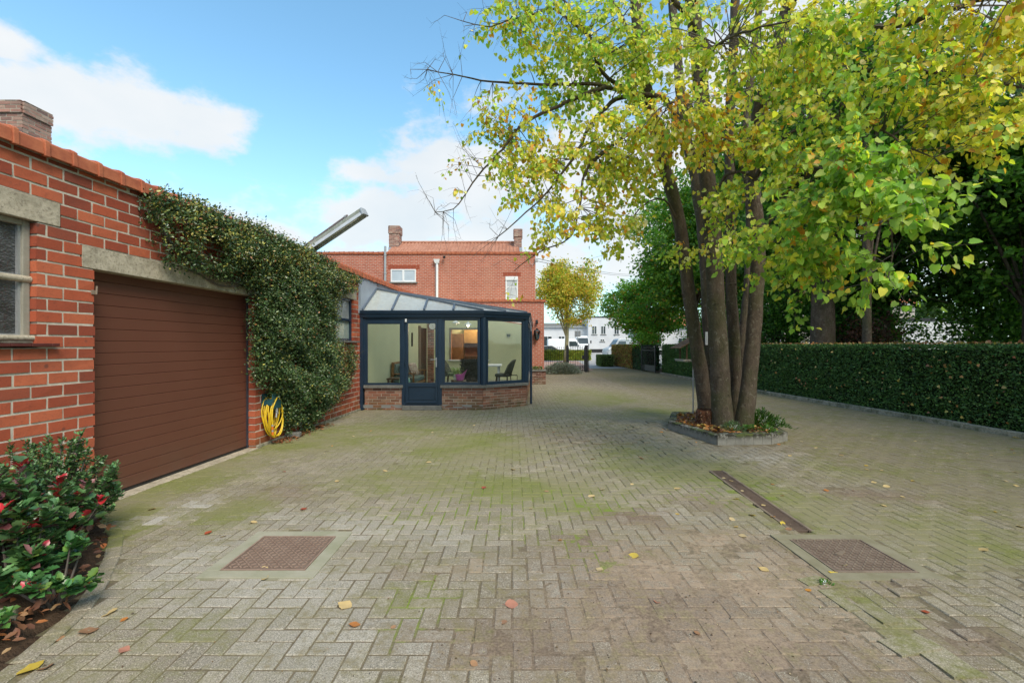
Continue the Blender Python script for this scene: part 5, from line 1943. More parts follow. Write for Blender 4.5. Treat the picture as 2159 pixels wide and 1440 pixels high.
for si, (path, ra, rb) in enumerate(stems):
    P = resample(path, .16)
    nP = len(P)
    m = MB(); m.smooth = True
    R_ = []
    for i, p in enumerate(P):
        t_ = i / (nP - 1)
        r = ra * (1 - t_) ** .5 + rb * t_ ** 2
        r *= 1 + .38 * max(0, 1 - i / 5.0) ** 2                       # root flare
        r *= 1 + .06 * mnoise.noise(Vector((i * .5, si * 7, 0)))
        p.x += .018 * mnoise.noise(Vector((i * .35, si * 3, 1))); p.y += .018 * mnoise.noise(Vector((i * .35, si * 3, 8)))
        R_.append(r)
        if i > 6: skel.append((p.copy(), r))
    m.tube(P, R_, 14)
    # lumpy bark ridges and burrs
    v = []
    for (x, y, z) in m.v:
        q = mnoise.noise(Vector((x * 9, y * 9, z * 2.2))) * .010 + mnoise.noise(Vector((x * 3, y * 3, z * 5 + 3))) * .008
        k = min(range(nP), key=lambda i_: abs(P[i_].z - z))
        d = Vector((x - P[k].x, y - P[k].y, 0))
        if d.length > 1e-4: d.normalize()
        v.append((x + d.x * q, y + d.y * q, z))
    m.v = v
    for _ in range(9):
        k = rgl.randint(3, min(nP - 1, 22)); a = rgl.uniform(0, 6.28)
        c0 = P[k] + Vector((math.cos(a), math.sin(a), 0)) * R_[k] * .85
        m.lathe(c0 - Vector((0, 0, .03)), [(.004, 0), (.028, .012), (.034, .03), (.026, .048), (.004, .06)], 8)
    m.build('trunk', M['bark'], lin)
mbr = MB(); mbr.smooth = True
for (path, ra, rb) in limbs:
    P = resample(path, .14)
    nP = len(P)
    for i, p in enumerate(P):
        if 0 < i:
            p += Vector((mnoise.noise(Vector((i * .6, p.y, 1))), mnoise.noise(Vector((i * .6, p.x, 4))), mnoise.noise(Vector((i * .6, p.z, 9))))) * .03
    R_ = [ra * (1 - i / (nP - 1)) ** .8 + rb * (i / (nP - 1)) ** .5 * (1) for i in range(nP)]
    R_ = [max(ra + (rb - ra) * (i / (nP - 1)) ** .8, rb) for i in range(nP)]
    mbr.tube(P, R_, 8)
    for i, p in enumerate(P): skel.append((p.copy(), R_[i]))
SK = np.array([p[:] for p, r in skel]); SR = np.array([r for p, r in skel])

CO = {'Y': (.85, .72, .10), 'YG': (.64, .68, .09), 'G': (.24, .42, .06), 'O': (.70, .34, .04), 'DG': (.075, .17, .03), 'P': (.86, .78, .36), 'LG': (.42, .58, .10)}
blobs = [  # px, py, Y, rx, ry, rz, sprays, leaf size, mix (Y,YG,LG,G,O,P)
    (1005, 170, 6.7, .75, .6, .42, 9, .066, (3, 2, 1, 1, 3, 1)),
    (985, 390, 6.7, .50, .5, .45, 9, .064, (3, 2, 1, 1, 3, 1)),
    (1070, 250, 6.8, .60, .6, .55, 28, .070, (3, 3, 2, 1, 2, 1)),
    (1110, 60, 6.5, .75, .8, .50, 42, .078, (1, 4, 4, 2, .6, .3)),
    (1130, 330, 6.9, .75, .7, .60, 48, .074, (4, 4, 2, 1, 1, 1)),
    (1180, 450, 6.9, .60, .7, .50, 34, .072, (5, 3, 1, 0, 1, 2)),
    (1110, 540, 6.8, .35, .4, .22, 8, .070, (5, 2, 1, 0, 1, 1)),
    (1260, 130, 7.1, .95, .9, .80, 100, .080, (1, 4, 4, 2, .2, 1)),
    (1300, 330, 7.1, .85, .8, .70, 90, .076, (4, 4, 2, 1, .6, 1)),
    (1300, 480, 7.2, .55, .6, .40, 26, .072, (4, 4, 2, 0, .3, 2)),
    (1430, 60, 7.0, 1.1, 1.2, .80, 110, .080, (2, 4, 3, 1, .1, 2)),
    (1440, 260, 6.3, .85, .8, .55, 95, .076, (4, 4, 1, 1, 1.4, 2.4)),
    (1560, 270, 5.9, .75, .7, .50, 80, .078, (4, 4, 2, 1, 1.6, 2)),
    (1410, 520, 7.5, .45, .4, .45, 16, .070, (3, 4, 3, 0, .1, 1)),
    (1500, 430, 7.2, .55, .5, .45, 30, .074, (2, 4, 3, 1, .3, 1)),
    (1620, 100, 6.2, .95, 1.1, .80, 100, .080, (2, 5, 3, 2, .2, 1)),
    (1640, 360, 5.6, .65, .7, .55, 80, .080, (3, 5, 4, 3, .3, 1.5)),
    (1610, 510, 5.4, .55, .5, .32, 44, .080, (1, 4, 5, 4, .2, .6)),
    (1690, 560, 5.2, .45, .4, .18, 26, .082, (.6, 3, 5, 5, .1, .4)),
    (1800, 60, 5.2, 1.0, 1.0, .65, 105, .080, (2, 5, 3, 2, .3, .4)),
    (1830, 210, 4.9, .75, .8, .40, 62, .080, (2, 5, 3, 3, .3, .4)),
    (2060, 60, 4.6, .95, .9, .50, 95, .080, (6, 4, 1, 1, 1, .2)),
    (2030, 200, 4.6, .60, .7, .33, 55, .078, (6, 4, 1, 1, 1, .3)),
    (1990, 300, 4.5, .45, .5, .18, 26, .078, (4, 5, 2, 1, .6, .3)),
    (1790, 350, 4.3, .48, .5, .22, 46, .086, (.4, 1, 3, 8, .3, .1)),
    (1740, 430, 4.4, .50, .5, .28, 46, .086, (.6, 2, 3, 7, .3, .1)),
    (1860, 430, 4.0, .20, .3, .22, 11, .092, (.3, .6, 4, 7, .2, 0)),
    (1760, 540, 4.7, .38, .4, .22, 30, .084, (1.5, 3, 3, 6, .2, .1)),
    (1865, 560, 4.0, .16, .22, .20, 15, .088, (1.3, 1, 4, 7, .2, 0)),
    (1960, 395, 4.1, .18, .3, .12, 7, .09, (.4, 1, 4, 6, .2, 0)),
    (1480, -260, 7.4, 2.3, 2.2, 1.6, 30, .095, (3, 4, 3, 1, .3, 1)),  # upper crown out of view, put in for its shadow
    (1800, -240, 6.0, 2.0, 2.0, 1.2, 26, .095, (3, 4, 3, 1, .3, 1)),
]
npr = np.random.default_rng(21)
LP, LT, LN_, LS, LC = [], [], [], [], []
keys = ['Y', 'YG', 'LG', 'G', 'O', 'P']
mtw = MB()
for (px, py, Y, rx, ry, rz, ns, lsz, mx) in blobs:
    c0 = np.array(W(px, py, Y))
    ns = int(ns * (.84 if px < 1350 and ns > 12 else .37 if 1350 <= px < 1700 and py > 150 else .50 if px >= 1700 and py > 120 else .54))
    for k in range(ns):
        d = npr.standard_normal(3); d /= np.linalg.norm(d)
        tgt = c0 + d * npr.random() ** .45 * np.array([rx, ry, rz])
        # nearest limb node that is thick enough and preferably above
        dd = np.linalg.norm(SK - tgt, axis=1) + .5 * np.maximum(0, tgt[2] - SK[:, 2] - .1) + npr.random(len(SK)) * .12
        j = int(np.argmin(dd))
        A = SK[j]
        L = np.linalg.norm(tgt - A)
        if L < .12: tgt = A + d * .3; L = .3
        # twig: leaves the limb, arches, droops at the end
        mid = (A + tgt) / 2 + np.array([0, 0, .10 * L]) + npr.standard_normal(3) * .05 * L
        pts_ = [A]
        for q in (.2, .4, .6, .8, 1.0):
            pts_.append((1 - q) ** 2 * A + 2 * q * (1 - q) * mid + q * q * tgt)
        dirv = pts_[-1] - pts_[-2]; dirv /= np.linalg.norm(dirv)
        ext = .22 + .14 * npr.random()
        e1 = tgt + (dirv * .6 + np.array([0, 0, -.4])) * ext * .5
        e2 = e1 + (dirv * .35 + np.array([0, 0, -.75])) * ext * .5
        pts_ += [e1, e2]
        r0 = min(SR[j] * .5, .004 + .008 * min(L, 1.5))
        mtw.tube([Vector(p) for p in pts_], [r0, r0 * .85, r0 * .7, r0 * .55, r0 * .42, .0022, .0016, .0010], 4, False)
        nl = int(npr.integers(22, 42) * (1.0 if px < 1500 else 1.2))
        dens = 1.0 if (px > 1050) else .5
        if ns < 12 and px < 1120: nl = int(nl * .45)
        # side shoots
        shoots = [(np.array(pts_[3 + (s_ % 4)]), (npr.standard_normal(3) * np.array([1, 1, .35]) + dirv * .6)) for s_ in range(4)]
        axes = [(tgt, e2)] + [(a, a + v_ / np.linalg.norm(v_) * (.16 + .16 * npr.random()) + np.array([0, 0, -.05])) for a, v_ in shoots]
        for a, b in axes[1:]:
            mtw.tube([Vector(a), Vector((a + b) / 2 + np.array([0, 0, .012])), Vector(b)], [.0024, .0018, .001], 3, False)
        w_ = np.array([1.6, 1, 1, 1, 1]); w_ /= w_.sum()
        ai = npr.choice(5, nl, p=w_)
        q = npr.random(nl)[:, None]
        A_s = np.array([axes[i][0] for i in ai]); B_s = np.array([axes[i][1] for i in ai])
        P0 = A_s * (1 - q) + B_s * q + npr.standard_normal((nl, 3)) * .03
        shootd = unit(B_s - A_s)
        tip = unit(npr.standard_normal((nl, 3)) * .55 + shootd * .5 + np.array([0, 0, -.75]))
        # leaf faces tend to look up and outward, with much scatter
        nr = unit(npr.standard_normal((nl, 3)) * .70 + np.array([0, -.65, .75]))
        LP.append(P0 + tip * .02); LT.append(tip); LN_.append(nr)
        LS.append(npr.uniform(.66, 1.15, nl) * lsz * (.82 if px < 1500 else .78))
        w = np.array(mx, float) * np.exp(npr.standard_normal(6) * .7)
        LC.append(pal(nl, [CO[k_] for k_ in keys], w, .14, npr))
# bare twigs out to the left
for (px, py, Y) in ((902, 150, 6.5), (930, 110, 6.5), (925, 440, 6.6), (905, 400, 6.6), (950, 230, 6.6), (890, 170, 6.5), (960, 330, 6.6), (1040, 470, 6.7), (1020, 520, 6.7), (985, 60, 6.2), (1000, 560, 6.8), (940, 480, 6.6), (935, 60, 6.4), (990, 300, 6.7)):
    t0 = np.array(W(px, py, Y))
    for s_ in range(4):
        tg = t0 + npr.standard_normal(3) * np.array([.16, .2, .14])
        j = int(np.argmin(np.linalg.norm(SK - tg, axis=1) + npr.random(len(SK)) * .3))
        A = SK[j]; mid = (A + tg) / 2 + npr.standard_normal(3) * .05 + np.array([0, 0, .04])
        mtw.tube([Vector(A), Vector((A + mid) / 2), Vector(mid), Vector((mid + tg) / 2 + np.array([0, 0, -.01])), Vector(tg)], [.005, .004, .003, .002, .001], 4, False)
        for z_ in range(3):
            a = mid + (tg - mid) * npr.random(); b = a + npr.standard_normal(3) * .09
            mtw.tube([Vector(a), Vector(b)], [.0015, .0008], 3, False)
mbr.build('branches', M['bark'], lin)
mtw.mat = 0
M['twig'] = speck('twig_bark', (.10, .085, .075), (.15, .13, .115), 12, .85, .2, bump=0)
mtw.build('twigs', M['twig'], lin)
LP = np.concatenate(LP); LT = np.concatenate(LT); LN_ = np.concatenate(LN_); LS = np.concatenate(LS); LC = np.concatenate(LC)
crown = leaves_mesh('crown', T_HEART, LP, LT, LN_, LS, LC, M['leaf'], lin, curl=npr.uniform(.3, 1.8, len(LP)))
print('linden leaves', len(LP))

# things in and on the planter
st = empty('tree_stump', (3.42, 8.05, .12), 'rotten brown stump at the foot of the left linden stem', 'stump')
m = MB(); m.smooth = True
n = 22; vs = []; fs = []
for i, (r_, z) in enumerate(((.19, 0), (.165, .06), (.15, .16), (.155, .26), (.14, .31), (.07, .27))):
    for k in range(n):
        a = 2 * math.pi * k / n
        q = 1 + .16 * mnoise.noise(Vector((math.cos(a) * 3, math.sin(a) * 3, z * 6)))
        vs.append((3.42 + math.cos(a) * r_ * q, 8.05 + math.sin(a) * r_ * q, .10 + z + (.05 * mnoise.noise(Vector((math.cos(a) * 4, math.sin(a) * 4, 2))) if i > 2 else 0)))
for i in range(5):
    for k in range(n): fs.append((i * n + k, i * n + (k + 1) % n, (i + 1) * n + (k + 1) % n, (i + 1) * n + k))
fs.append(tuple(5 * n + k for k in range(n)))
m.add(vs, fs)
m.build('wood', speck('rotten_wood', (.14, .06, .03), (.07, .03, .018), 30, .95, .1, bump=1.0, bdist=.01, bscale=50), st)
N = 500
a = rngN.uniform(0, 6.28, N); z = rngN.uniform(0, .3, N)
P_ = np.stack([3.42 + np.cos(a) * .155, 8.05 + np.sin(a) * .155, .11 + z], 1)
leaves_mesh('bark_flakes', T_NEEDLE, P_, np.stack([np.cos(a) * .5, np.sin(a) * .5, np.full(N, -1.0)], 1) + .4 * rngN.standard_normal((N, 3)), np.stack([np.cos(a), np.sin(a), 0 * a], 1), rngN.uniform(.03, .07, N), pal(N, [(.15, .065, .03), (.08, .035, .02), (.22, .12, .06)], [2, 2, 1]), M['leaf_hedge'], st)

N = 2600
P_ = []
while len(P_) < N:
    x, y = rngN.uniform(2.9, 4.7), rngN.uniform(7.0, 9.4)
    if inside(inn, x, y) and (mnoise.noise(Vector((x * 3, y * 3, 5))) > -.15): P_.append((x, y, .115 + .05 * mnoise.noise(Vector((x * 4, y * 4, 1))) + rngN.uniform(0, .05)))
P_ = np.array(P_)
lit = leaves_mesh('leaf_litter', T_HEART, P_, rngN.standard_normal((N, 3)) * [1, 1, .3], rngN.standard_normal((N, 3)) * .45 + [0, 0, 1], rngN.uniform(.035, .075, N),
            pal(N, [(.42, .17, .04), (.25, .11, .05), (.5, .33, .12), (.16, .08, .04), (.6, .42, .1)], [3, 3, 2, 3, 1]), M['leaf_hedge'], origin=(3.8, 8.0, .1))
tag(lit, kind='stuff')


def herb(x, y, z, r, h, n, cols, label, tmpl=T_NEEDLE, sz=(.05, .1), group=None, up_=1.2):
    e = empty('small_plant', (x, y, z), label, 'plant', group)
    d = rngN.standard_normal((n, 3)) * [r * .5, r * .5, 0]
    P_ = np.array([x, y, z]) + d + np.stack([0 * d[:, 0], 0 * d[:, 0], rngN.random(n) * h * np.exp(-(d[:, 0] ** 2 + d[:, 1] ** 2) / (r * r))], 1)
    leaves_mesh('foliage', tmpl, P_, d * 4 / r * .5 + [0, 0, up_] + .5 * rngN.standard_normal((n, 3)), rngN.standard_normal((n, 3)), rngN.uniform(*sz, n), pal(n, cols, [1] * len(cols)), M['leaf'], e)
    m_ = MB()
    for k in range(8):
        a_ = k * .8
        m_.tube([(x, y, z - .01), (x + math.cos(a_) * r * .4, y + math.sin(a_) * r * .4, z + h * .7)], .003, 4)
    m_.build('stem', M['leaf_gloss'], e)


herb(4.36, 7.95, .12, .24, .30, 900, [(.05, .13, .02), (.08, .18, .03), (.04, .10, .02)], 'dense green herb right of the linden stems', sz=(.04, .09))
herb(4.58, 7.85, .12, .14, .20, 260, [(.07, .16, .04), (.10, .2, .05)], 'thin green herb at the right tip of the kerbed planter', sz=(.04, .08))
herb(3.66, 7.55, .12, .18, .16, 500, [(.12, .2, .10), (.18, .27, .14)], 'low blue green tuft in front of the middle linden stem', sz=(.03, .06))
herb(3.95, 7.6, .12, .10, .10, 140, [(.15, .3, .08), (.1, .22, .05)], 'small light green seedling between the linden stems', T_OVAL, (.03, .055))
herb(4.15, 7.42, .12, .12, .12, 160, [(.14, .26, .07), (.1, .2, .05)], 'light green seedling near the front kerb of the planter', T_OVAL, (.03, .06))

bt = empty('bird_table', (3.72, 9.3, 0), 'wooden bird table with a pitched roof on a thin pole behind the left linden stem', 'bird table')
bw = speck('weathered_birdhouse_wood', (.16, .10, .06), (.10, .065, .04), 10, .9, .2, bump=.5)
m = MB(); m.tube([(3.70, 9.3, .05), (3.70, 9.3, 1.22)], .014, 10); m.build('pole', M['galv'], bt)
for sgn in (-1, 1):
    m = MB()
    for k in range(5):
        q0, q1 = k / 5, (k + 1.15) / 5
        X0, X1 = 3.72 + sgn * .40 * (1 - q0), 3.72 + sgn * .40 * (1 - min(q1, 1))
        Z0, Z1 = 1.465 + .22 * q0, 1.465 + .22 * min(q1, 1)
        m.pts8([(X0, 9.02, Z0 + .012), (X1, 9.02, Z1), (X1, 9.58, Z1), (X0, 9.58, Z0 + .012), (X0, 9.02, Z0 + .026), (X1, 9.02, Z1 + .014), (X1, 9.58, Z1 + .014), (X0, 9.58, Z0 + .026)])
    m.build('roof', bw, bt)
m = MB(); m.box(3.42, 3.98, 9.05, 9.55, 1.215, 1.235); m.box(3.41, 3.43, 9.05, 9.55, 1.236, 1.26); m.box(3.43, 3.98, 9.04, 9.06, 1.236, 1.26)
m.build('tray', speck('pale_board', (.42, .40, .34), (.34, .31, .25), 6, .8), bt)
for (x, y) in ((3.50, 9.12), (3.94, 9.12), (3.50, 9.48), (3.94, 9.48)):
    m = MB(); m.bar((x, y, 1.236), (x, y, 1.56), .025, .025); m.build('post', bw, bt)
p = W(1489.5, 713, 8.73)
r = empty('thermometer', p, 'slim white thermometer strip fixed to a rear linden stem', 'thermometer')
m = MB(); m.box(p.x - .022, p.x + .022, p.y - .01, p.y + .005, p.z - .13, p.z + .12); m.build('board', M['white_paint'], r, bevel=.003)
m = MB(); m.tube([p + Vector((0, -.014, -.10)), p + Vector((0, -.014, .09))], .004, 6); m.build('tube', M['galv'], r)
# ------------------------------------------------------------------ climber on the garage wall
VP_ = [(322, 428), (345, 405), (400, 425), (470, 452), (560, 482), (640, 522), (700, 548), (765, 590), (758, 608), (712, 628), (708, 700), (722, 722), (755, 735), (760, 765), (752, 800), (722, 838), (690, 862),
       (668, 885), (655, 912), (612, 912), (602, 880), (585, 845), (560, 832), (545, 800), (542, 700), (540, 640), (545, 606), (490, 592), (430, 568), (385, 560), (352, 545), (345, 500)]
OFFD = .16
poly = []
for px, py in VP_:
    s_ = wall_s(px, OFFD)
    poly.append((s_, H + (HY - py) / F * s_))
cl = empty('climbing_shrub', WP(8.05, .1, 0), 'thick evergreen climber with small glossy leaves hanging over the top of the garage wall', 'climber')
npr = np.random.default_rng(33)
s0, s1 = min(p[0] for p in poly), max(p[0] for p in poly)
z0, z1 = 0.0, max(p[1] for p in poly)


def edge_d(x, y):
    best = 9
    for i in range(len(poly)):
        ax, ay = poly[i]; bx, by = poly[(i + 1) % len(poly)]
        dx, dy = bx - ax, by - ay
        t_ = max(0, min(1, ((x - ax) * dx + (y - ay) * dy) / (dx * dx + dy * dy)))
        best = min(best, math.hypot(x - ax - t_ * dx, y - ay - t_ * dy))
    return best


P_, T__, N_, S_, C_ = [], [], [], [], []
cnt = 0
while cnt < 8600:
    s_, z_ = npr.uniform(s0, s1), npr.uniform(z0, z1)
    if not inside(poly, s_, z_): continue
    e = edge_d(s_, z_)
    n1 = mnoise.noise(Vector((s_ * 2.0, z_ * 2.0, 0))); n2 = mnoise.noise(Vector((s_ * 5, z_ * 5, 3)))
    sparse = (s_ < 6.0 and z_ < 2.85)
    if sparse and n2 < .05: continue
    if s_ > 9.3 and z_ < 1.75 and n2 < .12: continue
    if s_ > 9.35 and z_ > 2.45 and n2 < -.05: continue
    if n1 + .7 * n2 < -.42: continue
    if z_ < .9 and n1 + n2 < -.35: continue
    th = .10 + .20 * min(1, e / .35) + .20 * n1 + .20 * n2
    if s_ > 8.6: th *= max(.45, 1 - (s_ - 8.6) * .6)
    th = max(.04, th)
    if z_ > 3.1: th += .05
    shell = npr.random() ** .5
    d = .02 + th * shell
    k = int(npr.integers(9, 16))
    c0 = np.array(WP(s_, d, z_))
    sp = .035 + .02 * npr.random()
    pp_ = c0 + npr.standard_normal((k, 3)) * sp
    out = np.array(WP(0, 1, 0)) - np.array(WP(0, 0, 0))
    P_.append(pp_)
    N_.append(unit(npr.standard_normal((k, 3)) * .6 + out * .8 + np.array([0, 0, .8])))
    T__.append(unit(npr.standard_normal((k, 3)) * .8 + out * .5 + np.array([0, 0, .1 + .3 * (z_ > 2.8)])))
    S_.append(npr.uniform(.024, .044, k))
    hue = .5 + n1 + .3 * npr.standard_normal()
    yel = max(0, min(1, (z_ - 2.3) / 1.0)) * (hue > .35)
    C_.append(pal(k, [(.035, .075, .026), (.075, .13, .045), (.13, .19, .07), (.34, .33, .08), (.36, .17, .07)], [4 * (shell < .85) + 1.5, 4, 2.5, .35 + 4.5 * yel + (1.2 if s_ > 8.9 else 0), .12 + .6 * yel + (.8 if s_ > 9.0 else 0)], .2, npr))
    cnt += 1
# stray shoots sticking out of the top and the sides
m = MB()
for k in range(70):
    i = npr.integers(0, len(poly)); ax, ay = poly[i]; bx, by = poly[(i + 1) % len(poly)]
    q = npr.random(); s_, z_ = ax + (bx - ax) * q, ay + (by - ay) * q
    if z_ < .5: continue
    L = npr.uniform(.06, .20)
    dr_ = Vector((npr.uniform(-.5, .5), npr.uniform(-.5, .5), 1.0 if z_ > 2.9 else npr.uniform(-.4, .6))).normalized()
    a = WP(s_, npr.uniform(.05, .2), z_ - .03); b = a + dr_ * L
    m.tube([a, b], [.003, .0015], 4, False)
    kk = int(npr.integers(6, 12)); t_ = npr.random(kk)[:, None]
    P_.append(np.array(a) * (1 - t_) + np.array(b) * t_ + npr.standard_normal((kk, 3)) * .006)
    T__.append(npr.standard_normal((kk, 3)) + np.array(dr_)); N_.append(npr.standard_normal((kk, 3)))
    S_.append(npr.uniform(.018, .032, kk)); C_.append(pal(kk, [(.05, .09, .03), (.2, .2, .05), (.07, .1, .05)], [2, 1, 2], .2, npr))
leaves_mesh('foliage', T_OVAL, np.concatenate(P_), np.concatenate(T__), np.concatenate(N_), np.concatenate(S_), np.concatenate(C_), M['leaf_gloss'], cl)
for (pts_, r_) in (([(8.15, .06, .0), (8.1, .08, .6), (7.9, .07, 1.4), (7.6, .07, 2.1), (6.9, .07, 2.45), (6.2, .06, 2.40), (5.5, .05, 2.55), (5.15, .05, 2.75), (5.05, .05, 3.0)], .022),
                   ([(8.2, .06, .0), (8.3, .08, .8), (8.5, .06, 1.6), (8.8, .06, 2.3), (9.3, .05, 2.75), (10.0, .05, 2.9)], .02),
                   ([(8.1, .05, .0), (7.7, .06, .8), (7.3, .05, 1.6), (7.0, .05, 2.3), (6.4, .05, 2.8), (5.6, .05, 3.0)], .018),
                   ([(6.6, .05, 2.40), (6.0, .03, 2.33), (5.7, .02, 2.42), (5.3, .02, 2.5), (5.12, .02, 2.75)], .010),
                   ([(6.0, .04, 2.55), (5.75, .03, 2.75), (5.5, .03, 2.95)], .007), ([(5.9, .04, 2.36), (5.6, .03, 2.62), (5.55, .03, 2.9)], .007)):
    m.tube(resample([WP(*p) for p in pts_], .2), r_, 7)
m.build('stem', M['twig'], cl)

# dry leaves and two small stones at the foot of the climber
N = 420
q = rngN.random(N)
P_ = np.array([WP(7.1 + 1.7 * q[i], .06 + abs(rngN.normal(0, .10)), .012 + rngN.random() * .02) for i in range(N)])
tag(leaves_mesh('dry_leaf_litter', T_OVAL, P_, rngN.standard_normal((N, 3)) * [1, 1, .3], rngN.standard_normal((N, 3)) * .4 + [0, 0, 1], rngN.uniform(.025, .055, N),
    pal(N, [(.25, .09, .035), (.17, .07, .035), (.33, .15, .06)], [2, 2, 1]), M['leaf_hedge'], origin=WP(8, .1, 0)), kind='stuff')
for (pa, sx, sy, sz, lab) in ((G(618, 922), .24, .12, .085, 'grey kerb stone lying at the foot of the climber'), (G(655, 900), .10, .10, .10, 'small rough stone right of the grey kerb stone under the climber')):
    m = MB(); m.rbox((pa.x, pa.y, sz / 2 + .004), (sx, sy, sz), Matrix.Rotation(.1, 3, 'Z'))
    tag(m.build('kerb_stone', M['stone_sill'], origin=(pa.x, pa.y, 0), bevel=.014), lab, 'stone')

# ------------------------------------------------------------------ hose and hanger
hs = 7.10
hh = empty('hose_hanger', WP(hs, 0, .70), 'dark teal plastic hose hanger screwed to the wall beside the garage door', 'hose hanger')
teal = speck('teal_plastic', (.015, .07, .085), (.02, .09, .105), 5, .4, .5, bump=.05)
m = MB()
m.pts8([WP(hs - .15, .0, .60), WP(hs + .15, .0, .60), WP(hs + .15, .012, .60), WP(hs - .15, .012, .60), WP(hs - .12, .0, .80), WP(hs + .12, .0, .80), WP(hs + .12, .012, .80), WP(hs - .12, .012, .80)])
m.build('backplate', teal, hh)
m = MB()
for k in range(8):
    a0, a1 = math.pi * k / 8, math.pi * (k + 1) / 8
    c0, c1 = (hs + math.cos(a0) * .12, .63 + math.sin(a0) * .10), (hs + math.cos(a1) * .12, .63 + math.sin(a1) * .10)
    m.pts8([WP(c0[0], .0, c0[1] - .01), WP(c1[0], .0, c1[1] - .01), WP(c1[0], .15, c1[1] - .01), WP(c0[0], .15, c0[1] - .01), WP(c0[0], .0, c0[1]), WP(c1[0], .0, c1[1]), WP(c1[0], .15, c1[1]), WP(c0[0], .15, c0[1])])
m.build('saddle', teal, hh)
m = MB()
m.pts8([WP(hs - .14, .15, .56), WP(hs + .14, .15, .56), WP(hs + .14, .162, .56), WP(hs - .14, .162, .56), WP(hs - .10, .15, .80), WP(hs + .10, .15, .80), WP(hs + .10, .162, .80), WP(hs - .10, .162, .80)])
m.build('front_plate', teal, hh, bevel=.004)
ho = empty('garden_hose', WP(hs, .08, .12), 'coiled yellow garden hose hanging from the teal holder', 'hose')
rg = random.Random(6)
t = NT('yellow_hose')
M['hose'] = t.done(t.mix(t.noise(30), (.62, .40, .01), (.70, .50, .03)), .35, .5)
m = MB(); m.smooth = True
path = []
for k in range(11):
    d = .03 + .012 * k + rg.uniform(-.01, .01)
    w = .165 + rg.uniform(-.04, .015); b = rg.uniform(.46, .64)
    cs_ = hs + rg.uniform(-.02, .03)
    for i in range(20):
        a = 2 * math.pi * i / 20 + math.pi / 2
        # teardrop: narrow over the saddle, sagging below
        z = .735 - (1 - math.sin(a)) / 2 * b
        ww = w * (.78 + .22 * math.sin((1 - math.sin(a)) / 2 * math.pi))
        path.append(WP(cs_ + math.cos(a) * ww, d + .012 * i / 20 + .02 * math.sin(a * 2 + k), z))
m.tube(path, .0095, 8)
m.build('coil', M['hose'], ho)
m = MB(); m.tube([WP(hs - .10, .16, .62), WP(hs - .13, .17, .45), WP(hs - .12, .17, .30)], .010, 8); m.build('hose_end', M['hose'], ho)
m = MB(); m.tube([WP(hs - .122, .17, .30), WP(hs - .12, .17, .25)], .016, 10); m.tube([WP(hs - .119, .17, .22), WP(hs - .117, .17, .17)], .017, 10)
m.build('connector', speck('orange_connector', (.65, .16, .02), (.7, .2, .03), 4, .4), ho)
m = MB(); m.tube([WP(hs - .12, .17, .25), WP(hs - .119, .17, .22)], .015, 10); m.tube([WP(hs - .122, .17, .33), WP(hs - .122, .17, .302)], .014, 10); m.build('collar', M['galv'], ho)
m = MB(); m.tube([WP(hs + .02, .15, .56), WP(hs + .02, .155, .50)], .02, 8); m.tube([WP(hs + .02, .15, .52), WP(hs + .05, .16, .47)], .008, 6); m.tube([WP(hs + .02, .15, .50), WP(hs - .01, .16, .42)], .012, 6)
m.build('spray_nozzle', M['galv'], ho)

# ------------------------------------------------------------------ strip light on its pole over the garage wall
fl = empty('strip_light', WP(8.35, -.1, 3.25), 'weathered white fluorescent strip light slanting up from the garage wall top', 'lamp')
a_, b_ = W(652, 528, 8.45), W(768, 449, 8.1)
ax = (b_ - a_).normalized()
upv = Vector((0, 0, 1)); sd_ = ax.cross(upv).normalized(); nu = sd_.cross(ax).normalized()
Q = lambda s, u, v: a_ + ax * s + nu * u + sd_ * v
Lf = (b_ - a_).length
m = MB()
m.prism([(.034, -.045), (.08, -.065), (.08, .065), (.034, .045)], lambda u, v: Q(-.15, u, v), lambda u, v: Q(Lf - .02, u, v))
m.build('spine', speck('mossy_white_metal', (.52, .54, .50), (.36, .40, .33), 14, .6, .3, bump=.2), fl)
m = MB()
m.prism([(.033, -.044), (-.04, -.08), (-.047, -.08), (-.047, -.072), (.024, -.037), (.024, .037), (-.047, .072), (-.047, .08), (-.04, .08), (.033, .044)], lambda u, v: Q(-.12, u, v), lambda u, v: Q(Lf - .03, u, v))
m.build('reflector', speck('reflector_white', (.55, .57, .60), (.42, .44, .47), 9, .35, .5, bump=.1), fl)
m = MB(); m.smooth = True; m.tube([Q(-.05, -.008, 0), Q(Lf - .05, -.008, 0)], .019, 10); m.build('tube', M['white_paint'], fl)
m = MB(); m.prism([(.083, -.068), (.083, .068), (-.052, .083), (-.052, -.083)], lambda u, v: Q(Lf - .02, u, v), lambda u, v: Q(Lf + .02, u, v)); m.build('end_cap', M['galv'], fl, bevel=.006)
m = MB(); m.tube([Q(-.30, .125, .0), Q(Lf * .76, .145, .0)], .018, 8); m.build('pole', speck('old_pipe', (.25, .19, .19), (.32, .27, .27), 10, .6, .4, .3), fl)
for q in (Lf * .16, Lf * .72):
    m = MB(); m.bar(Q(q, .075, 0), Q(q, .165, 0), .03, .04); m.tube([Q(q - .02, .14, 0), Q(q + .02, .14, 0)], .03, 8); m.build('clamp', M['galv'], fl)
m = MB(); m.bar(WP(8.35, -.08, 3.1), Q(-.28, .10, 0), .04, .04); m.build('bracket', M['galv'], fl)

# ------------------------------------------------------------------ clipped hedge on the right with its kerb
def hedge_x(y):
    return 8.62 - .075 * (y - 7.63) if y < 15 else 8.067


M['hedge_core'] = speck('hedge_inside', (.012, .022, .010), (.02, .032, .012), 6, .95, .05, bump=.4, bdist=.02, bscale=20)


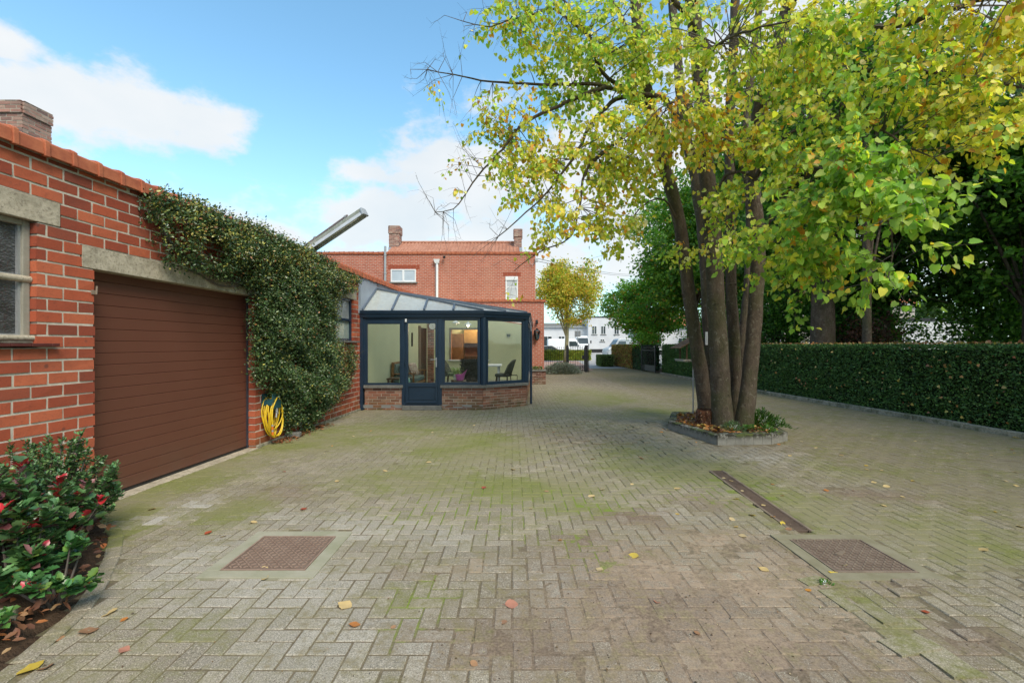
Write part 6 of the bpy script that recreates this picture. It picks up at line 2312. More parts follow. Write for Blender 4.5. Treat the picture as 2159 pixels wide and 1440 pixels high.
def hedge_slab(name, face, y0, y1, top, thick, nper, lsz, cols, wts, label, cat, lsz_far=None, ends=True, flip=1, seed=1, group=None, tmpl=T_OVAL, bulge=.05):
    npr = np.random.default_rng(seed)
    root = empty(name, (face((y0 + y1) / 2) + flip * thick / 2, (y0 + y1) / 2, 0), label, cat, group)
    m = MB()
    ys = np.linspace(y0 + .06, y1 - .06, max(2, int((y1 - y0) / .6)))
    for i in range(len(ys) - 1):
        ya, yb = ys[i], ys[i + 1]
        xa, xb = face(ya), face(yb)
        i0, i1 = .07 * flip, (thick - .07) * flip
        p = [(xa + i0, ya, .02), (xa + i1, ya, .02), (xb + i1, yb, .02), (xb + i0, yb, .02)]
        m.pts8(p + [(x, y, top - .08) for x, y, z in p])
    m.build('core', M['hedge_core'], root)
    P_, N_, S_ = [], [], []
    L = y1 - y0
    def put(y, z, side, dens_far):
        x = face(y)
        n1 = mnoise.noise(Vector((y * 1.5, z * 1.5, seed))) * bulge + mnoise.noise(Vector((y * 5, z * 5, seed + 4))) * .025
        j = npr.random() ** 2 * .07
        if side == 0: return (x + flip * (j - n1), y, z), (-flip, 0, .25)
        if side == 1: return (x + flip * z, y, top + n1 * .5 - j), (0, 0, 1)
    for _ in range(int(nper * L)):
        y = y0 + L * npr.random() ** (1.0)
        p, nn_ = put(y, npr.uniform(.04, top), 0, 1)
        P_.append(p); N_.append(nn_)
    for _ in range(int(nper * L * .35)):
        y = y0 + L * npr.random()
        p, nn_ = put(y, npr.uniform(0, thick), 1, 1)
        P_.append(p); N_.append(nn_)
    if ends:
        for (ye, sg) in ((y0, -1), (y1, 1)):
            for _ in range(int(nper * .6)):
                P_.append((face(ye) + flip * npr.uniform(0, thick), ye + sg * -.05 * npr.random(), npr.uniform(.03, top))); N_.append((0, sg, .3))
    P_ = np.array(P_); N_ = np.array(N_, float)
    n = len(P_)
    Nn = unit(N_ + npr.standard_normal((n, 3)) * .75)
    T_ = unit(npr.standard_normal((n, 3)) + N_ * .9 + [0, 0, .2])
    dist = np.linalg.norm(P_[:, :2], axis=1)
    sz = (lsz + (lsz_far - lsz) * np.clip((dist - 8) / 14, 0, 1) if lsz_far else lsz) * npr.uniform(.7, 1.3, n)
    leaves_mesh('foliage', tmpl, P_, T_, Nn, sz, pal(n, cols, wts, .22, npr), M['leaf_hedge'], root)
    return root


hedge_slab('hedge', hedge_x, 5.2, 24.4, 1.53, .9, 3400, .034, [(.065, .15, .04), (.10, .21, .055), (.14, .26, .065), (.035, .08, .025)], [4, 3, 1.2, 2], 'long clipped dark green hedge along the right side of the yard', 'hedge', .06, seed=3)
# autumn leaves caught in the hedge
npr = np.random.default_rng(8)
P_, N_ = [], []
for _ in range(150):
    y = 6.5 + 9 * npr.random() ** 1.6
    P_.append((hedge_x(y) - .05 - .02 * npr.random(), y, npr.uniform(.1, 1.5) ** 1.0)); N_.append((-1, 0, .5))
for _ in range(800):
    y = 6.0 + 12 * npr.random()
    P_.append((hedge_x(y) + npr.uniform(-.03, .8), y, 1.575 + .03 * npr.random())); N_.append((0, 0, 1))
n = len(P_)
tag(leaves_mesh('caught_leaf_litter', T_HEART, np.array(P_), npr.standard_normal((n, 3)) * [.6, 1, .6] + [0, 0, -.4], np.array(N_) + npr.standard_normal((n, 3)) * .5, npr.uniform(.03, .06, n),
    pal(n, [(.42, .2, .06), (.5, .38, .14), (.3, .13, .06), (.55, .42, .1)], [3, 2, 2, 1]), M['leaf_hedge'], origin=(8.5, 9, 1.5)), kind='stuff')
m = MB()
y = 4.5
rg = random.Random(2)
while y < 24.3:
    y1_ = min(y + .98, 24.3)
    xa, xb = hedge_x(y), hedge_x(y1_)
    h = .095 + rg.uniform(-.006, .006)
    p = [(xa - .20, y + .006, -.03), (xa - .06, y + .006, -.03), (xb - .06, y1_, -.03), (xb - .20, y1_, -.03)]
    m.pts8(p + [(x, yy, h) for x, yy, z in p])
    y += .985
tag(m.build('kerb', M['concrete_moss'], origin=(8.4, 10, 0), bevel=.012), 'mossy concrete kerb running along the foot of the right hedge', 'kerb')
m = MB()
m.add([(hedge_x(3) - .06, 3, .03), (30, 3, .03), (30, 30, .03), (hedge_x(24.6) + .3, 30, .03), (hedge_x(24.6) - .06, 24.6, .03), (hedge_x(15) - .06, 15, .03)], [(0, 1, 2, 3, 4, 5)])
tag(m.build('woodland_floor', M['soil']), kind='structure')

# pair of hedges by the gate
hedge_slab('beech_hedge', lambda y: 7.72 - .022 * (y - 26.8), 29.2, 34.5, 1.52, .9, 1500, .075, [(.28, .30, .07), (.48, .22, .09), (.42, .42, .09), (.2, .1, .05), (.5, .3, .12)], [3, 3, 2, 2, 1], 'rust and yellow beech hedge beyond the open gate leaf', 'hedge', seed=5)
hedge_slab('mixed_hedge', lambda y: 7.80 - .022 * (y - 26.8), 26.6, 29.15, 1.50, .9, 1500, .07, [(.05, .13, .055), (.08, .17, .07), (.16, .10, .06), (.03, .08, .05)], [4, 3, 1, 2], 'dark blue green hedge between the beech hedge and the open gate leaf', 'hedge', seed=6)
hedge_slab('box_hedge', lambda y: 6.30, 32.2, 34.0, .80, .95, 1500, .06, [(.14, .22, .06), (.19, .27, .07), (.09, .15, .05)], [1, 1, 1], 'low clipped green box hedge left of the beech hedge', 'hedge', seed=7)
hedge_slab('low_hedge', lambda y: 3.2, 45, 46.2, .95, 4.6, 9000, .12, [(.42, .46, .06), (.3, .4, .06), (.5, .48, .08), (.2, .3, .05)], [2, 2, 1, 1], 'low yellow green hedge beyond the iron fence', 'hedge', seed=9)

# ------------------------------------------------------------------ planting bed, bottom left
def rosette_shrub(name, x, y, n_stem, hgt, rad, lsz, n_leaf, cols, w, label, red=0, seed=1, tmpl=T_OVAL, cat='shrub', zb=.06, top=(.4, .04, .05), mat='leaf_gloss', low=.25):
    npr = np.random.default_rng(seed)
    root = empty(name, (x, y, zb), label, cat)
    m = MB()
    P_, T_, N_, S_, C_ = [], [], [], [], []
    for k in range(n_stem):
        a = npr.uniform(0, 6.28); r_ = rad * npr.random() ** .5
        h = hgt * (low + (1 - low) * npr.random()) * (1 - .35 * (r_ / rad) ** 2)
        b = np.array([x + math.cos(a) * r_ * .25, y + math.sin(a) * r_ * .25, zb - .02]); e = np.array([x + math.cos(a) * r_, y + math.sin(a) * r_, zb + h])
        mid = (b + e) / 2 + [math.cos(a) * r_ * .1, math.sin(a) * r_ * .1, h * .12]
        m.tube([Vector(b), Vector((b + mid) / 2), Vector(mid), Vector((mid + e) / 2), Vector(e)], [.008, .007, .006, .005, .003], 5, False)
        dirv = (e - mid) / np.linalg.norm(e - mid)
        isred = npr.random() < red
        for q in range(n_leaf):
            t_ = npr.random() ** .45
            p = mid + (e - mid) * t_ + npr.standard_normal(3) * .01
            az = npr.uniform(0, 6.28)
            out = np.array([math.cos(az), math.sin(az), .2 + .5 * (t_ > .85) - .4 * (t_ < .5)]) + dirv * .3
            P_.append(p); T_.append(out); N_.append(np.array([0, 0, 1]) + npr.standard_normal(3) * .35 - out * .1)
            S_.append(lsz * npr.uniform(.6, 1.2) * (.8 if t_ > .85 else 1))
            C_.append(top if (isred and t_ > .8 and npr.random() < .6) else None)
    n = len(P_)
    col = pal(n, cols, w, .2, npr)
    for i, c in enumerate(C_):
        if c is not None: col[i] = np.array(c) * npr.uniform(.7, 1.4)
    leaves_mesh('foliage', tmpl, np.array(P_), np.array(T_), np.array(N_), S_, col, M[mat], root)
    m.build('stem', M['twig'], root)


T_HOLLY = (np.array([[0, 0, 0], [.16, .12, .03], [.30, .22, .10], [.24, .36, .05], [.36, .52, .11], [.24, .64, .05], [.24, .82, .09], [0, 1.1, -.06],
                     [-.24, .82, .09], [-.24, .64, .05], [-.36, .52, .11], [-.24, .36, .05], [-.30, .22, .10], [-.16, .12, .03]], dtype=np.float64), [(0, 1, 2, 3, 4, 5, 6, 7), (0, 7, 8, 9, 10, 11, 12, 13)])
rosette_shrub('mahonia_shrub', -2.98, 2.72, 34, .62, .36, .075, 34, [(.06, .14, .05), (.10, .20, .07), (.20, .10, .09), (.26, .36, .08)], [4, 3, .6, .5], 'glossy holly leaved shrub with red tips in the middle of the planting bed', .30, 3, T_HOLLY, top=(.42, .03, .045), low=.45)
rosette_shrub('mahonia_shrub', -3.18, 3.05, 30, .74, .36, .075, 32, [(.06, .14, .05), (.10, .21, .07), (.22, .09, .08), (.16, .06, .08)], [4, 3, 1, 1], 'dark glossy shrub with purple and crimson leaves against the brick wall', .5, 4, T_HOLLY, top=(.45, .03, .04), low=.5)
rosette_shrub('mahonia_shrub', -2.66, 2.66, 13, .36, .22, .07, 20, [(.05, .14, .04), (.08, .2, .06), (.14, .24, .05)], [3, 3, 1], 'low green holly leaved shoot leaning over the paver edge', .3, 5, T_HOLLY, top=(.45, .04, .06), low=.4)
rosette_shrub('mahonia_shrub', -2.62, 2.25, 5, .17, .12, .065, 14, [(.10, .24, .06), (.16, .32, .09)], [2, 1], 'small bright green holly leaved seedling near the bottom of the bed', .0, 6, T_HOLLY, low=.4)
rosette_shrub('mahonia_shrub', -2.92, 2.33, 5, .16, .12, .06, 14, [(.08, .2, .05), (.28, .06, .06)], [3, 1], 'tiny green and pink seedling at the left edge of the bed', .3, 8, T_HOLLY, low=.4)
rosette_shrub('small_leaved_shrub', -3.58, 3.50, 130, .88, .44, .036, 64, [(.06, .14, .05), (.11, .21, .075), (.17, .28, .10)], [3, 3, 1], 'dense small leaved evergreen shrub against the wall left of the garage door', .0, 7, T_OVAL, low=.3)
rosette_shrub('small_leaved_shrub', -3.80, 3.85, 40, .42, .26, .030, 40, [(.04, .09, .03), (.06, .12, .04)], [3, 3], 'smaller evergreen tuft at the right foot of the dense shrub', .0, 17, T_OVAL, low=.3)
npr = np.random.default_rng(4)
P_ = []
while len(P_) < 900:
    x, y = npr.uniform(-3.9, -2.35), npr.uniform(1.4, 3.9)
    if inside(BED, x - .03, y): P_.append((x, y, .085 + .03 * npr.random() + .02 * mnoise.noise(Vector((x * 9, y * 9, 0)))))
P_ = np.array(P_); n = len(P_)
tag(leaves_mesh('bed_leaf_litter', T_OVAL, P_, npr.standard_normal((n, 3)) * [1, 1, .4], npr.standard_normal((n, 3)) * .5 + [0, 0, 1], npr.uniform(.03, .075, n),
    pal(n, [(.22, .10, .055), (.14, .06, .035), (.33, .18, .10), (.40, .14, .05)], [3, 3, 2, 1]), M['leaf_hedge'], origin=(-3, 2.5, .05)), kind='stuff')
p = G(215, 1325)
m = MB(); m.rbox((-2.70, 2.42, .09), (.10, .05, .12), Matrix.Rotation(.5, 3, 'Z')); tag(m.build('bed_stone', M['concrete_moss'], origin=(-2.7, 2.42, .05), bevel=.01), 'small upright mossy stone at the edge of the planting bed', 'stone')
# ------------------------------------------------------------------ wood behind the right hedge
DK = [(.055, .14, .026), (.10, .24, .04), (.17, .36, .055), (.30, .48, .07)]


def tree(name, x, y, h, r, zlow, ncl, per, lsz, cols, w, label, cat='tree', tr=.2, seed=1, spread=.28, cut=-.12, cz=None, mat='leaf_dark', group=None, tmpl=T_DIAM, lean=(0, 0), rz=None, shell=.55, trunk_col=None):
    rg_ = np.random.default_rng(seed)
    root = empty(name, (x, y, 0), label, cat, group)
    zc = cz or (zlow + h) / 2
    P_, cand, idx = cluster_crown(rg_, (x + lean[0], y + lean[1], zc), (r, r, rz or (h - zlow) / 2), ncl, per, spread, cut, .5, shell, seed * 1.7, bottom=zlow)
    n = len(P_)
    T_ = unit(rg_.standard_normal((n, 3)) + [0, 0, -.35])
    N_ = unit(rg_.standard_normal((n, 3)) * .75 + [0, -.45, .7])
    cw = np.exp(rg_.standard_normal((len(cand), len(cols))) * .9) * np.array(w)
    cw /= cw.sum(1, keepdims=True)
    cc = np.array(cols)
    pick = (rg_.random((n, 1)) > np.cumsum(cw[idx], 1)).sum(1).clip(0, len(cols) - 1)
    col = cc[pick] * (1 + .18 * rg_.standard_normal((n, 1)))
    col = np.clip(col, .003, .9)
    leaves_mesh('crown', tmpl, P_, T_, N_, lsz * rg_.uniform(.65, 1.3, n), col, M[mat], root)
    m = MB(); m.smooth = True
    tips = [cand[i] for i in rg_.choice(len(cand), min(34, len(cand)), replace=False)]
    branchy_trunk(m, rg_, (x, y, -.05), (x + lean[0], y + lean[1], zc + (h - zlow) * .3), tr, tips, 8)
    m.build('trunk', trunk_col or M['bark'], root)
    return root


WG = 'big trees of the wood behind the right hedge'
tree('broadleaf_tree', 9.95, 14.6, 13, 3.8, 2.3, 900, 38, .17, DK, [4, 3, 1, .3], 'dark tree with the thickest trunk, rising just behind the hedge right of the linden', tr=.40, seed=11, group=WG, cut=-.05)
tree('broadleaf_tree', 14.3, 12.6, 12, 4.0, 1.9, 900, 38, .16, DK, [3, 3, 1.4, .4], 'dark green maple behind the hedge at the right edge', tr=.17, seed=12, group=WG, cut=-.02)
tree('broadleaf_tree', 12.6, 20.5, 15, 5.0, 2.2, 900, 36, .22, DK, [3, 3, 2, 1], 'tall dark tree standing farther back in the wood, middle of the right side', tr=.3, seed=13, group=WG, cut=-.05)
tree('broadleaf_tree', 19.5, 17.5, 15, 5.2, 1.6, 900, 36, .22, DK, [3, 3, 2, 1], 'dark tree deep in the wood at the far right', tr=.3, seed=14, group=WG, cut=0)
tree('broadleaf_tree', 9.6, 24.5, 11.5, 3.9, 1.8, 900, 36, .17, [(.08, .20, .03), (.14, .31, .05), (.24, .42, .06), (.5, .52, .08), (.6, .28, .05)], [3, 4, 3, .7, .15], 'fresh green tree left of the linden stems, above the far end of the hedge', tr=.22, seed=15, group=WG, cut=-.05)
tree('broadleaf_tree', 15.5, 28.5, 14, 5.5, 1.8, 800, 32, .27, [(.05, .12, .02), (.09, .18, .03), (.2, .24, .04)], [2, 2, 1], 'lighter green tree farthest back in the wood', tr=.3, seed=16, group=WG, cut=.02)
tree('broadleaf_tree', 17.5, 9.0, 12, 3.8, 1.8, 700, 34, .17, DK, [4, 3, 1, .3], 'dark tree beyond the right end of the hedge', tr=.2, seed=18, group=WG)
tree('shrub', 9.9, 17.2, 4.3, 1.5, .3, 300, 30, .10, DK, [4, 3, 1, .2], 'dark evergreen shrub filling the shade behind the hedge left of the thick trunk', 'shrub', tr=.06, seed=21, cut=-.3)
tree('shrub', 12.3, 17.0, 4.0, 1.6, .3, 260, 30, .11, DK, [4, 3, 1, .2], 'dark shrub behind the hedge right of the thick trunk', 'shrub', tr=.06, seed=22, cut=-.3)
tree('shrub', 11.2, 14.4, 2.9, .8, .4, 120, 26, .09, [(.12, .055, .04), (.07, .04, .03), (.03, .06, .02)], [3, 2, 1], 'withered brown shrub behind the hedge beside the thick trunk', 'shrub', tr=.04, seed=23, cut=-.3)
tree('shrub', 9.4, 21.5, 3.9, 1.3, .4, 240, 28, .11, DK, [2, 3, 2, .6], 'mid green shrub behind the hedge between the linden stems', 'shrub', tr=.05, seed=24, cut=-.3)
tree('shrub', 17.5, 22.0, 3.6, 2.4, .4, 260, 26, .15, [(.06, .14, .02), (.12, .22, .03), (.28, .28, .05)], [2, 2, 1], 'bright green and yellow shrub glimpsed deep in the wood', 'shrub', tr=.06, seed=25, cut=-.1)
tree('shrub', 22.5, 20.0, 3.4, 2.6, .4, 220, 26, .15, [(.05, .12, .02), (.1, .2, .03)], [2, 2], 'green shrub deep in the wood at the right edge', 'shrub', tr=.06, seed=26, cut=-.1)
tree('conifer', 9.5, 12.2, 13.5, 2.1, 4.2, 240, 26, .12, DK, [4, 3, 1, .2], 'slender dark tree rising behind the hedge nearest the linden', tr=.12, seed=27, cut=-.1, group=WG)

for (x, y, r_, h, sd_, lab) in ((15.5, 15.2, 1.9, 4.4, 71, 'dark understorey shrub behind the hedge left of the far right trunk'), (18.5, 14.2, 2.0, 4.6, 72, 'dark understorey shrub behind the hedge at the right edge of the view'),
                          (21.5, 17.0, 2.2, 4.6, 73, 'dark understorey shrub deep in the shade at the right edge'), (13.8, 19.0, 1.7, 4.4, 74, 'mid green understorey shrub between the dark trees')):
    tree('shrub', x, y, h, r_, .3, 300, 28, .13, DK, [3, 3, 2, .6], lab, 'shrub', tr=.06, seed=sd_, cut=-.12)
# the wood carries on beside and behind the camera (it shades the right side of the yard)
t1 = tree('broadleaf_tree', 12.2, 5.0, 12, 3.4, 2.4, 620, 34, .17, DK, [3, 3, 2, 1], 'tree of the wood level with the near end of the hedge, outside the right edge', tr=.25, seed=81, group=WG, cut=-.1)
for (x, y, lab) in ((12.8, -.8, 'tree of the wood to the right of the camera'), (11.8, -7.0, 'tree of the wood behind the camera on the right'), (16.8, 2.0, 'second row tree of the wood to the right of the camera')):
    c_t = copy_tree(t1); c_t.location = (x, y, 0); c_t.rotation_euler = (0, 0, x * 3); c_t['label'] = lab
# maple over the gate
tree('broadleaf_tree', 13.5, 16.5, 12.5, 3.6, 1.4, 800, 36, .17, DK, [4, 3, 1, .3], 'dark tree with low branches filling the middle of the wood behind the hedge', tr=.2, seed=19, group=WG, cut=-.02)
tree('broadleaf_tree', 22.5, 13.0, 13, 4.2, 1.2, 700, 36, .19, DK, [3, 3, 2, 1], 'dark tree at the extreme right of the wood', tr=.25, seed=20, group=WG, cut=0)
tree('maple_tree', 8.9, 29.6, 6.6, 3.1, 1.7, 640, 34, .16, [(.12, .28, .04), (.18, .38, .06), (.26, .46, .07), (.6, .42, .07), (.6, .22, .05)], [3, 4, 2, .5, .25], 'green maple with a few orange leaves spreading over the far hedges', tr=.12, seed=31, cut=-.08)
tree('shrub', 8.2, 27.6, 2.5, .95, 1.35, 130, 24, .12, [(.18, .38, .05), (.28, .48, .06), (.6, .14, .04)], [3, 2, .25], 'light green bush bulging over the hedge beside the open gate leaf', 'shrub', tr=.05, seed=32, cut=-.3)
# yellow street tree
yt = tree('street_tree', 4.75, 40, 9.7, 3.2, 2.9, 1150, 30, .17, [(.62, .56, .08), (.42, .50, .07), (.70, .50, .08), (.66, .33, .07), (.24, .34, .06)], [3, 3, 3, 1, 1.6], 'young street tree with a loose yellow crown beyond the iron fence', tr=.20, seed=41, spread=.30, cut=-.16, mat='leaf', lean=(.2, 0), trunk_col=speck('pale_bark', (.30, .27, .16), (.22, .21, .10), 3, .9))

# lavender bush by the fence
npr = np.random.default_rng(51)
lv = empty('lavender_bush', (2.7, 24.3, 0), 'silvery grey green lavender bush at the foot of the iron fence', 'bush')
N = 5200
d = unit(npr.standard_normal((N, 3))); d[:, 2] = abs(d[:, 2])
rr = npr.random((N, 1)) ** .4
P_ = np.array([2.65, 24.3, .0]) + d * rr * [1.05, .75, .56] * (1 + .18 * vnoise(d * 1.0, 3, 1.0)[:, None])
leaves_mesh('foliage', T_NEEDLE, P_, d + [0, 0, .7] + npr.standard_normal((N, 3)) * .3, npr.standard_normal((N, 3)), npr.uniform(.08, .15, N), pal(N, [(.20, .24, .20), (.28, .32, .27), (.14, .18, .13)], [2, 2, 1], .15, npr), M['leaf_hedge'], lv)
m = MB()
for k in range(30):
    a = k * 2.4; m.tube([(2.65, 24.3, .0), (2.65 + math.cos(a) * .5, 24.3 + math.sin(a) * .4, .38)], .01, 5)
m.build('stem', M['twig'], lv)

# ------------------------------------------------------------------ iron fence and gates
def iron_panel(name, a, b, z0, z1, nb, parent=None, fancy=False):
    m = MB()
    a, b = Vector(a), Vector(b)
    for zz_ in (z0 + .08, z1 - .18) + ((z0 + .28, z0 + .18) if fancy else ()):
        m.bar(a + Vector((0, 0, zz_)), b + Vector((0, 0, zz_)), .02, .035)
    for i in range(nb + 1):
        p = a.lerp(b, i / nb)
        arch = .10 * math.sin(math.pi * i / nb) if fancy else 0
        m.tube([p + Vector((0, 0, z0)), p + Vector((0, 0, z1 - .06 + arch))], .009, 5)
        m.tube([p + Vector((0, 0, z1 - .07 + arch)), p + Vector((0, 0, z1 - .04 + arch)), p + Vector((0, 0, z1 + .03 + arch))], [.007, .018, .002], 5)
        if fancy and i < nb:
            c = a.lerp(b, (i + .5) / nb) + Vector((0, 0, z0 + .23))
            u = (b - a).normalized()
            ring = [c + u * math.cos(q * math.pi / 4) * .04 + Vector((0, 0, math.sin(q * math.pi / 4) * .04)) for q in range(9)]
            m.tube(ring, .005, 4, False)
    if fancy:
        for i in range(8):
            p, q = a.lerp(b, i / 8), a.lerp(b, (i + 1) / 8)
            m.bar(p + Vector((0, 0, z1 - .12 + .10 * math.sin(math.pi * i / 8))), q + Vector((0, 0, z1 - .12 + .10 * math.sin(math.pi * (i + 1) / 8))), .02, .02)
    return m.build(name, M['iron'], parent)


fe = empty('iron_fence', (2.4, 26, 0), 'black iron railing with spear tops between the brick house and the gate', 'fence')
iron_panel('railing', (1.2, 26, 0), (3.08, 26, 0), .10, 1.42, 15, fe)
m = MB(); m.box(3.10, 3.20, 25.95, 26.05, -.02, 1.50); m.box(3.09, 3.21, 25.94, 26.06, 1.501, 1.53); m.build('post', M['iron'], fe)
m = MB(); m.box(1.2, 3.09, 25.9, 26.1, -.02, .09); m.build('plinth', M['stone_sill'], fe)
ga = empty('iron_gate', (3.7, 26, 0), 'small black iron gate leaf with a ring frieze, closed next to the fence', 'gate', 'iron gate leaves')
iron_panel('leaf', (3.24, 26, 0), (4.12, 26, 0), .05, 1.42, 9, ga, True)
for x in (3.22, 4.13):
    m = MB(); m.box(x - .02, x + .02, 25.98, 26.02, .04, 1.40); m.build('stile', M['iron'], ga)
m = MB(); m.box(4.0, 4.10, 25.93, 26.07, .72, .95); m.build('lock', M['iron'], ga)
gp_ = empty('gate_post', (4.24, 26, 0), 'square black iron gate post at the right end of the closed gate leaf', 'post')
m = MB(); m.box(4.16, 4.33, 25.9, 26.07, -.02, 1.50); m.tube([(4.36, 25.85, -.02), (4.36, 25.85, 1.62)], .022, 8); m.build('shaft', M['iron'], gp_)
m = MB(); m.box(4.14, 4.35, 25.88, 26.09, 1.501, 1.53); m.build('cap', M['iron'], gp_)
gb = empty('iron_gate', (7.62, 25.4, 0), 'wide black iron gate leaf standing open against the right hedges', 'gate', 'iron gate leaves')
iron_panel('leaf', (7.72, 24.55, 0), (7.55, 26.5, 0), .08, 1.42, 18, gb, True)
for p in ((7.72, 24.55), (7.55, 26.5)):
    m = MB(); m.box(p[0] - .03, p[0] + .03, p[1] - .03, p[1] + .03, .05, 1.52); m.build('stile', M['iron'], gb)
m = MB(); m.pts8([(7.73, 24.58, .10), (7.60, 26.0, .10), (7.58, 26.0, .10), (7.71, 24.58, .10), (7.73, 24.58, .42), (7.60, 26.0, .42), (7.58, 26.0, .42), (7.71, 24.58, .42)]); m.build('kick_panel', M['iron'], gb)

# ------------------------------------------------------------------ street beyond
M['car_dark'] = speck('dark_car_paint', (.012, .016, .022), (.02, .025, .03), 2, .2, .6, bump=0)
M['car_silver'] = speck('silver_paint', (.40, .42, .44), (.36, .38, .40), 2, .3, .6, .3, bump=0)
M['car_glass'] = speck('car_glass', (.03, .04, .045), (.06, .08, .085), 1, .08, .7, bump=0)
M['tyre'] = speck('tyre_rubber', (.015, .015, .015), (.025, .025, .025), 8, .8, .2)
M['lamp_clear'] = speck('headlamp', (.6, .62, .62), (.5, .52, .52), 5, .15, .6, bump=0)
M['lamp_red'] = speck('tail_lamp', (.4, .02, .02), (.35, .02, .02), 5, .2, .6, bump=0)


def vehicle(name, x, y, rz, prof, glass, wheels, width, mat, label, cat, wr=.32, lamps=True, extra=None, group=None):
    root = empty(name, (x, y, 0), label, cat, group)
    R_ = Matrix.Rotation(rz, 3, 'Z')
    P = lambda u, v, z: Vector((x, y, 0)) + R_ @ Vector((u, v, z))
    m = MB()
    hw = width / 2
    m.prism(prof, lambda u, z: P(u, -hw * (1 - .12 * max(0, z - .9)), z), lambda u, z: P(u, hw * (1 - .12 * max(0, z - .9)), z))
    m.build('body', mat, root, bevel=.05)
    for g in glass:
        m = MB()
        sh = lambda z: hw * (1 - .12 * max(0, z - .9)) + .006
        m.add([P(u, -sh(z), z) for u, z in g], [tuple(range(len(g)))])
        m.build('window', M['car_glass'], root)
        m = MB(); m.add([P(u, sh(z), z) for u, z in g], [tuple(range(len(g)))[::-1]])
        m.build('window', M['car_glass'], root)
    if extra:
        for (nm, a, b, mt) in extra:   # windscreen-like quads (u0,z0)-(u1,z1) across the width
            m = MB()
            k = .82
            dx = .012 if b[0] >= a[0] and nm != 'rear' else -.012
            s_ = a[2] if len(a) > 2 else 1
            m.add([P(a[0] + s_ * .012, -hw * k, a[1] + .01), P(a[0] + s_ * .012, hw * k, a[1] + .01), P(b[0] + s_ * .012, hw * k * .92, b[1] + .01), P(b[0] + s_ * .012, -hw * k * .92, b[1] + .01)], [(0, 1, 2, 3)])
            m.build('windscreen' if nm != 'panel' else 'cargo_panel', mt, root)
    for u in wheels:
        for v in (-hw - .01, hw + .01):
            sg = 1 if v > 0 else -1
            m = MB(); m.smooth = False; m.tube([P(u, v - sg * .2, wr), P(u, v, wr)], wr, 18); w_ = m.build('wheel', M['tyre'], root)
            m = MB(); m.tube([P(u, v + sg * .001, wr), P(u, v + sg * .015, wr)], wr * .62, 14); m.build('rim', M['galv'], w_)
    if lamps:
        u0, u1 = min(p[0] for p in prof), max(p[0] for p in prof)
        for (u, mt, nm) in ((u1, M['lamp_clear'], 'headlight'), (u0, M['lamp_red'], 'tail_light')):
            for v in (-hw * .75, hw * .75):
                m = MB(); m.rbox(P(u, v, .72), (.06, .28, .16), R_); m.build(nm, mt, root, bevel=.02)
    return root


saloon = [(-2.1, .25), (-2.15, .7), (-2.0, .98), (-1.35, 1.02), (-.85, 1.40), (.25, 1.44), (.95, 1.02), (1.95, .88), (2.15, .62), (2.1, .25)]
sg_ = [[(-1.2, 1.03), (-.78, 1.35), (-.2, 1.38), (-.2, 1.03)], [(-.12, 1.03), (-.12, 1.38), (.22, 1.38), (.78, 1.03)]]
vehicle('parked_car', 4.55, 55, 0, saloon, sg_, (-1.35, 1.35), 1.75, M['car_dark'], 'dark saloon car parked behind the low hedge next to the brick house', 'car', extra=[('front', (.98, 1.02, 1), (.30, 1.40), M['car_glass'])], group='vehicles parked in the street')
van = [(-2.6, .3), (-2.65, 2.2), (-2.5, 2.35), (.9, 2.35), (1.15, 2.2), (1.75, 1.35), (2.5, 1.05), (2.6, .3)]
vehicle('parked_van', 7.4, 61, 0, van, [[(.15, 1.35), (.15, 2.0), (1.05, 2.0), (1.5, 1.35)]], (-1.7, 1.75), 1.95, M['white_paint'], 'white van with a sloping bonnet parked behind the street tree', 'van', wr=.34, extra=[('front', (1.74, 1.38, 1), (1.18, 2.15), M['car_glass'])], group='vehicles parked in the street')
truck = [(-3.2, .5), (-3.2, 3.0), (.3, 3.0), (.3, 2.75), (1.5, 2.72), (1.95, 1.75), (2.05, 1.5), (2.05, .5)]
r = vehicle('parked_truck', 11.2, 73, math.radians(-96), truck, [[(.7, 1.6), (.7, 2.4), (1.45, 2.4), (1.8, 1.6)]], (-2.1, 1.3), 2.3, M['white_paint'], 'white light truck facing the gate with a big windscreen', 'truck', wr=.42, extra=[('front', (1.97, 1.72, 1), (1.55, 2.62), M['car_glass'])], group='vehicles parked in the street')
m = MB(); R_ = Matrix.Rotation(math.radians(-96), 3, 'Z'); m.rbox(Vector((11.2, 73, 0)) + R_ @ Vector((2.08, 0, .62)), (.08, 2.2, .34), R_); m.build('bumper', M['galv'], r, bevel=.03)
for v in (-1.3, 1.3):
    m = MB(); m.rbox(Vector((11.2, 73, 0)) + R_ @ Vector((1.85, v, 2.0)), (.1, .2, .45), R_); m.build('mirror', M['black'], r, bevel=.02)
vehicle('parked_van', 14.3, 58, math.radians(-170), van, [[(.15, 1.35), (.15, 2.0), (1.05, 2.0), (1.5, 1.35)]], (-1.7, 1.75), 1.95, M['car_silver'], 'silver grey van half hidden behind the maple and the beech hedge', 'van', wr=.36, extra=[('front', (1.74, 1.38, 1), (1.18, 2.15), M['car_glass'])], group='vehicles parked in the street')
sp_ = W(1218, 704, 50)
r = empty('road_sign', (sp_.x, 50, 0), 'square grey back of a road sign on a post', 'sign')
m = MB(); m.tube([(sp_.x, 50, 0), (sp_.x, 50, sp_.z + .35)], .035, 8); m.build('post', M['galv'], r)
m = MB(); m.box(sp_.x - .33, sp_.x + .33, 50.04, 50.06, sp_.z - .33, sp_.z + .33); m.build('plate', speck('sign_back', (.20, .21, .22), (.24, .25, .26), 3, .5, .4, .3), r, bevel=.01)

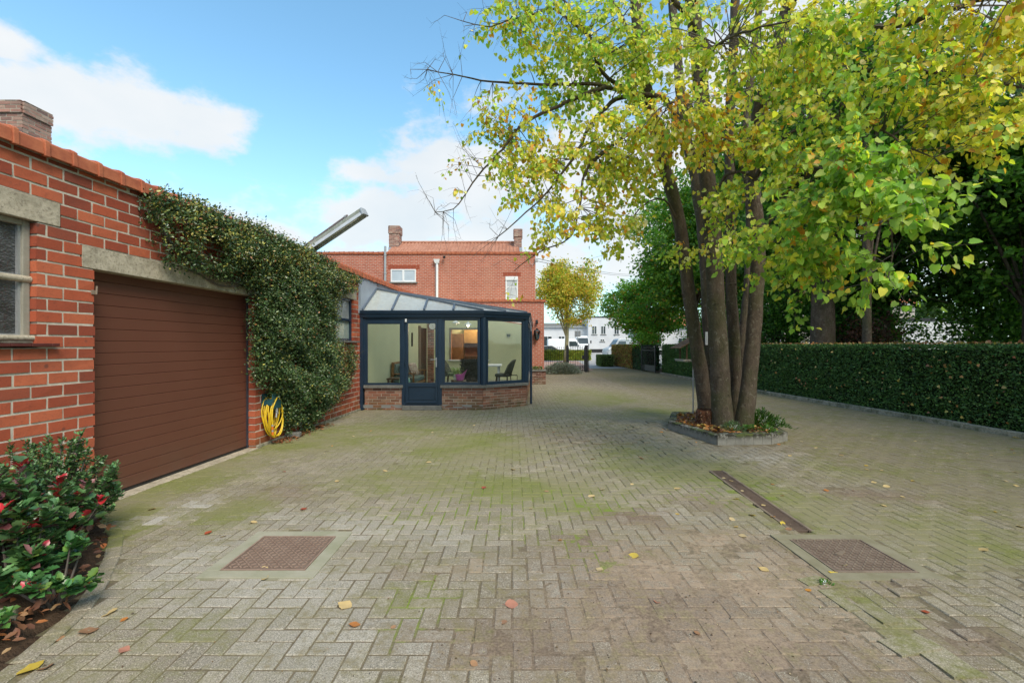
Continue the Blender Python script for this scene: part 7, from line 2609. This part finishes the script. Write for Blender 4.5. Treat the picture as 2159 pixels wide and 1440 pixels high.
# white buildings across the street
wh = speck('white_render', (.64, .65, .66), (.55, .56, .58), .5, .8, .2, bump=.1)
roofm = speck('orange_roof', (.48, .18, .09), (.40, .14, .07), .8, .8, .2)


def far_house(name, x0, x1, y, z, label, wins, roof=True, roofz=2.6, mat=None, dado=True, roofmat=None):
    root = empty(name, ((x0 + x1) / 2, y, 0), label, 'house', 'houses across the street')
    roofm_ = roofmat or roofm
    m = MB(); m.box(x0, x1, y, y + 8, -.05, z); m.build('wall', mat or wh, root)
    if dado:
        m = MB(); m.box(x0 - .01, x1 + .01, y - .03, y - .003, -.04, .7); m.build('dado', M['iron'], root)
    if roof:
        m = MB(); m.prism([(y - .3, z - .02), (y + 4, z + roofz), (y + 8.3, z - .02)], lambda u, v: Vector((x0 - .2, u, v)), lambda u, v: Vector((x1 + .2, u, v))); m.build('roof', roofm_, root)
        m = MB(); m.box(x0 - .25, x1 + .25, y - .42, y - .30, z - .15, z + .02); m.build('gutter', M['galv'], root)
    else:
        m = MB(); m.box(x0 - .05, x1 + .05, y - .05, y + 8.05, z, z + .25); m.build('roof', M['iron'], root)
    for (wx_, wz, ww, wh_) in wins:
        m = MB(); m.box(wx_ - ww / 2, wx_ + ww / 2, y - .05, y - .004, wz, wz + wh_); o = m.build('window', M['white_paint'], root)
        m = MB()
        for k in (0, 1):
            a = wx_ - ww / 2 + .08 + k * (ww / 2 - .04); m.box(a, a + ww / 2 - .12, y - .06, y - .051, wz + .08, wz + wh_ - .08)
        m.build('pane', M['car_glass'], o)
        m = MB(); m.box(wx_ - ww / 2 - .1, wx_ + ww / 2 + .1, y - .12, y - .003, wz - .12, wz - .01); m.build('sill', M['stone_sill'], o)


def fx_(px, Y): return (px - CX) / F * Y
YH = 92
far_house('white_house', fx_(1100, YH), fx_(1239.5, YH), YH, 5.2, 'long white house with a grey eave seen beyond the iron fence', [(fx_(1155, YH), 1.3, 1.7, 2.0), (fx_(1184, YH), 1.3, 1.3, 2.0), (fx_(1120, YH), 1.3, 1.5, 2.0)], dado=False, roofz=.9, roofmat=M['stone_sill'])
far_house('white_house', fx_(1240, YH - 2), fx_(1345, YH - 2), YH - 2, 6.9, 'tall white rendered house with a dark base, right of the truck', [(fx_(1253, YH - 2), 3.6, 1.0, 1.7), (fx_(1272, YH - 2), 3.6, 1.0, 1.7), (fx_(1270, YH - 2), 2.2, .9, .5), (fx_(1300, YH - 2), 3.6, 1.0, 1.7), (fx_(1310, YH - 2), 1.0, 1.2, 1.6)], roof=False)
far_house('tiled_house', fx_(1203, YH + 9), fx_(1242, YH + 9), YH + 9, 5.6, 'orange tiled roof of a house showing just behind the long white house', [(fx_(1225, YH + 9), 1.3, 1.2, 1.4)], roofz=1.9, dado=False)
far_house('brick_neighbour', 27, 46, 52, 6.2, 'pale neighbouring house with a red roof glimpsed through the wood', [(30, 3.5, 1.2, 1.5), (35, 3.5, 1.2, 1.5), (40, 3.5, 1.2, 1.5), (30, .9, 1.4, 1.6), (35, .9, 1.4, 1.6), (40, .9, 1.4, 1.6)], mat=speck('pale_brick', (.45, .41, .36), (.38, .34, .3), .6, .85))
far_house('white_outbuilding', 29, 38, 36, 3.4, 'low white outbuilding glimpsed through the wood above the hedge', [(31, 1.0, 1.2, 1.2), (35, 1.0, 1.2, 1.2)], roof=False, dado=False)
far_house('white_house', fx_(1350, 75), fx_(1480, 75), 75, 4.6, 'white house with a red roof half hidden behind the maple', [(24, 1.2, 1.3, 1.5), (28, 1.2, 1.3, 1.5)], roofz=2.2)
for i, (x, y, h, r_) in enumerate(((34, 70, 11, 5), (46, 74, 12, 6), (60, 66, 12, 6), (-14, 70, 9, 4), (22, 104, 9, 5))):
    tree('distant_tree', x, y, h, r_, 1.5, 160, 22, .5, [(.05, .11, .03), (.08, .15, .04)], [1, 1], ['pale green tree far behind the houses, left of three', 'middle one of three far trees behind the wood', 'rightmost far tree behind the wood', 'green tree hidden far behind the brick house', 'green tree far behind the white houses'][i], tr=.25, seed=60 + i, spread=.7, cut=-.2)

# ------------------------------------------------------------------ fallen leaves on the yard
spots = [(725, 1277, 'P', 1.5), (748, 1317, 'O', 1.2), (557, 1200, 'P', 1.2), (560, 1219, 'P', 1.0), (523, 1178, 'O', .6), (568, 1191, 'R', .7), (536, 1102, 'P', 1.0), (438, 1124, 'R', 1.0), (319, 1074, 'O', 1.0), (471, 1131, 'P', .8),
         (228, 1294, 'P', 1.5), (186, 1331, 'T', 1.6), (62, 1410, 'Y', 1.9), (98, 1408, 'T', 1.3), (118, 1347, 'T', 1.2), (262, 1306, 'O', .8), (260, 1371, 'K', 1.0), (1080, 1275, 'K', 1.3), (1063, 1312, 'T', .7), (1265, 1201, 'P', 1.0),
         (1337, 1173, 'Y', 1.3), (1181, 1139, 'O', .8), (1429, 1084, 'Y', .9), (1544, 1095, 'P', 1.1), (1585, 1086, 'Y', 1.1), (1566, 1129, 'P', 1.1), (1611, 1201, 'P', 1.4), (1248, 1047, 'P', 1.2), (1269, 1032, 'P', 1.0), (1333, 1021, 'P', .7),
         (1429, 1030, 'P', 1.1), (1119, 1072, 'P', .8), (1153, 1036, 'T', .8), (1020, 1029, 'R', .9), (1551, 1052, 'Y', 1.0), (1551, 1110, 'Y', .9), (1629, 1022, 'O', .7), (1649, 1045, 'O', .7), (1609, 1065, 'P', .7), (1629, 1089, 'O', .8),
         (1650, 1104, 'Y', 1.2), (1664, 1116, 'T', .9), (1525, 1008, 'P', .8), (1541, 1014, 'P', .7), (1565, 1035, 'P', .6), (1777, 1191, 'P', 1.2), (1760, 1211, 'Y', 1.5), (1763, 1147, 'O', .7), (2072, 1160, 'P', 1.3), (2155, 1112, 'P', 1.2),
         (1742, 1034, 'O', .9), (1800, 1035, 'T', .7), (1864, 1067, 'P', .9), (1903, 1048, 'P', .7), (1870, 1026, 'P', 1.0), (1842, 1017, 'P', .8), (1826, 982, 'Y', .9), (1828, 990, 'P', .8), (1858, 992, 'P', .6), (1925, 1014, 'Y', .8),
         (1775, 960, 'P', .9), (1794, 955, 'P', .7), (1720, 944, 'P', .8), (1666, 960, 'P', .8), (2040, 956, 'P', .7), (2089, 960, 'P', .7), (2134, 948, 'O', .9), (2138, 955, 'Y', .8), (2140, 996, 'P', 1.0), (2120, 1014, 'P', .9), (2142, 1024, 'P', .9),
         (1250, 968, 'O', .9), (1255, 954, 'P', .5), (1353, 967, 'O', 1.0), (1081, 989, 'P', 1.1), (1150, 985, 'P', .6), (1000, 897, 'P', .9), (1045, 907, 'P', .7), (1048, 913, 'P', .7), (911, 912, 'P', .8), (913, 918, 'P', .7), (905, 975, 'P', 1.0),
         (880, 894, 'O', .8), (829, 910, 'O', .6), (782, 909, 'O', .7), (780, 887, 'T', .7), (746, 920, 'P', .8), (813, 993, 'P', .9), (710, 1015, 'P', .8), (1168, 911, 'O', .9), (1140, 852, 'P', .5), (1161, 862, 'P', .6), (1190, 877, 'P', .7),
         (1200, 876, 'P', .5), (1367, 863, 'P', .5), (1232, 950, 'P', .7), (1395, 911, 'O', .9), (1398, 905, 'O', .7), (1467, 933, 'O', .8), (1642, 937, 'O', .8), (1653, 935, 'O', .7), (1665, 961, 'P', .8), (1685, 881, 'P', .9), (1690, 931, 'P', .7),
         (1720, 945, 'P', .6), (1640, 875, 'P', .5), (1875, 872, 'O', .8), (1950, 1290, 'R', .8), (1705, 1245, 'O', .6), (830, 1322, 'T', .5), (2145, 923, 'Y', 1.5), (2070, 906, 'O', .9), (640, 1074, 'R', 1.0), (600, 995, 'R', .7), (700, 940, 'O', .6),
         (960, 1060, 'P', .5), (1780, 915, 'P', .5), (1840, 925, 'P', .5), (1930, 930, 'P', .6), (1500, 960, 'O', .5), (1385, 1270, 'K', .8), (1470, 1335, 'T', .7), (1000, 1400, 'T', .8), (2100, 1080, 'Y', .8), (1330, 905, 'P', .5), (1240, 890, 'P', .5), (1090, 850, 'P', .5)]
LC_ = {'P': [(.62, .46, .22), (.58, .42, .19), (.52, .40, .22)], 'O': [(.56, .25, .05), (.52, .20, .05)], 'Y': [(.62, .40, .05), (.60, .44, .07)], 'R': [(.40, .09, .04), (.34, .08, .04)], 'T': [(.38, .21, .11), (.33, .18, .10)], 'K': [(.42, .19, .13)]}
desc = {'P': 'pale cream', 'O': 'orange', 'Y': 'golden yellow', 'R': 'rusty red', 'T': 'tan brown', 'K': 'pinkish'}
proto = {}
lrg = random.Random(77)
for kind, cl_ in LC_.items():
    for v_, c in enumerate(cl_):
        for f_ in range(2):
            m = MB(); m.smooth = True
            pts_ = []
            fold = lrg.uniform(.15, .75); curl = lrg.uniform(.1, .6)
            vs, fs = [], []
            rows = 8
            for i in range(rows + 1):
                q = i / rows
                wd = (math.sin(math.pi * q ** .72) ** .8) * .46 * (1.12 if kind != 'Y' or f_ else .8)
                if i == rows: wd = 0.0
                if i == 0: wd = .10
                for u in (-1, -.5, 0, .5, 1):
                    serr = 1 + (.08 if i % 2 else -.04) * (abs(u) == 1)
                    y_ = q - (.10 if (i == 0 and abs(u) > .4) else 0)
                    vs.append((u * wd * serr, y_ - .5, .04 + fold * .32 * abs(u) * wd + curl * .40 * (q - .5) ** 2 + .02 * math.sin(u * 5 + i)))
            for i in range(rows):
                for k in range(4): fs.append((i * 5 + k, i * 5 + k + 1, (i + 1) * 5 + k + 1, (i + 1) * 5 + k))
            m.col = c
            m.add(vs, fs)
            m.tube([(0, -.5, .04 + curl * .1), (.02, -.68, .06), (.05, -.85, .09)], .012, 4, False)
            o = m.build('fallen_leaf', M['leaf_hedge'])
            proto.setdefault(kind, []).append(o)
used = set()


def where(x, y):
    if -2.1 < x < -1.3 and 3.0 < y < 3.75: return 'on or beside the left manhole cover'
    if 2.1 < x < 2.9 and 2.9 < y < 3.75: return 'on or beside the right manhole cover'
    if 2.2 < x < 2.75 and 3.75 <= y < 5.8: return 'on or beside the drain grating'
    if 2.2 < x < 5.2 and 6.2 < y < 10: return 'near the kerb of the tree planter'
    if x < -1.9 and y < 3.0: return 'near the curved edge of the planting bed'
    if x < -1.0 and y < 5.5: return 'on the pavers in front of the garage door'
    if x < .2 and y >= 7.2: return 'on the mossy pavers in front of the conservatory'
    if x > 6.3: return 'on the shaded pavers near the right hedge'
    if x > 2.7 and y < 4.6: return 'on the near mossy pavers right of the drain'
    if x > 4.2 and y < 6.3: return 'on the mossy pavers close to the right hedge'
    if x > 2.7 and y < 6.3: return 'on the mossy pavers halfway between drain and hedge'
    if y < 3.2: return 'on the nearest pavers %s' % ('below the left cover' if x < -.3 else 'at the middle stain' if x < .9 else 'in the sandy patch')
    if y < 5.2: return 'in the middle between the manhole covers and the tree'
    if y < 8: return 'on the green pavers in the centre of the yard'
    return 'on the far pavers towards the gate'


for (px, py, kind, s_) in spots:
    p = G(px, py)
    if p.x > 9: continue
    src = lrg.choice(proto[kind])
    o = src if src.name not in used else src.copy()
    if src.name in used: C.objects.link(o)
    used.add(src.name)
    sz = .050 * s_ * lrg.uniform(.9, 1.15) * (1.15 if p.y > 4.5 else 1.0)
    o.scale = (sz, sz, sz)
    o.location = (p.x, p.y, heave(p.x, p.y) + .001)
    o.rotation_euler = (lrg.uniform(-.25, .25), lrg.uniform(-.25, .25), lrg.uniform(0, 6.28))
    tag(o, '%s fallen leaf lying %s' % (desc[kind], where(p.x, p.y)), 'leaf', 'fallen leaves scattered over the yard')
for k_ in proto:
    for o in proto[k_]:
        if o.name not in used: bpy.data.objects.remove(o)
# a tiny weed growing between the slabs and a dark clod
p = G(1737, 1232)
herb(p.x, p.y, 0, .035, .04, 50, [(.12, .28, .05), (.1, .22, .04)], 'tiny green weed growing beside the right manhole cover', T_OVAL, (.012, .022))

# crumbs of dirt, seeds and bits of twig lying on the pavers
npr = np.random.default_rng(90)
P_ = []
while len(P_) < 3800:
    y = 2.0 + 7.5 * npr.random() ** 1.5; x = npr.uniform(-3.6, 6.0)
    if abs(x) > 1.15 * y + .3 or inside(BED, x - .1, y) or inside(ISLE, x, y) or x < wx(y) + .1: continue
    mo, sa, br, cl_ = masks(x, y)
    if npr.random() > .25 + .6 * max(sa, br) + (.4 if mnoise.noise(Vector((x * 3, y * 3, 6))) > .2 else 0): continue
    P_.append((x, y, heave(x, y) + .004))
P_ = np.array(P_); n = len(P_)
tag(leaves_mesh('dirt_crumbs', T_DIAM, P_, npr.standard_normal((n, 3)) * [1, 1, .2], npr.standard_normal((n, 3)) * .5 + [0, 0, 1], npr.uniform(.004, .010, n) * (1 + .8 * (npr.random(n) < .1)),
    pal(n, [(.07, .045, .03), (.14, .09, .05), (.42, .33, .2), (.22, .13, .06)], [4, 3, 1, 2], .2, npr), M['leaf_hedge'], origin=(0, 4, 0)), kind='stuff')
